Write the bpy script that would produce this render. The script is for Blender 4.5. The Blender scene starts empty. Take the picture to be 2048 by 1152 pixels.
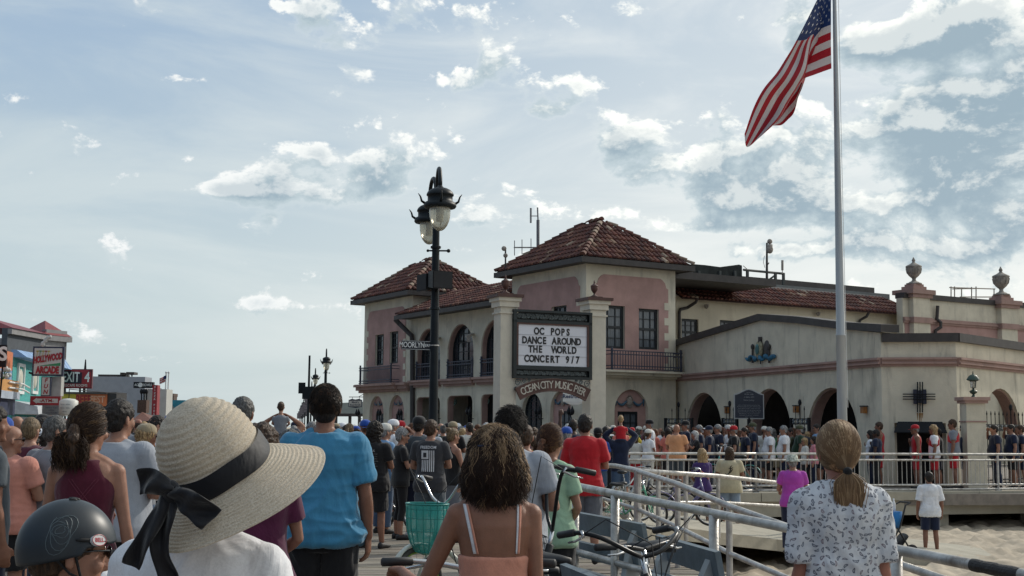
import bpy, bmesh, math, random
import numpy as np
from mathutils import Vector, Matrix, noise
from mathutils.bvhtree import BVHTree
V=Vector
R=math.radians
rnd=random.Random(7)
scene=bpy.context.scene
COL=scene.collection
FPX=2600.0
CAMZ=1.6
TH=math.atan(281/FPX)
RHO=R(0.5)
F_=V((0, math.cos(TH), math.sin(TH)))
R0=V((1, 0, 0));U0=V((0, -math.sin(TH), math.cos(TH)))
RX=R0*math.cos(RHO)+U0*math.sin(RHO)
UX=U0*math.cos(RHO)-R0*math.sin(RHO)
cam_d=bpy.data.cameras.new('camera');cam=bpy.data.objects.new('camera', cam_d);COL.objects.link(cam)
cam_d.sensor_width=36.0;cam_d.lens=36*FPX/2048;cam_d.clip_start=0.1;cam_d.clip_end=6000
mw=Matrix((RX, UX, -F_)).transposed().to_4x4();mw.translation=V((0, 0, CAMZ));cam.matrix_world=mw
scene.camera=cam
def ray(px, py):
 return RX*((px-1024)/FPX)+UX*((576-py)/FPX)+F_
def at(px, py, Y):
 d=ray(px, py);return V((0, 0, CAMZ))+d*(Y/d.y)
def ground(px, py, z=0.0):
 d=ray(px, py);return V((0, 0, CAMZ))+d*((z-CAMZ)/d.z)
SUN_AZ, SUN_EL=R(48), R(33)
sd=bpy.data.lights.new('sun', 'SUN');so=bpy.data.objects.new('sun', sd);COL.objects.link(so)
sd.energy=2.3;sd.angle=R(1.5);sd.color=(1.0, 0.93, 0.82)
sun_dir=V((math.sin(SUN_AZ)*math.cos(SUN_EL), math.cos(SUN_AZ)*math.cos(SUN_EL), math.sin(SUN_EL)))
so.rotation_euler=sun_dir.to_track_quat('Z', 'Y').to_euler()
vs=scene.view_settings
vs.view_transform='Standard';vs.look='None';vs.exposure=0.16;vs.gamma=1.0;vs.use_curve_mapping=False
class NT:
 """small helper to write shader maths"""
 def __init__(s, tree):s.t=tree
 def n(s, typ, **kw):
  nd=s.t.nodes.new(typ)
  for k, v in kw.items():setattr(nd, k, v)
  return nd
 def put(s, sock, v):
  if isinstance(v, bpy.types.NodeSocket):s.t.links.new(v, sock)
  else:sock.default_value=v
 def m(s, op, a, b=0.0, c=None, clamp=False):
  nd=s.n('ShaderNodeMath', operation=op);nd.use_clamp=clamp
  s.put(nd.inputs[0], a);s.put(nd.inputs[1], b)
  if c is not None:s.put(nd.inputs[2], c)
  return nd.outputs[0]
 def vm(s, op, a, b=(0, 0, 0)):
  nd=s.n('ShaderNodeVectorMath', operation=op);s.put(nd.inputs[0], a);s.put(nd.inputs[1], b)
  return nd.outputs[0]
 def noise(s, vec, scale, detail=4, rough=.55, dist=0.0, col=False):
  nd=s.n('ShaderNodeTexNoise');s.put(nd.inputs['Vector'], vec);nd.inputs['Scale'].default_value=scale
  nd.inputs['Detail'].default_value=detail;nd.inputs['Roughness'].default_value=rough
  nd.inputs['Distortion'].default_value=dist
  return nd.outputs['Color' if col else 'Fac']
 def ramp(s, fac, stops, interp='LINEAR'):
  nd=s.n('ShaderNodeValToRGB');s.put(nd.inputs[0], fac);cr=nd.color_ramp;cr.interpolation=interp
  while len(cr.elements)<len(stops):cr.elements.new(.5)
  for e, (p, c)in zip(cr.elements, stops):
   e.position=p;e.color=(c if len(c)==4 else(*c, 1))if isinstance(c, tuple)else(c, c, c, 1)
  return nd.outputs[0]
 def mix(s, fac, a, b, typ='MIX'):
  nd=s.n('ShaderNodeMix', data_type='RGBA', blend_type=typ);s.put(nd.inputs[0], fac)
  for sk, v in((nd.inputs[6], a), (nd.inputs[7], b)):
   s.put(sk, (*v, 1)if isinstance(v, tuple)and len(v)==3 else v)
  return nd.outputs[2]
 def sstep(s, x, a, b):
  nd=s.n('ShaderNodeMapRange', interpolation_type='SMOOTHSTEP');s.put(nd.inputs[0], x)
  nd.inputs[1].default_value=a;nd.inputs[2].default_value=b
  return nd.outputs[0]
world=bpy.data.worlds.new('World');scene.world=world;world.use_nodes=True
wt=world.node_tree;wt.nodes.clear();W=NT(wt)
tc=W.n('ShaderNodeTexCoord').outputs['Generated']
sky=W.n('ShaderNodeTexSky', sky_type='NISHITA');sky.sun_disc=False
sky.sun_elevation=SUN_EL;sky.sun_rotation=SUN_AZ;sky.altitude=0;sky.air_density=1.0;sky.dust_density=1.6
bg1=W.n('ShaderNodeBackground');wt.links.new(sky.outputs[0], bg1.inputs[0]);bg1.inputs[1].default_value=0.085
sep=W.n('ShaderNodeSeparateXYZ');wt.links.new(tc, sep.inputs[0]);dx, dy, dz=sep.outputs
az=W.m('ARCTAN2', dx, dy);el=W.m('ARCSINE', dz)
def azel(px, py):
 d=ray(px, py).normalized();return math.atan2(d.x, d.y), math.asin(d.z)
def blobs_at(A, E, items):
 tot=0.0
 for px, py, wx, wy, amp in items:
  a0, e0=azel(px, py)
  a=W.m('MULTIPLY', W.m('SUBTRACT', A, a0), FPX/wx);b=W.m('MULTIPLY', W.m('SUBTRACT', E, e0), FPX/wy)
  g=W.m('MULTIPLY', W.m('EXPONENT', W.m('MULTIPLY', W.m('ADD', W.m('MULTIPLY', a, a), W.m('MULTIPLY', b, b)), -1.0)), amp)
  tot=g if isinstance(tot, float)else W.m('ADD', tot, g)
 return tot
blobs=[(470, 378, 80, 24, .34), (545, 340, 60, 36, .38), (635, 310, 46, 34, .34), (620, 392, 130, 26, .36), (730, 335, 80, 38, .42), (780, 375, 50, 26, .28), (930, 160, 62, 32, .34), (990, 120, 36, 30, .26), (1075, 228, 50, 30, .28), (560, 6, 110, 18, .26), (375, 160, 62, 13, .24), (1470, 34, 60, 26, .18), (530, 285, 50, 14, .22), (1235, 280, 55, 46, .30), (1330, 268, 80, 46, .28), (1400, 340, 120, 80, .33), (1260, 350, 80, 40, .24), (1440, 240, 50, 40, .26), (1130, 430, 110, 26, .30), (1230, 432, 60, 24, .2), (1420, 455, 140, 16, .24), (1560, 500, 150, 20, .28), (950, 430, 60, 24, .2), (800, 490, 90, 12, .16), (1560, 365, 100, 40, .26), (1640, 300, 80, 60, .26), (1590, 80, 36, 70, .24), (1760, 80, 90, 46, .34), (1920, 50, 110, 60, .42), (1820, 240, 110, 60, .42), (1960, 270, 130, 110, .44), (2060, 150, 60, 70, .34), (1860, 390, 140, 46, .40), (1640, 420, 100, 34, .30), (1800, 330, 120, 40, .2), (1500, 420, 80, 30, .2), (1940, 500, 120, 30, .22), (1560, 200, 60, 30, .16), (2040, 440, 150, 40, .34), (1740, 480, 90, 20, .24), (600, 612, 70, 12, .22), (300, 470, 160, 26, .12), (1050, 510, 80, 14, .14)]
def density(vec, det):
 n1_=W.noise(vec, 11.0, det, .60, .25);n2_=W.noise(vec, 30.0, max(2, det-3), .62, .15)
 return W.m('SUBTRACT', W.m('ADD', W.m('MULTIPLY', n1_, 1.42), W.m('MULTIPLY', n2_, .52)), .165)
v1=W.vm('MULTIPLY', tc, (1.0, 1.0, 1.5))
nd1=density(v1, 9)
bl1=blobs_at(az, el, blobs)
dens=W.m('ADD', nd1, W.m('ADD', bl1, W.m('MULTIPLY', W.sstep(az, .02, .36), .085)))
DA, DE=.003, .011
nd2=density(W.vm('ADD', v1, (DA, 0.0, DE*1.5)), 9)
bl2=blobs_at(W.m('ADD', az, DA), W.m('ADD', el, DE), blobs)
sdot=W.n('ShaderNodeVectorMath', operation='DOT_PRODUCT');W.put(sdot.inputs[0], tc);sdot.inputs[1].default_value=sun_dir;sd_=sdot.outputs['Value']
core=W.sstep(dens, 1.02, 1.30)
lit=W.sstep(W.m('ADD', W.m('SUBTRACT', nd1, nd2), W.m('MULTIPLY', W.m('SUBTRACT', bl1, bl2), .75)), -.01, .15)
cov=W.m('MAXIMUM', W.sstep(dens, .95, 1.14), W.m('MULTIPLY', W.sstep(dens, .94, 1.02), lit))
shade=W.mix(core, (.53, .62, .65), (.29, .39, .46))
rim=W.mix(W.sstep(sd_, .35, .9), (.84, .86, .86), (1.05, 1.05, .98))
cold=W.mix(W.m('MULTIPLY', lit, W.m('SUBTRACT', .95, W.m('MULTIPLY', core, .50))), shade, rim)
edge_=W.m('MULTIPLY', W.sstep(dens, .90, .98), W.m('SUBTRACT', 1.0, W.sstep(dens, .99, 1.08)))
cold=W.mix(W.m('MULTIPLY', edge_, .45), cold, rim)
vv=W.vm('MULTIPLY', tc, (1.2, 1.2, 4.0))
n3=W.noise(vv, 3.2, 8, .58, .6)
veil=W.sstep(n3, .36, .68)
azr=W.sstep(az, -.40, .26);elr=W.sstep(el, .05, .36)
base=W.mix(azr, (.50, .60, .63), (.72, .765, .75))
base=W.mix(W.m('MULTIPLY', elr, W.m('SUBTRACT', 1.0, W.m('MULTIPLY', azr, .55))), base, (.33, .45, .60))
veilc=W.mix(W.m('MULTIPLY', veil, .75), base, W.mix(azr, (.60, .675, .69), (.88, .895, .865)))
away=W.sstep(sd_, -.75, .30)
veilc=W.mix(away, (.12, .18, .28), veilc)
cold=W.mix(away, (.30, .32, .34), cold)
cl=W.mix(W.m('MULTIPLY', cov, .92), veilc, cold)
bg2=W.n('ShaderNodeBackground');wt.links.new(cl, bg2.inputs[0]);bg2.inputs[1].default_value=1.0
mixs=W.n('ShaderNodeMixShader')
wt.links.new(W.m('MAXIMUM', cov, .90), mixs.inputs[0])
wt.links.new(bg1.outputs[0], mixs.inputs[1]);wt.links.new(bg2.outputs[0], mixs.inputs[2])
wo=W.n('ShaderNodeOutputWorld');wt.links.new(mixs.outputs[0], wo.inputs[0])
MATS={}
def mat(name, col, rough=.7, metal=0.0, var=.12, vscale=3.0, bump=0.0, bscale=40.0, emit=0.0, spec=.5, trans=0.0, stain=None, sheen=0.0, world_co=False, stretch=None):
 if name in MATS:return MATS[name]
 m=bpy.data.materials.new(name);m.use_nodes=True;t=m.node_tree;N=NT(t)
 p=t.nodes['Principled BSDF']
 co=N.n('ShaderNodeTexCoord').outputs['Object']
 if stretch:co=N.vm('MULTIPLY', co, stretch)
 c=(*col, 1)
 nz=N.noise(co, vscale, 5, .6)
 lo=tuple(x*(1-var)for x in col);hi=tuple(min(1, x*(1+var))for x in col)
 cc=N.mix(N.sstep(nz, .3, .7), lo, hi)
 if stain:
  s1=N.noise(N.vm('MULTIPLY', co, (1, 1, .25)), stain[1], 6, .65, .6)
  cc=N.mix(N.m('MULTIPLY', N.sstep(s1, .52, .75), stain[2]), cc, stain[0])
  s2=N.noise(N.vm('MULTIPLY', co, (1, 1, .10)), stain[1]*4, 5, .7, .3)
  cc=N.mix(N.m('MULTIPLY', N.m('MULTIPLY', N.sstep(s2, .54, .70), N.sstep(s1, .40, .62)), stain[2]*.8), cc, tuple(x*.7 for x in stain[0]))
 t.links.new(cc, p.inputs['Base Color'])
 p.inputs['Roughness'].default_value=rough;p.inputs['Metallic'].default_value=metal
 p.inputs['Specular IOR Level'].default_value=spec
 if trans:p.inputs['Transmission Weight'].default_value=trans
 if sheen:p.inputs['Sheen Weight'].default_value=sheen
 if emit:t.links.new(cc, p.inputs['Emission Color']);p.inputs['Emission Strength'].default_value=emit
 if bump:
  b=N.n('ShaderNodeBump');b.inputs['Strength'].default_value=bump;b.inputs['Distance'].default_value=.02
  t.links.new(N.noise(co, bscale, 5, .6), b.inputs['Height']);t.links.new(b.outputs[0], p.inputs['Normal'])
 MATS[name]=m
 return m
def vcol_mat(name, rough=.8, bump=.3, bscale=30, metal=0.0):
 m=bpy.data.materials.new(name);m.use_nodes=True;t=m.node_tree;N=NT(t);p=t.nodes['Principled BSDF']
 a=N.n('ShaderNodeAttribute', attribute_name='tint')
 co=N.n('ShaderNodeTexCoord').outputs['Object']
 nz=N.noise(co, 8, 4)
 t.links.new(N.mix(N.m('MULTIPLY', N.sstep(nz, .4, .8), .35), a.outputs['Color'], (.05, .035, .03)), p.inputs['Base Color'])
 p.inputs['Roughness'].default_value=rough;p.inputs['Metallic'].default_value=metal
 b=N.n('ShaderNodeBump');b.inputs['Strength'].default_value=bump;b.inputs['Distance'].default_value=.02
 t.links.new(N.noise(co, bscale, 4), b.inputs['Height']);t.links.new(b.outputs[0], p.inputs['Normal'])
 MATS[name]=m;return m
class MB:
 def __init__(s):s.v=[];s.f=[];s.c=[];s.cur=None
 def add(s, vs, fs):
  o=len(s.v);s.v.extend([tuple(v)for v in vs]);s.f.extend([tuple(i+o for i in f)for f in fs])
  s.c.extend([s.cur]*len(fs))
 def hexa(s, p):
  s.add(p, [(0, 3, 2, 1), (4, 5, 6, 7), (0, 1, 5, 4), (1, 2, 6, 5), (2, 3, 7, 6), (3, 0, 4, 7)])
 def box(s, c, size, ax=None):
  c=V(c);X, Y, Z=ax if ax else(V((1, 0, 0)), V((0, 1, 0)), V((0, 0, 1)))
  a, b, d=X*size[0]/2, Y*size[1]/2, Z*size[2]/2
  s.hexa([c-a-b-d, c+a-b-d, c+a+b-d, c-a+b-d, c-a-b+d, c+a-b+d, c+a+b+d, c-a+b+d])
 def quad(s, *p):s.add(p, [tuple(range(len(p)))])
 def tube(s, path, r, n=8, caps=True, sx=1.0):
  path=[V(p)for p in path];k=len(path);rs=r if isinstance(r, (list, tuple))else[r]*k
  T=[]
  for i in range(k):
   a=path[max(i-1, 0)];b=path[min(i+1, k-1)];t=(b-a)
   T.append(t.normalized()if t.length>1e-9 else V((0, 0, 1)))
  up=V((0, 0, 1))if abs(T[0].z)<.9 else V((1, 0, 0))
  x=T[0].cross(up).normalized();o=len(s.v);vs=[]
  for i in range(k):
   x=(x-T[i]*x.dot(T[i])).normalized();y=T[i].cross(x)
   for j in range(n):
    a=2*math.pi*j/n
    vs.append(path[i]+x*(math.cos(a)*rs[i]*sx)+y*(math.sin(a)*rs[i]))
  fs=[]
  for i in range(k-1):
   for j in range(n):
    j2=(j+1)%n
    fs.append((i*n+j, i*n+j2, (i+1)*n+j2, (i+1)*n+j))
  if caps:fs.append(tuple(range(n))[::-1]);fs.append(tuple((k-1)*n+j for j in range(n)))
  s.add(vs, fs)
 def lathe(s, prof, c=(0, 0, 0), n=24, ax=None, sx=1, sy=1, closed_caps=True):
  c=V(c);X, Y, Z=ax if ax else(V((1, 0, 0)), V((0, 1, 0)), V((0, 0, 1)))
  vs=[];fs=[];k=len(prof)
  for r, z in prof:
   for j in range(n):
    a=2*math.pi*j/n
    vs.append(c+X*(math.cos(a)*r*sx)+Y*(math.sin(a)*r*sy)+Z*z)
  for i in range(k-1):
   for j in range(n):
    j2=(j+1)%n
    fs.append((i*n+j, i*n+j2, (i+1)*n+j2, (i+1)*n+j))
  if closed_caps:fs.append(tuple(range(n))[::-1]);fs.append(tuple((k-1)*n+j for j in range(n)))
  s.add(vs, fs)
 def prism(s, pts, d):
  """pts: 3D polygon, d: extrusion vector"""
  k=len(pts);pts=[V(p)for p in pts];d=V(d)
  s.add(pts+[p+d for p in pts], [tuple(range(k))[::-1], tuple(range(k, 2*k))]+[(i, (i+1)%k, (i+1)%k+k, i+k)for i in range(k)])
 def ball(s, c, r, n=12, m=8, sx=1, sy=1, sz=1, ax=None):
  prof=[(max(1e-4, r*math.sin(math.pi*i/m)), -r*math.cos(math.pi*i/m)*sz)for i in range(m+1)]
  s.lathe(prof, c, n, ax, sx, sy)
 def loft(s, rings, n=16):
  """rings: (centre, xvec, yvec[, exponent])"""
  vs=[];k=len(rings)
  for r in rings:
   c, x, y=r[0], r[1], r[2];e=r[3]if len(r)>3 else 1.0
   for j in range(n):
    a=2*math.pi*j/n;ca, sa=math.cos(a), math.sin(a)
    if e!=1.0:
     ca=math.copysign(abs(ca)**e, ca);sa=math.copysign(abs(sa)**e, sa)
    vs.append(c+x*ca+y*sa)
  fs=[(i*n+j, i*n+(j+1)%n, (i+1)*n+(j+1)%n, (i+1)*n+j)for i in range(k-1)for j in range(n)]
  fs.append(tuple(range(n))[::-1]);fs.append(tuple((k-1)*n+j for j in range(n)))
  s.add(vs, fs)
 def mesh(s, name, m=None, smooth=False, auto=None):
  me=bpy.data.meshes.new(name);me.from_pydata(s.v, [], s.f)
  if any(c is not None for c in s.c):
   at_=me.color_attributes.new('tint', 'FLOAT_COLOR', 'CORNER');arr=[]
   for p, c in zip(me.polygons, s.c):arr.extend((*(c or(1, 1, 1)), 1)*p.loop_total)
   at_.data.foreach_set('color', arr)
  if smooth:me.polygons.foreach_set('use_smooth', [True]*len(me.polygons))
  me.validate();me.update()
  if m:me.materials.append(m)
  return me
 def build(s, name, m=None, parent=None, smooth=False, **tags):
  o=bpy.data.objects.new(name, s.mesh(name, m, smooth));link(o, parent);tag(o, **tags);return o
def link(o, parent=None):
 COL.objects.link(o)
 if parent:o.parent=parent
 return o
def tag(o, label=None, cat=None, group=None, kind=None):
 if label:o['label']=label
 if cat:o['category']=cat
 if group:o['group']=group
 if kind:o['kind']=kind
 return o
def thing(name, label, cat, loc=(0, 0, 0), rz=0.0, group=None, scale=1.0):
 o=bpy.data.objects.new(name, None);COL.objects.link(o);o.empty_display_size=.2
 o.location=loc;o.rotation_euler=(0, 0, rz);o.scale=(scale, )*3
 return tag(o, label, cat, group)
def part(name, me, parent, m=None, loc=(0, 0, 0), rot=(0, 0, 0)):
 o=bpy.data.objects.new(name, me);link(o, parent);o.location=loc;o.rotation_euler=rot
 if m:
  if not me.materials:me.materials.append(m)
  else:
   o.material_slots[0].link='OBJECT';o.material_slots[0].material=m
 return o
def copy_tree(o, parent=None):
 c=o.copy();COL.objects.link(c);c.parent=parent
 for ch in o.children:copy_tree(ch, c)
 return c
def local(o):
 return o
def eval_mesh(o, name=None):
 dg=bpy.context.evaluated_depsgraph_get();dg.update()
 me=bpy.data.meshes.new_from_object(o.evaluated_get(dg));
 if name:me.name=name
 return me
_text_cache={}
def text_mesh(s, size=1.0, bold=0.0, extrude=0.0, sx=1.0, spacing=1.0, align='CENTER', shear=0.0, res=3):
 key=(s, size, bold, extrude, sx, spacing, align, shear, res)
 if key in _text_cache:return _text_cache[key]
 cu=bpy.data.curves.new('text', 'FONT');cu.body=s;cu.size=size;cu.offset=bold*size;cu.extrude=extrude
 cu.space_character=spacing;cu.align_x=align;cu.align_y='CENTER';cu.resolution_u=res;cu.shear=shear
 o=bpy.data.objects.new('text', cu);COL.objects.link(o)
 me=eval_mesh(o, 'lettering')
 bpy.data.objects.remove(o)
 if sx!=1.0:
  me.transform(Matrix.Diagonal((sx, 1, 1, 1)))
 _text_cache[key]=me
 return me
def text(s, parent, origin, xdir, ydir, m, size=1.0, name='lettering', off=.004, **kw):
 """lettering lying in the plane spanned by xdir, ydir"""
 me=text_mesh(s, size, **kw).copy()
 x=V(xdir).normalized();y=V(ydir).normalized();z=x.cross(y)
 M=Matrix((x, y, z)).transposed().to_4x4();M.translation=V(origin)+z*off
 me.transform(M);me.materials.clear();me.materials.append(m)
 o=bpy.data.objects.new(name, me);link(o, parent);return o
STUC=mat('cream_stucco', (.66, .60, .47), .9, var=.10, vscale=1.3, bump=.35, bscale=26, stain=((.26, .235, .19), 1.3, .6))
STUC2=mat('warm_cream_stucco', (.70, .63, .48), .9, var=.08, vscale=1.1, bump=.35, bscale=26, stain=((.36, .30, .20), .8, .4))
PINK=mat('pink_stucco', (.44, .27, .235), .9, var=.12, vscale=1.5, bump=.3, bscale=24)
PINKB=mat('pink_moulding', (.38, .245, .205), .85, var=.1, vscale=2, bump=.15, stain=((.16, .12, .10), 1.2, .5))
TRIM=mat('dark_brown_trim', (.052, .045, .042), .6, var=.2)
DARKM=mat('dark_green_iron', (.010, .016, .018), .5, var=.3, spec=.25)
BLACKM=mat('black_iron', (.009, .010, .013), .5, var=.3, spec=.25)
BALM=mat('blue_grey_iron', (.055, .06, .085), .55, var=.2)
GLASS=mat('dark_window_glass', (.02, .026, .032), .12, var=.5, vscale=1.2, spec=.8)
CURT=mat('curtained_glass', (.10, .115, .13), .25, var=.35, vscale=6, spec=.7, stretch=(5, 5, .5))
FRAME=mat('black_window_frame', (.010, .013, .016), .5, var=.2)
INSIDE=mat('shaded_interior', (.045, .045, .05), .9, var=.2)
ROOFB=mat('roof_underlay', (.05, .022, .018), .9)
TILEM=vcol_mat('clay_tile')
GALV=mat('galvanised_pipe', (.47, .455, .43), .42, metal=.55, var=.25, vscale=9, bump=.2, bscale=60, stain=((.14, .10, .075), 5.0, .7))
WHITE=mat('white_paint', (.72, .73, .72), .6, var=.06)
REDM=mat('red_paint', (.42, .03, .03), .6, var=.1)
CONC=mat('pale_concrete', (.37, .34, .27), .9, var=.12, vscale=1.5, bump=.4, bscale=18, stain=((.20, .17, .12), .8, .7))
WPARENT={}
def link(o, parent=None):
 COL.objects.link(o)
 if parent is not None:
  o.parent=parent
  if parent.name in WPARENT:o.matrix_parent_inverse=WPARENT[parent.name]
 return o
def wthing(name, label, cat, loc, group=None):
 """thing whose parts are modelled in world coordinates"""
 o=thing(name, label, cat, loc, 0, group);WPARENT[o.name]=Matrix.Translation(-V(loc));return o
class Wall:
 def __init__(s, P0, P1, thick=.35):
  s.p=V((P0[0], P0[1]));q=V((P1[0], P1[1]));s.L=(q-s.p).length;s.d=(q-s.p)/s.L
  s.n=V((s.d.y, -s.d.x));s.t=thick
  s.D3=V((s.d.x, s.d.y, 0));s.N3=V((s.n.x, s.n.y, 0));s.Z3=V((0, 0, 1))
 def pt(s, a, z, off=0.0):
  w=s.p+s.d*a+s.n*off;return V((w.x, w.y, z))
 def hit(s, px, py):
  d=ray(px, py);o=V((0, 0));dd=V((d.x, d.y))
  t=(s.p-o).dot(s.n)/dd.dot(s.n);w=dd*t
  return(w-s.p).dot(s.d), CAMZ+d.z*t
 def box(s, mb, a0, a1, z0, z1, o0, o1):
  mb.box(s.pt((a0+a1)/2, (z0+z1)/2, (o0+o1)/2), (abs(a1-a0), abs(o1-o0), abs(z1-z0)), (s.D3, s.N3, s.Z3))
 def slab(s, mb, top, ops=(), z0=0.0, off=0.0, a0=0.0, a1=None, thick=None):
  """wall body with openings. top: list of (s,z). ops: (s0,s1,zb,zt,kind) kind: rect | arch | round"""
  a1=s.L if a1 is None else a1;t=s.t if thick is None else thick
  if not isinstance(top, (list, tuple)):top=[(a0, top), (a1, top)]
  def topz(x):
   if x<=top[0][0]:return top[0][1]
   for(x0, y0), (x1, y1)in zip(top, top[1:]):
    if x<=x1:return y0+(y1-y0)*(x-x0)/max(1e-6, x1-x0)
   return top[-1][1]
  def opz(o, x):
   s0, s1, zb, zt, k=o
   if k=='rect':return zt
   h=(s1-s0)/2;c=(s0+s1)/2;u=min(1, abs(x-c)/h)
   if k=='round':
    r=.28
    if u>1-r:return zt-r*h*(1-math.sqrt(max(0, 1-((u-1+r)/r)**2)))
    return zt
   rise=min(h*1.05, (zt-zb));return zt-rise+rise*math.sqrt(max(0, 1-u*u))
  bp={a0, a1}|{x for x, _ in top if a0<x<a1}
  for o in ops:
   bp|={o[0], o[1]}
   if o[4]!='rect':bp|={(o[0]+o[1])/2-(o[1]-o[0])/2*math.cos(math.pi*i/16)for i in range(17)}
  bp=sorted(b for b in bp if a0-1e-6<=b<=a1+1e-6)
  for xa, xb in zip(bp, bp[1:]):
   if xb-xa<1e-5:continue
   mid=(xa+xb)/2;za, zb_=z0, z0
   cov=sorted([o for o in ops if o[0]<mid<o[1]], key=lambda o:o[2])
   lo=(z0, z0);spans=[]
   for o in cov:
    spans.append((lo, (o[2], o[2])));lo=(opz(o, xa), opz(o, xb))
    mb.quad(s.pt(xa, lo[0], off), s.pt(xb, lo[1], off), s.pt(xb, lo[1], off-t), s.pt(xa, lo[0], off-t))
    if o[2]>z0+.01:mb.quad(s.pt(xa, o[2], off), s.pt(xa, o[2], off-t), s.pt(xb, o[2], off-t), s.pt(xb, o[2], off))
   spans.append((lo, (topz(xa), topz(xb))))
   for(l0, l1), (h0, h1)in spans:
    if h0-l0<1e-4 and h1-l1<1e-4:continue
    mb.quad(s.pt(xa, l0, off), s.pt(xb, l1, off), s.pt(xb, h1, off), s.pt(xa, h0, off))
    mb.quad(s.pt(xa, l0, off-t), s.pt(xa, h0, off-t), s.pt(xb, h1, off-t), s.pt(xb, l1, off-t))
   mb.quad(s.pt(xa, topz(xa), off), s.pt(xb, topz(xb), off), s.pt(xb, topz(xb), off-t), s.pt(xa, topz(xa), off-t))
  for o in ops:
   for x in(o[0], o[1]):
    zt=opz(o, x);mb.quad(s.pt(x, o[2], off), s.pt(x, zt, off), s.pt(x, zt, off-t), s.pt(x, o[2], off-t))
  for x in(a0, a1):mb.quad(s.pt(x, z0, off), s.pt(x, z0, off-t), s.pt(x, topz(x), off-t), s.pt(x, topz(x), off))
 def rect(s, x0, y0, x1, y1, kind='rect'):
  """opening from picture measurements"""
  a0, _=s.hit(x0, (y0+y1)/2);a1, _=s.hit(x1, (y0+y1)/2)
  _, zt=s.hit((x0+x1)/2, y0);_, zb=s.hit((x0+x1)/2, y1)
  return(a0, a1, max(zb, 0.0), zt, kind)
 def window(s, parent, o, cols=3, rows=4, glass=None, rec=.16, arch=False, fw=.07, double=True, sill=True):
  a0, a1, zb, zt=o[:4];w=thingpart('window', parent)
  mb=MB();o0, o1=-rec, -rec+.07;h=(a1-a0)/2;c=(a0+a1)/2
  if arch:
   rise=min(h*1.05, zt-zb);zs=zt-rise
   pts=[(a0, zb), (a0, zs)]+[(c-h*math.cos(math.pi*i/14), zs+rise*math.sin(math.pi*i/14))for i in range(1, 14)]+[(a1, zs), (a1, zb)]
   for(xa, ya), (xb, yb)in zip(pts, pts[1:]):
    k=1-fw/h
    ia, ib=c+(xa-c)*k, c+(xb-c)*k;ja, jb=zs+(ya-zs)*k if ya>zs else ya, zs+(yb-zs)*k if yb>zs else yb
    mb.hexa([s.pt(xa, ya, o0), s.pt(xb, yb, o0), s.pt(ib, jb, o0), s.pt(ia, ja, o0), s.pt(xa, ya, o1), s.pt(xb, yb, o1), s.pt(ib, jb, o1), s.pt(ia, ja, o1)])
  else:
   s.box(mb, a0, a0+fw, zb, zt, o0, o1);s.box(mb, a1-fw, a1, zb, zt, o0, o1)
   s.box(mb, a0+fw, a1-fw, zt-fw, zt, o0, o1);s.box(mb, a0+fw, a1-fw, zb, zb+fw, o0, o1)
   if double:s.box(mb, a0+fw, a1-fw, (zb+zt)/2-fw/2, (zb+zt)/2+fw/2, o0, o1+.01)
  tb=.028
  def zlim(x):
   if not arch:return zt-fw
   u=min(1, abs(x-c)/h);return zs+rise*math.sqrt(max(0, 1-u*u))-fw*.6
  for i in range(1, cols):
   x=a0+(a1-a0)*i/cols;s.box(mb, x-tb/2, x+tb/2, zb+fw, zlim(x), o0+.01, o1-.012)
  for j in range(1, rows):
   z=zb+(zt-zb)*j/rows
   if arch and z>zs:
    hw=h*math.sqrt(max(0, 1-((z-zs)/rise)**2))-fw;
   else:hw=h-fw
   if hw>.05:s.box(mb, c-hw, c+hw, z-tb/2, z+tb/2, o0+.013, o1-.015)
  f=mb.build('window_frame', FRAME, w)
  g=MB();og=o0+.02
  if arch:g.add([s.pt(x, y, og)for x, y in pts], [tuple(range(len(pts)))[::-1]])
  else:g.quad(s.pt(a0, zb, og), s.pt(a1, zb, og), s.pt(a1, zt, og), s.pt(a0, zt, og))
  g.build('pane', glass or GLASS, w)
  return w
def thingpart(name, parent):
 o=bpy.data.objects.new(name, None);o.empty_display_size=.1;link(o, parent);return o
TCOL=[(.20, .075, .045), (.15, .042, .03), (.23, .075, .05), (.12, .035, .028), (.26, .11, .07), (.33, .21, .14), (.44, .33, .24), (.10, .035, .03), (.17, .05, .035)]
TW=[14, 14, 9, 9, 5, 2.4, 1.8, 6, 12]
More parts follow.
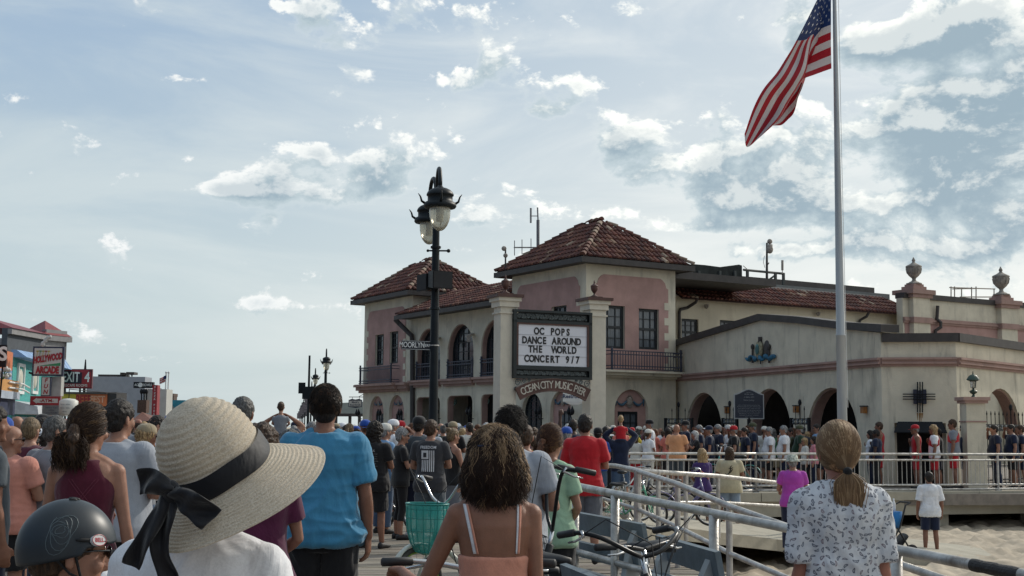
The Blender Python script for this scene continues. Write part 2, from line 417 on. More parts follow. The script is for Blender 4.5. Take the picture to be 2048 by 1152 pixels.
def tiles(mb, poly, rnd, w=.235, l=.40, lift=.0):
 """barrel tiles on a roof plane, poly[0]->poly[1] is the eave"""
 p0=V(poly[0]);e=(V(poly[1])-p0).normalized()
 nrm=None
 for p in poly[2:]:
  c=e.cross(V(p)-p0)
  if c.length>1e-3:nrm=c.normalized();break
 if nrm.z<0:nrm=-nrm
 up=nrm.cross(e).normalized()
 if up.z<0:up=-up
 P2=[((V(p)-p0).dot(e), (V(p)-p0).dot(up))for p in poly]
 def inside(x, y):
  r=False;k=len(P2)
  for i in range(k):
   (x0, y0), (x1, y1)=P2[i], P2[(i+1)%k]
   if(y0>y)!=(y1>y)and x<(x1-x0)*(y-y0)/(y1-y0)+x0:r=not r
  return r
 xs=[p[0]for p in P2];ys=[p[1]for p in P2]
 nx=int((max(xs)-min(xs))/w)+2;ny=int(max(ys)/l)+1
 for i in range(nx):
  x=min(xs)+(i+.5)*w
  for j in range(ny):
   y=(j+.5)*l
   if not inside(x, y):continue
   mb.cur=rnd.choices(TCOL, TW)[0]
   k_=rnd.uniform(.65, 1.2);mb.cur=tuple(c*k_*(.72 if mb.cur[1]<.2 else .9)for c in mb.cur)
   jx=rnd.uniform(-.008, .008);r0, r1=w*.40, w*.33;N=4;vs=[]
   for(yy, rr, h)in((y-l/2-.03, r0, .030+rnd.uniform(0, .012)), (y+l/2+.02, r1, .002)):
    for q in range(N+1):
     a=math.pi*q/N
     vs.append(p0+e*(x+jx-math.cos(a)*rr)+up*yy+nrm*(math.sin(a)*rr*.95+h+lift))
   fs=[(q, q+1, q+N+2, q+N+1)for q in range(N)]+[tuple(range(N+1))]
   mb.add(vs, fs)
 mb.cur=None
def hip_caps(mb, a, b, rnd, r=.13):
 a, b=V(a), V(b);d=(b-a);L=d.length;d.normalize();n=int(L/.36)
 side=d.cross(V((0, 0, 1))).normalized();nn=side.cross(d)
 for i in range(n):
  mb.cur=tuple(c*.55 for c in rnd.choices(TCOL, [3, 2, 5, 2, 6, 5, 5, 1, 3])[0])
  vs=[]
  for(t, rr, h)in((i*.36-.04, r, .05), (i*.36+.36, r*.82, .015)):
   for q in range(6):
    an=math.pi*q/5;vs.append(a+d*t+side*(-math.cos(an)*rr)+nn*(math.sin(an)*rr+h))
  mb.add(vs, [(q, q+1, q+7, q+6)for q in range(5)]+[tuple(range(6))])
 mb.cur=None
def roof_plane(mb, poly, th=.12):
 k=len(poly);p=[V(q)for q in poly];d=V((0, 0, -th));mb.prism(p, d)
def deck_material():
 m=bpy.data.materials.new('weathered_deck_wood');m.use_nodes=True;t=m.node_tree;N=NT(t);p=t.nodes['Principled BSDF']
 co=N.n('ShaderNodeTexCoord').outputs['Object']
 nz=N.noise(N.vm('MULTIPLY', co, (3.0, 40.0, 1.0)), 1.0, 5, .6)
 n2_=N.noise(co, .7, 5, .6)
 c=N.mix(N.sstep(nz, .3, .7), (.17, .145, .12), (.30, .265, .22))
 a=N.n('ShaderNodeAttribute', attribute_name='tint')
 c=N.mix(1.0, c, a.outputs['Color'], 'MULTIPLY')
 c=N.mix(N.m('MULTIPLY', N.sstep(n2_, .5, .72), .4), c, (.11, .095, .08))
 t.links.new(c, p.inputs['Base Color']);p.inputs['Roughness'].default_value=.8
 b=N.n('ShaderNodeBump');b.inputs['Strength'].default_value=.4;b.inputs['Distance'].default_value=.01
 t.links.new(nz, b.inputs['Height']);t.links.new(b.outputs[0], p.inputs['Normal']);MATS['deck']=m;return m
DECK=deck_material()
SAND=mat('beach_sand', (.41, .345, .26), .95, var=.22, vscale=1.6, bump=.9, bscale=5)
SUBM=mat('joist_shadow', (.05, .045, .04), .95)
g=MB();g.quad((-2500, -60, -1.35), (2500, -60, -1.35), (2500, 4500, -1.35), (-2500, 4500, -1.35));g.build('ground', SAND, kind='structure')
def sand():
 mb=MB();nx, ny=190, 170;x0, x1, y0, y1=1.2, 22.0, 2.5, 44.0
 vs=[]
 for j in range(ny+1):
  for i in range(nx+1):
   x=x0+(x1-x0)*i/nx;y=y0+(y1-y0)*j/ny
   p=V((x*1.5, y*1.5, 3))
   h=.08*noise.noise(p)+.09*noise.noise(p*2.3)-.13*max(0, noise.noise(p*1.9+V((9, 9, 9))))+.06*noise.noise(p*4.2)
   base=-.93+.10*noise.noise(V((x*.3, y*.3, 1)))
   if x<3.2 and y>17:base+=.25*(3.2-x)/2
   vs.append((x, y, base+h))
 fs=[(j*(nx+1)+i, j*(nx+1)+i+1, (j+1)*(nx+1)+i+1, (j+1)*(nx+1)+i)for j in range(ny)for i in range(nx)]
 mb.add(vs, fs);mb.build('beach_sand', SAND, smooth=True, kind='structure')
sand()
EDGE=lambda y:2.0 if y>19 else 0.95+.0*y
def planks(name, quad_fn, y0, y1, pitch, z_fn, parent=None, th=.04, kind='stuff'):
 mb=MB();y=y0;i=0
 while y<y1:
  xa, xb=quad_fn(y);z=z_fn(y);n=max(1, int((xb-xa)/3.6));o=(i%3)*1.2
  cuts=[xa]+sorted(x for x in[xa+o+k*3.6 for k in range(0, n+1)]if xa+.3<x<xb-.3)+[xb]
  for a, b in zip(cuts, cuts[1:]):
   f=rnd.uniform(.72, 1.18);mb.cur=(f, f*rnd.uniform(.96, 1.02), f*rnd.uniform(.92, 1.0))
   zz=z+rnd.uniform(-.003, .003)
   mb.box(((a+b)/2, y+pitch/2, zz-th/2), (b-a-.006, pitch-.012, th))
  y+=pitch;i+=1
 mb.cur=None
 return mb.build(name, DECK, parent, kind=kind)
def deck_x(y):
 r=2.0 if y>18.2 else max(.55, min(3.0, .57+(10.5-y)*.594))
 return(-40 if y>40 else-14-.0*y, r)
bw=MB();
bw.prism([(-60, -12, -.06), (2.2, -12, -.06), (3.0, 6.2, -.06), (.6, 10.5, -.06), (.6, 18.2, -.06), (1.98, 18.2, -.06), (1.98, 34, -.06), (22, 37.2, -.06), (60, 37.2, -.06), (60, 90, -.06), (-8, 400, -.06), (-140, 400, -.06)], (0, 0, -.3))
bwo=bw.build('boardwalk', mat('boardwalk_far', (.22, .19, .16), .85, var=.2, stretch=(.6, 8, 1)), kind='structure')
planks('boardwalk_planks', deck_x, 4.0, 34.0, .14, lambda y:0.0, bwo)
AL=R(31);u2=V((math.cos(AL), math.sin(AL), 0));v2_=V((-math.sin(AL), math.cos(AL), 0))
D0=51.0
O=at(1172, 600, D0);O.z=0
pier=wthing('music_hall', 'long cream and pink stucco hall with two tiled towers and an arcade', 'building', (O.x, O.y, 0))
def wl(P, d, L, **k):
 return Wall((P.x, P.y), (P.x+d.x*L, P.y+d.y*L), **k)
tR=wl(O, u2, 10);S1=tR.hit(1351, 640)[0];tR=wl(O, u2, S1)
L1=-wl(O, -v2_, 10).hit(1024, 600)[0]
tL=Wall((O+v2_*L1)[:2], O[:2])
far=wl(O, -v2_, 10)
L2=-far.hit(825, 640)[0];L3=-far.hit(728, 700)[0]
aW=Wall((O+v2_*L2)[:2], (O+v2_*(L1+.002))[:2])
t2L=Wall((O+v2_*L3)[:2], (O+v2_*(L2+.002))[:2])
OH=.5
E1=O-u2*OH-v2_*OH
ZE=at(1166, 511, E1.y).z
def tower(P, S, L, ze, ridge, apex, wallA, wallB, rn):
 """P: near corner, S along u, L along v"""
 mb=MB();e=[P-u2*OH-v2_*OH, P+u2*(S+OH)-v2_*OH, P+u2*(S+OH)+v2_*(L+OH), P-u2*OH+v2_*(L+OH)]
 for q in e:q.z=ze
 r0=P+u2*(S*.5)+v2_*ridge[0];r1=P+u2*(S*.5)+v2_*ridge[1];r0.z=r1.z=apex
 roof=thingpart('roof', pier)
 base=MB()
 for q in e:pass
 base.add([*e, r0, r1], [(0, 1, 4), (1, 2, 5, 4), (2, 3, 5), (3, 0, 4, 5), (3, 2, 1, 0)])
 base.build('roof_deck', ROOFB, roof)
 f=MB();ax=(u2, v2_, V((0, 0, 1)))
 cS, cL=S+2*OH, L+2*OH;ctr=P+u2*(S/2)+v2_*(L/2)
 zf=ze-.14
 for sg in(-1, 1):
  c=ctr+v2_*sg*(cL/2+.03);c.z=zf;f.box(c, (cS+.18, .10, .22), ax)
  c=ctr+u2*sg*(cS/2+.03);c.z=zf;f.box(c, (.10, cL-.04, .215), ax)
 c=ctr.copy();c.z=ze-.20;f.box(c, (cS-.1, cL-.1, .05), ax)
 f.build('gutter', TRIM, roof)
 t=MB()
 for poly in([e[0], e[1], r0], [e[3], e[0], r0, r1], [e[1], e[2], r1, r0], [e[2], e[3], r1]):
  tiles(t, poly, rn)
 for a, b in((e[0], r0), (e[1], r0), (e[2], r1), (e[3], r1), (r0, r1)):hip_caps(t, a, b, rn)
 t.build('roof_tile', TILEM, roof, kind='stuff')
 return roof
rn=random.Random(3)
APX=at(1199, 442, (O+u2*(S1/2)+v2_*(S1/2)).y).z
tower(O, S1, L1, ZE, (S1*.48, L1-S1*.5), APX, None, None, rn)
P2c=O+v2_*L2;ST2=S1*1.0;LT2=L3-L2
E2=P2c-u2*OH-v2_*OH
ZE2=at(829, 579, E2.y).z
tower(P2c, ST2, LT2, ZE2, (ST2*.5, LT2-ST2*.45), APX+(ZE2-ZE), None, None, rn)
opsR=[tR.rect(1203, 611, 1249, 697), tR.rect(1277, 618, 1317, 699)]
nR=tR.rect(1229, 779, 1296, 960, 'arch');nR=(*nR[:2], 0, *nR[3:])
mb=MB();tR.slab(mb, ZE-.2, opsR+[nR]);mb.build('wall', STUC, pier)
opsL=[tL.rect(1104, 612, 1134, 700)]
nL=[tL.rect(1043, 786, 1084, 960, 'arch'), tL.rect(1100, 782, 1142, 960, 'arch')];nL=[(*o[:2], 0, *o[3:])for o in nL]
mb=MB();tL.slab(mb, ZE-.2, opsL+nL, a1=tL.L-.36);mb.build('wall', STUC, pier)
for o in opsR:tR.window(pier, o, 3, 4, CURT, fw=.10)
for o in opsL:tL.window(pier, o, 3, 4, GLASS)
SWB=mat('faded_blue_paint', (.07, .14, .20), .8, var=.3);SWC=mat('plaster_cartouche', (.33, .29, .25), .8, var=.3, vscale=12)
def swag(w, c, z, k, parent, off=-.13):
 s_=thingpart('swag', parent);mb=MB()
 for sg in(-1, 1):
  pts=[w.pt(c+sg*(.16+.50*t)*k, z-.16*k*math.sin(math.pi*t)+.02, off+.03)for t in[i/8 for i in range(9)]]
  mb.tube(pts, [.05*k*(.5+math.sin(math.pi*min(1, i/8+.1)))*.8 for i in range(9)], 6)
  mb.tube([w.pt(c+sg*.68*k, z+.10*k, off+.03), w.pt(c+sg*.68*k, z-.18*k, off+.03)], [.045*k, .02*k], 6)
 mb.build('garland', SWB, s_, smooth=True)
 m2=MB();m2.ball(w.pt(c, z, off+.02), .17*k, 14, 8, sx=.8, sy=.35, sz=1.15, ax=(w.D3, w.N3, w.Z3));m2.build('cartouche', SWC, s_, smooth=True)
 m3=MB()
 for i in range(14):
  a=2*math.pi*i/14;m3.ball(w.pt(c+.165*k*math.cos(a), z+.225*k*math.sin(a), off+.03), .032*k, 6, 4)
 m3.build('cartouche_rim', SWC, s_, smooth=True)
def niche(w, o, door, k=1.0, sw=None):
 mb=MB();w.slab(mb, o[3]+.1, [(door[0], door[1], 0, door[3], 'rect')], off=-.16, a0=o[0]-.1, a1=o[1]+.1, thick=.1);mb.build('niche_panel', PINK, pier)
 d=thingpart('door', pier)
 f=MB();a0, a1, zt=door[0], door[1], door[3]
 w.box(f, a0, a0+.07, 0, zt, -.24, -.18);w.box(f, a1-.07, a1, 0, zt, -.24, -.18);w.box(f, a0+.07, a1-.07, zt-.09, zt, -.24, -.18)
 for i in(1, 2):
  x=a0+(a1-a0)*i/3;w.box(f, x-.015, x+.015, 0, zt-.09, -.235, -.19)
 for z in(zt-.45, zt-.85, 1.1):w.box(f, a0+.07, a1-.07, z-.015, z+.015, -.233, -.192)
 f.build('door_frame', FRAME, d)
 g_=MB();w.box(g_, a0, a1, 0, zt, -.24, -.225);g_.build('door_glass', CURT, d)
 if sw:swag(w, (o[0]+o[1])/2, sw, k, pier)
niche(tR, nR, tR.rect(1240, 823, 1280, 955), 1.0, tR.hit(1262, 803)[1])
niche(tL, nL[1], tL.rect(1110, 822, 1138, 955), .8, tL.hit(1121, 802)[1])
o=nL[0];w=tL.window(pier, o, 4, 9, GLASS, arch=True, rec=.24, fw=.06)
def panel(w, x0, x1, ytop, zb, ops, q=.34, sides=(True, True)):
 a0=w.hit(x0, (ytop+700)/2)[0];a1=w.hit(x1, (ytop+700)/2)[0];zt=w.hit((x0+x1)/2, ytop)[1];r=.42
 top=[(a0, zt-r)]+[(a0+.14+(r-.14)*math.sin(t), zt-(r-.14)*(math.cos(t)))for t in[i*math.pi/8 for i in range(5)]]
 top=[(a0, zt-r), (a0+.1, zt-r+.05), (a0+.16, zt-.18), (a0+.3, zt-.05), (a0+r, zt), (a1-r, zt), (a1-.3, zt-.05), (a1-.16, zt-.18), (a1-.1, zt-r+.05), (a1, zt-r)]
 mb=MB();w.slab(mb, top, [o for o in ops if a0<o[0]<a1], z0=zb, off=.025, a0=a0, a1=a1, thick=.028);mb.build('pink_panel', PINK, pier)
 z=zb+.1
 for i in range(20):
  if z+.28>zt-r-.15:break
  for sd_, (ok, x)in enumerate(zip(sides, (a0, a1))):
   if not ok:continue
   m_=MB();dx_=.21
   w.box(m_, x-.05 if sd_==0 else x-dx_, x+dx_ if sd_==0 else x+.05, z, z+.30, .0, .036);m_.build('quoin', STUC, pier)
  z+=.62
zb1=tR.hit(1280, 745)[1]
panel(tR, 1190, 1336, 553, zb1, opsR, sides=(False, True))
panel(tL, 1032, 1160, 562, zb1, opsL)
def balcony(w, a0, a1, zb, zt, parent, dep=.5, n=None, m=BALM):
 b=thingpart('balcony_rail', parent);mb=MB()
 for z in(zt-.06, zt-.20, zb+.18, zb+.06):
  w.box(mb, a0-.06, a1+.06, z-.02, z+.02, dep-.02, dep+.02)
  for a in(a0, a1):w.box(mb, a-.02, a+.02, z-.018, z+.018, .05, dep+.08)
 for a in(a0, a1):
  w.box(mb, a-.035, a+.035, zb, zt+.08, dep-.035, dep+.035)
 mb.build('rail_frame', m, b)
 n=n or int((a1-a0)/.13);
 for i in range(1, n):
  a=a0+(a1-a0)*i/n
  if i==1:
   q=MB();w.box(q, -.011, .011, zb+.04, zt-.05, dep-.011, dep+.011);me=q.mesh('baluster', m)
  o_=bpy.data.objects.new('baluster', me);link(o_, b);o_.location=w.D3*a
 return b
LZ1=tR.hit(1280, 743)[1];LZ0=tR.hit(1280, 757)[1]
balcony(tR, .9, S1-.12, LZ1, tR.hit(1280, 702)[1], pier)
def ledge(w, a0, a1, z0, z1, dep, m=PINKB, name='ledge', ends=0.0):
 mb=MB();h=z1-z0
 w.box(mb, a0, a1, z1-h*.28, z1, -.02, dep);w.box(mb, a0+.05, a1-.05, z0+h*.3, z1-h*.28, -.02, dep*.72);w.box(mb, a0+.12, a1-.12, z0, z0+h*.3, -.02, dep*.4)
 return mb.build(name, m, pier)
ledge(tR, 0.0, S1-.0, LZ0, LZ1, .62, STUC)
ledge(tL, 0.0, L1-.02, LZ0, LZ1, .3, PINKB)
AZ=at(985, 600, (O+v2_*(L1+.4)-u2*.75).y).z
up_ops=[aW.rect(833, 657, 880, 760, 'arch'), aW.rect(895, 648, 947, 757, 'arch'), aW.rect(962, 639, 1018, 753, 'arch')]
lo_ops=[aW.rect(831, 794, 879, 960, 'round'), aW.rect(893, 791, 944, 960, 'round'), aW.rect(961, 788, 1014, 960, 'round')]
lo_ops=[(*o[:2], 0, *o[3:])for o in lo_ops]
mb=MB();aW.slab(mb, AZ+.1, up_ops+lo_ops);mb.build('wall', STUC, pier)
PINKR=PINKB
for o in up_ops:
 aW.window(pier, o, 5, 6, GLASS, arch=True, rec=.33, fw=.12)
 mb=MB();aW.slab(mb, o[3]+.25, [(o[0]+.04, o[1]-.04, o[2]+.01, o[3]-.04, 'arch')], z0=o[2], off=-.06, a0=o[0]-.2, a1=o[1]+.2, thick=.2)
 mb.build('arch_lining', PINKR, pier)
 zt=o[2]+.85;balcony(aW, o[0]+.08, o[1]-.05, o[2], zt, pier, dep=.02, n=14)
 ledge(aW, o[0]-.28, o[1]+.28, o[2]-.34, o[2], .34)
SGN=mat('green_shop_oval', (.02, .10, .075), .5);SGT=mat('pale_letter', (.35, .48, .44), .6)
for i, o in enumerate(lo_ops):
 mb=MB();aW.slab(mb, o[3]+.2, [(o[0]+.03, o[1]-.03, 0, o[3]-.03, 'round')], z0=0, off=-.05, a0=o[0]-.1, a1=o[1]+.1, thick=.28);mb.build('opening_lining', PINKR, pier)
 if i<2:
  sg=thingpart('hanging_sign', pier);c=(o[0]+o[1])/2+.35;z=aW.hit(920, 801)[1]
  m_=MB();m_.ball(aW.pt(c, z, -1.2), .36, 18, 8, sx=1.0, sy=.06, sz=.55, ax=(aW.D3, aW.N3, aW.Z3));m_.build('sign_board', SGN, sg, smooth=True)
  m_=MB();k=20;ring=[aW.pt(c+.33*math.cos(2*math.pi*j/k), z+.175*math.sin(2*math.pi*j/k), -1.16)for j in range(k+1)];m_.tube(ring, .015, 5, caps=False);m_.build('sign_rim', SGT, sg)
  text('GIFTS', sg, aW.pt(c, z, -1.165), aW.D3, aW.Z3, SGT, .17, bold=.02)
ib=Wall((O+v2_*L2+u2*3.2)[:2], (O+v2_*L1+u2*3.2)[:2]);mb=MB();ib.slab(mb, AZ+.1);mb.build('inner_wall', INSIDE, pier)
def flat(name, pts, z, th, m, parent=pier):
 mb=MB();mb.prism([(p.x, p.y, z)for p in pts], (0, 0, -th));return mb.build(name, m, parent)
flat('loggia_floor', [O+v2_*(L2-.05)+u2*.37, O+v2_*(L1+.05)+u2*.37, O+v2_*(L1+.05)+u2*3.1, O+v2_*(L2-.05)+u2*3.1], up_ops[0][2]-.3, .3, INSIDE)
e0=O+v2_*(L2+.35)-u2*.75;e1=O+v2_*(L1-.0)-u2*.75;e0.z=e1.z=AZ
h0=O+v2_*(L2+.35)+u2*1.7;h1=O+v2_*(L1-.0)+u2*1.7;h0.z=h1.z=AZ+1.15
hx=h0-v2_*1.2
rf=thingpart('roof', pier);mb=MB();roof_plane(mb, [e0, e1, h1, hx], .05);mb.build('roof_deck', ROOFB, rf)
t=MB();tiles(t, [e0, e1, h1, hx], rn, lift=.01);t.build('roof_tile', TILEM, rf, kind='stuff')
mb=MB();c=(e0+e1)/2;c.z-=.13;mb.box(c-u2*.03, (.10, (e1-e0).length+.1, .2), (u2, v2_, V((0, 0, 1))))
c=(e0+e1)/2+u2*.45;c.z=AZ-.16;mb.box(c, (.85, (e1-e0).length, .05), (u2, v2_, V((0, 0, 1))));mb.build('gutter', TRIM, rf)
flat('flat_roof', [O+u2*S1+v2_*.5, O+u2*(S1+6)+v2_*.5, O+u2*(S1+6)+v2_*L3, O+u2*1.7+v2_*L2, O+u2*1.7+v2_*L1], AZ+1.1, .3, TRIM)
ops2=[t2L.rect(751, 669, 768, 731), t2L.rect(780, 663, 797, 727)]
n2o=[t2L.rect(738, 792, 766, 960, 'arch'), t2L.rect(777, 790, 807, 960, 'arch')];n2o=[(*o[:2], 0, *o[3:])for o in n2o]
mb=MB();t2L.slab(mb, ZE2-.2, ops2+n2o);mb.build('wall', STUC, pier)
t2R=wl(P2c, u2, ST2+.0);mb=MB();t2R.slab(mb, ZE2-.2, a0=.36);mb.build('wall', STUC, pier)
t2B=Wall((P2c+v2_*LT2+u2*ST2)[:2], (P2c+v2_*LT2)[:2]);mb=MB();t2B.slab(mb, ZE2-.2, a1=ST2-.36);mb.build('wall', STUC, pier)
for o in ops2:t2L.window(pier, o, 3, 5, GLASS, fw=.1)
niche(t2L, n2o[0], t2L.rect(745, 827, 760, 955), .62, t2L.hit(752, 807)[1]);niche(t2L, n2o[1], t2L.rect(785, 827, 799, 955), .62, t2L.hit(792, 806)[1])
panel(t2L, 735, 812, 618, t2L.hit(775, 770)[1], ops2)
zl=t2L.hit(770, 768)[1];balcony(t2L, t2L.hit(738, 745)[0], t2L.hit(800, 745)[0], zl, t2L.hit(770, 732)[1], pier, dep=.5)
ledge(t2L, -.35, LT2-.0, zl-.42, zl, .42)
ledge(t2L, t2L.hit(734, 745)[0]-.2, t2L.hit(802, 745)[0]+.2, zl-.40, zl+.004, .62)
tB=wl(O+u2*S1, v2_, L1, thick=.35);mb=MB();tB.slab(mb, ZE-.2, a0=.36);mb.build('wall', STUC, pier)
tBk=Wall((O+v2_*L1+u2*(S1-.36))[:2], (O+v2_*L1+u2*.36)[:2]);mb=MB();tBk.slab(mb, ZE-.2);mb.build('wall', STUC, pier)
flat('floor_slab', [O+u2*.4+v2_*.4, O+u2*(S1-.4)+v2_*.4, O+u2*(S1-.4)+v2_*(L1-.4), O+u2*.4+v2_*(L1-.4)], 3.7, .25, INSIDE)
pA=at(1338, 757, 54.3);pB=at(1762, 722, 39.7);pC=at(1912, 722, 39.2);pD=at(2048, 738, 43.4)
dCD=(pD-pC).normalized();pD=pC+(pD-pC)*1.9
wP=Wall(pA[:2], pB[:2], .5);wQ=Wall(pB[:2], pC[:2], .5);wS=Wall(pC[:2], pD[:2], .5)
arc=[wP.rect(1371, 785, 1445, 960, 'arch'), wP.rect(1499, 777, 1582, 965, 'arch'), wP.rect(1614, 775, 1716, 970, 'arch')]
arc=[(*o[:2], 0, *o[3:])for o in arc]
gt=[wP.hit(x, y)for x, y in((1338, 697), (1522, 641), (1600, 647), (1690, 659), (1764, 665))];gt[0]=(0, gt[0][1]);gt[-1]=(wP.L, gt[-1][1])
mb=MB();wP.slab(mb, gt, arc);mb.build('wall', STUC, pier)
zq=wQ.hit(1830, 684)[1]
mb=MB();wQ.slab(mb, zq, [wQ.rect(1790, 846, 1893, 960)[:2]+(0, wQ.hit(1840, 846)[1], 'rect')], a0=.0);mb.build('wall', STUC, pier)
zs_=wS.hit(2000, 691)[1]
aS=wS.rect(1958, 777, 2046, 970, 'arch');aS=(*aS[:2], 0, *aS[3:])
aS2=(aS[1]+1.2, aS[1]+1.2+aS[1]-aS[0], 0, aS[3], 'arch')
mb=MB();wS.slab(mb, zq, [aS, aS2]);mb.build('wall', STUC, pier)
for w_, o in[(wP, a)for a in arc]+[(wS, aS)]:
 mb=MB();w_.slab(mb, o[3]+.12, [(o[0]+.05, o[1]-.05, 0, o[3]-.05, 'arch')], z0=0, off=-.10, a0=o[0]-.12, a1=o[1]+.12, thick=.36);mb.build('arch_lining', PINKB, pier)
def coping(w, top, h=.24, dep=.14):
 mb=MB();w_in=.5
 for(a, z), (b, y)in zip(top, top[1:]):
  pts=[w.pt(a, z, dep), w.pt(b, y, dep), w.pt(b, y, -w_in), w.pt(a, z, -w_in)]
  mb.hexa([p for p in pts]+[p+V((0, 0, h))for p in pts])
 return mb.build('coping', TRIM, pier)
gt2=list(gt);gt2[-1]=(wP.L+.25, gt[-1][1]);coping(wP, gt2)
coping(wQ, [(.04, zq), (wQ.L+.08, zq)], .26);coping(wS, [(.0, zq), (wS.L, zq)], .262)
zb0=wQ.hit(1840, 733)[1];zb1_=wQ.hit(1840, 715)[1]
def band(w, a0, a1, z0=zb0, z1=zb1_):
 mb=MB();h=z1-z0
 w.box(mb, a0, a1, z1-h*.25, z1, -.02, .16);w.box(mb, a0, a1, z0+h*.45, z1-h*.25, -.02, .10);w.box(mb, a0, a1, z0+h*.28, z0+h*.45, -.02, .14);w.box(mb, a0, a1, z0, z0+h*.28, -.02, .06)
 mb.build('band_moulding', PINKB, pier)
band(wP, 0, wP.L+.05);band(wQ, .02, wQ.L+.02);band(wS, .03, wS.L)
bk=wP.pt(-.2, 0, -4.5);
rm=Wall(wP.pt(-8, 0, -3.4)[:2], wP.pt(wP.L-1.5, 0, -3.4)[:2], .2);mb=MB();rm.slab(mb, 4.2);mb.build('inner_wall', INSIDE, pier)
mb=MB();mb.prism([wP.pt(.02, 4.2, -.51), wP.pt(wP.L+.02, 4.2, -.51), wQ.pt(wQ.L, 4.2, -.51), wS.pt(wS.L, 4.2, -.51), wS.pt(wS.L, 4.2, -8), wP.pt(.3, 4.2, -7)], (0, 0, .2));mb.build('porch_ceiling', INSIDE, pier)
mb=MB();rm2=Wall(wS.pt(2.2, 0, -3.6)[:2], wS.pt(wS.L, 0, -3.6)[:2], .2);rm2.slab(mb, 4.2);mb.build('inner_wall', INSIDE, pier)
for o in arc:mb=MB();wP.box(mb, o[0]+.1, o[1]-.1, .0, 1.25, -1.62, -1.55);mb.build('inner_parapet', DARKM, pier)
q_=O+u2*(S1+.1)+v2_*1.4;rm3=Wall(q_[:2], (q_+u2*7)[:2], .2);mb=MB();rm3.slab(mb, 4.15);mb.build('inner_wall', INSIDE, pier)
cs=wP.hit(1522, 700);cr=thingpart('crest', pier);k=.0205
def cp(px, py, off=.06):a, z=wP.hit(px, py);return wP.pt(a, z, off)
mb=MB();mb.ball(cp(1522, 700, .08), .27, 16, 8, sx=.95, sy=.3, sz=1.3, ax=(wP.D3, wP.N3, wP.Z3));mb.build('crest_shield', mat('crest_cream', (.30, .27, .17), .7, var=.4, vscale=14), cr, smooth=True)
mb=MB();mb.ball(cp(1522, 699, .16), .15, 12, 6, sx=.9, sy=.3, sz=1.3, ax=(wP.D3, wP.N3, wP.Z3));mb.build('crest_boss', mat('crest_teal', (.07, .17, .17), .6, var=.4), cr, smooth=True)
mb=MB();mb.tube([cp(1523, 688), cp(1523, 674)], .075, 8);
for x in(1508, 1541):mb.tube([cp(x, 726), cp(x, 700)], .04, 6);mb.ball(cp(x, 694), .07, 8, 6, sz=1.6)
mb.tube([cp(1524, 728), cp(1524, 712)], .025, 6)
mb.ball(cp(1534, 700, .0), .3, 12, 6, sx=.75, sy=.3, sz=1.2, ax=(wP.D3, wP.N3, wP.Z3));mb.build('crest_torch', TRIM, cr)
mb=MB();pts=[cp(1497+57*i/40, 716+3.5*math.sin(i*.62), .09+.03*math.cos(i*.9))for i in range(41)]
mb.tube(pts, [.03+.06*abs(math.sin(i*.39))for i in range(41)], 7);mb.build('crest_ribbon', mat('ribbon_blue', (.025, .13, .22), .6, var=.35, vscale=10), cr, smooth=True)
AMB=mat('amber_glass', (.30, .12, .03), .3, var=.3)
for px, py in((1459, 820), (1597, 818), (1733, 819)):
 s_=thingpart('wall_light', pier);mb=MB();mb.box(cp(px, py, .10), (.17, .14, .24), (wP.D3, wP.N3, wP.Z3));mb.build('light_glass', AMB, s_)
 mb=MB();mb.box(cp(px, py-6.5, .10), (.2, .18, .04), (wP.D3, wP.N3, wP.Z3));mb.box(cp(px, py+6.5, .10), (.14, .13, .03), (wP.D3, wP.N3, wP.Z3));mb.build('light_cap', TRIM, s_)
def cq(px, py, off=.1):a, z=wQ.hit(px, py);return wQ.pt(a, z, off)
ir=thingpart('iron_cross', pier);mb=MB()
mb.tube([cq(1834.5, 764), cq(1834.5, 825)], .018, 6);mb.tube([cq(1839.5, 764), cq(1839.5, 825)], .018, 6);mb.tube([cq(1844.5, 764), cq(1844.5, 825)], .018, 6)
for y in(788.5, 793.5, 798.5):mb.tube([cq(1805, y, .13), cq(1870, y, .13)], .018, 6)
mb.build('iron_bar', BLACKM, ir)
mb=MB();a, z=wQ.hit(1839.5, 793.5)
wQ.box(mb, a-.19, a+.19, z-.19, z+.19, .01, .085)
for sx_ in(-1, 1):
 wQ.box(mb, a+sx_*.135-.05, a+sx_*.135+.05, z-.22, z+.22, .012, .08)
mb.build('iron_boss', mat('blue_black_iron', (.012, .015, .035), .4), ir)
RUST=mat('rust_stain', (.30, .155, .05), .95, var=.4, vscale=8)
for dx_, l_ in((-5, .22), (-1, .36), (2, .28), (5, .16)):
 mb=MB();a, z=wQ.hit(1840+dx_, 826);k_=.02
 mb.add([wQ.pt(a-k_, z, .004), wQ.pt(a+k_, z, .004), wQ.pt(a+.006, z-l_, .004), wQ.pt(a-.006, z-l_, .004)], [(0, 1, 2, 3)]);mb.build('rust_streak', RUST, ir)
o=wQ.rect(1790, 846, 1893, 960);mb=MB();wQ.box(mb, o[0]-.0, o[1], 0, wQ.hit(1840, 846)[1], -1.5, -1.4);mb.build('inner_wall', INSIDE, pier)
mb=MB();zt=wQ.hit(1840, 846)[1]
mb.hexa([wQ.pt(o[0]-.02, zt-.30, .16), wQ.pt(o[1]+.02, zt-.30, .16), wQ.pt(o[1]-.12, zt, .02), wQ.pt(o[0]+.12, zt, .02), wQ.pt(o[0]-.02, zt-.27, .16), wQ.pt(o[1]+.02, zt-.27, .16), wQ.pt(o[1]-.1, zt+.04, .02), wQ.pt(o[0]+.1, zt+.04, .02)]);mb.build('awning', BLACKM, pier)  # black sloping piece stands in for shade at the recess top; no awning there
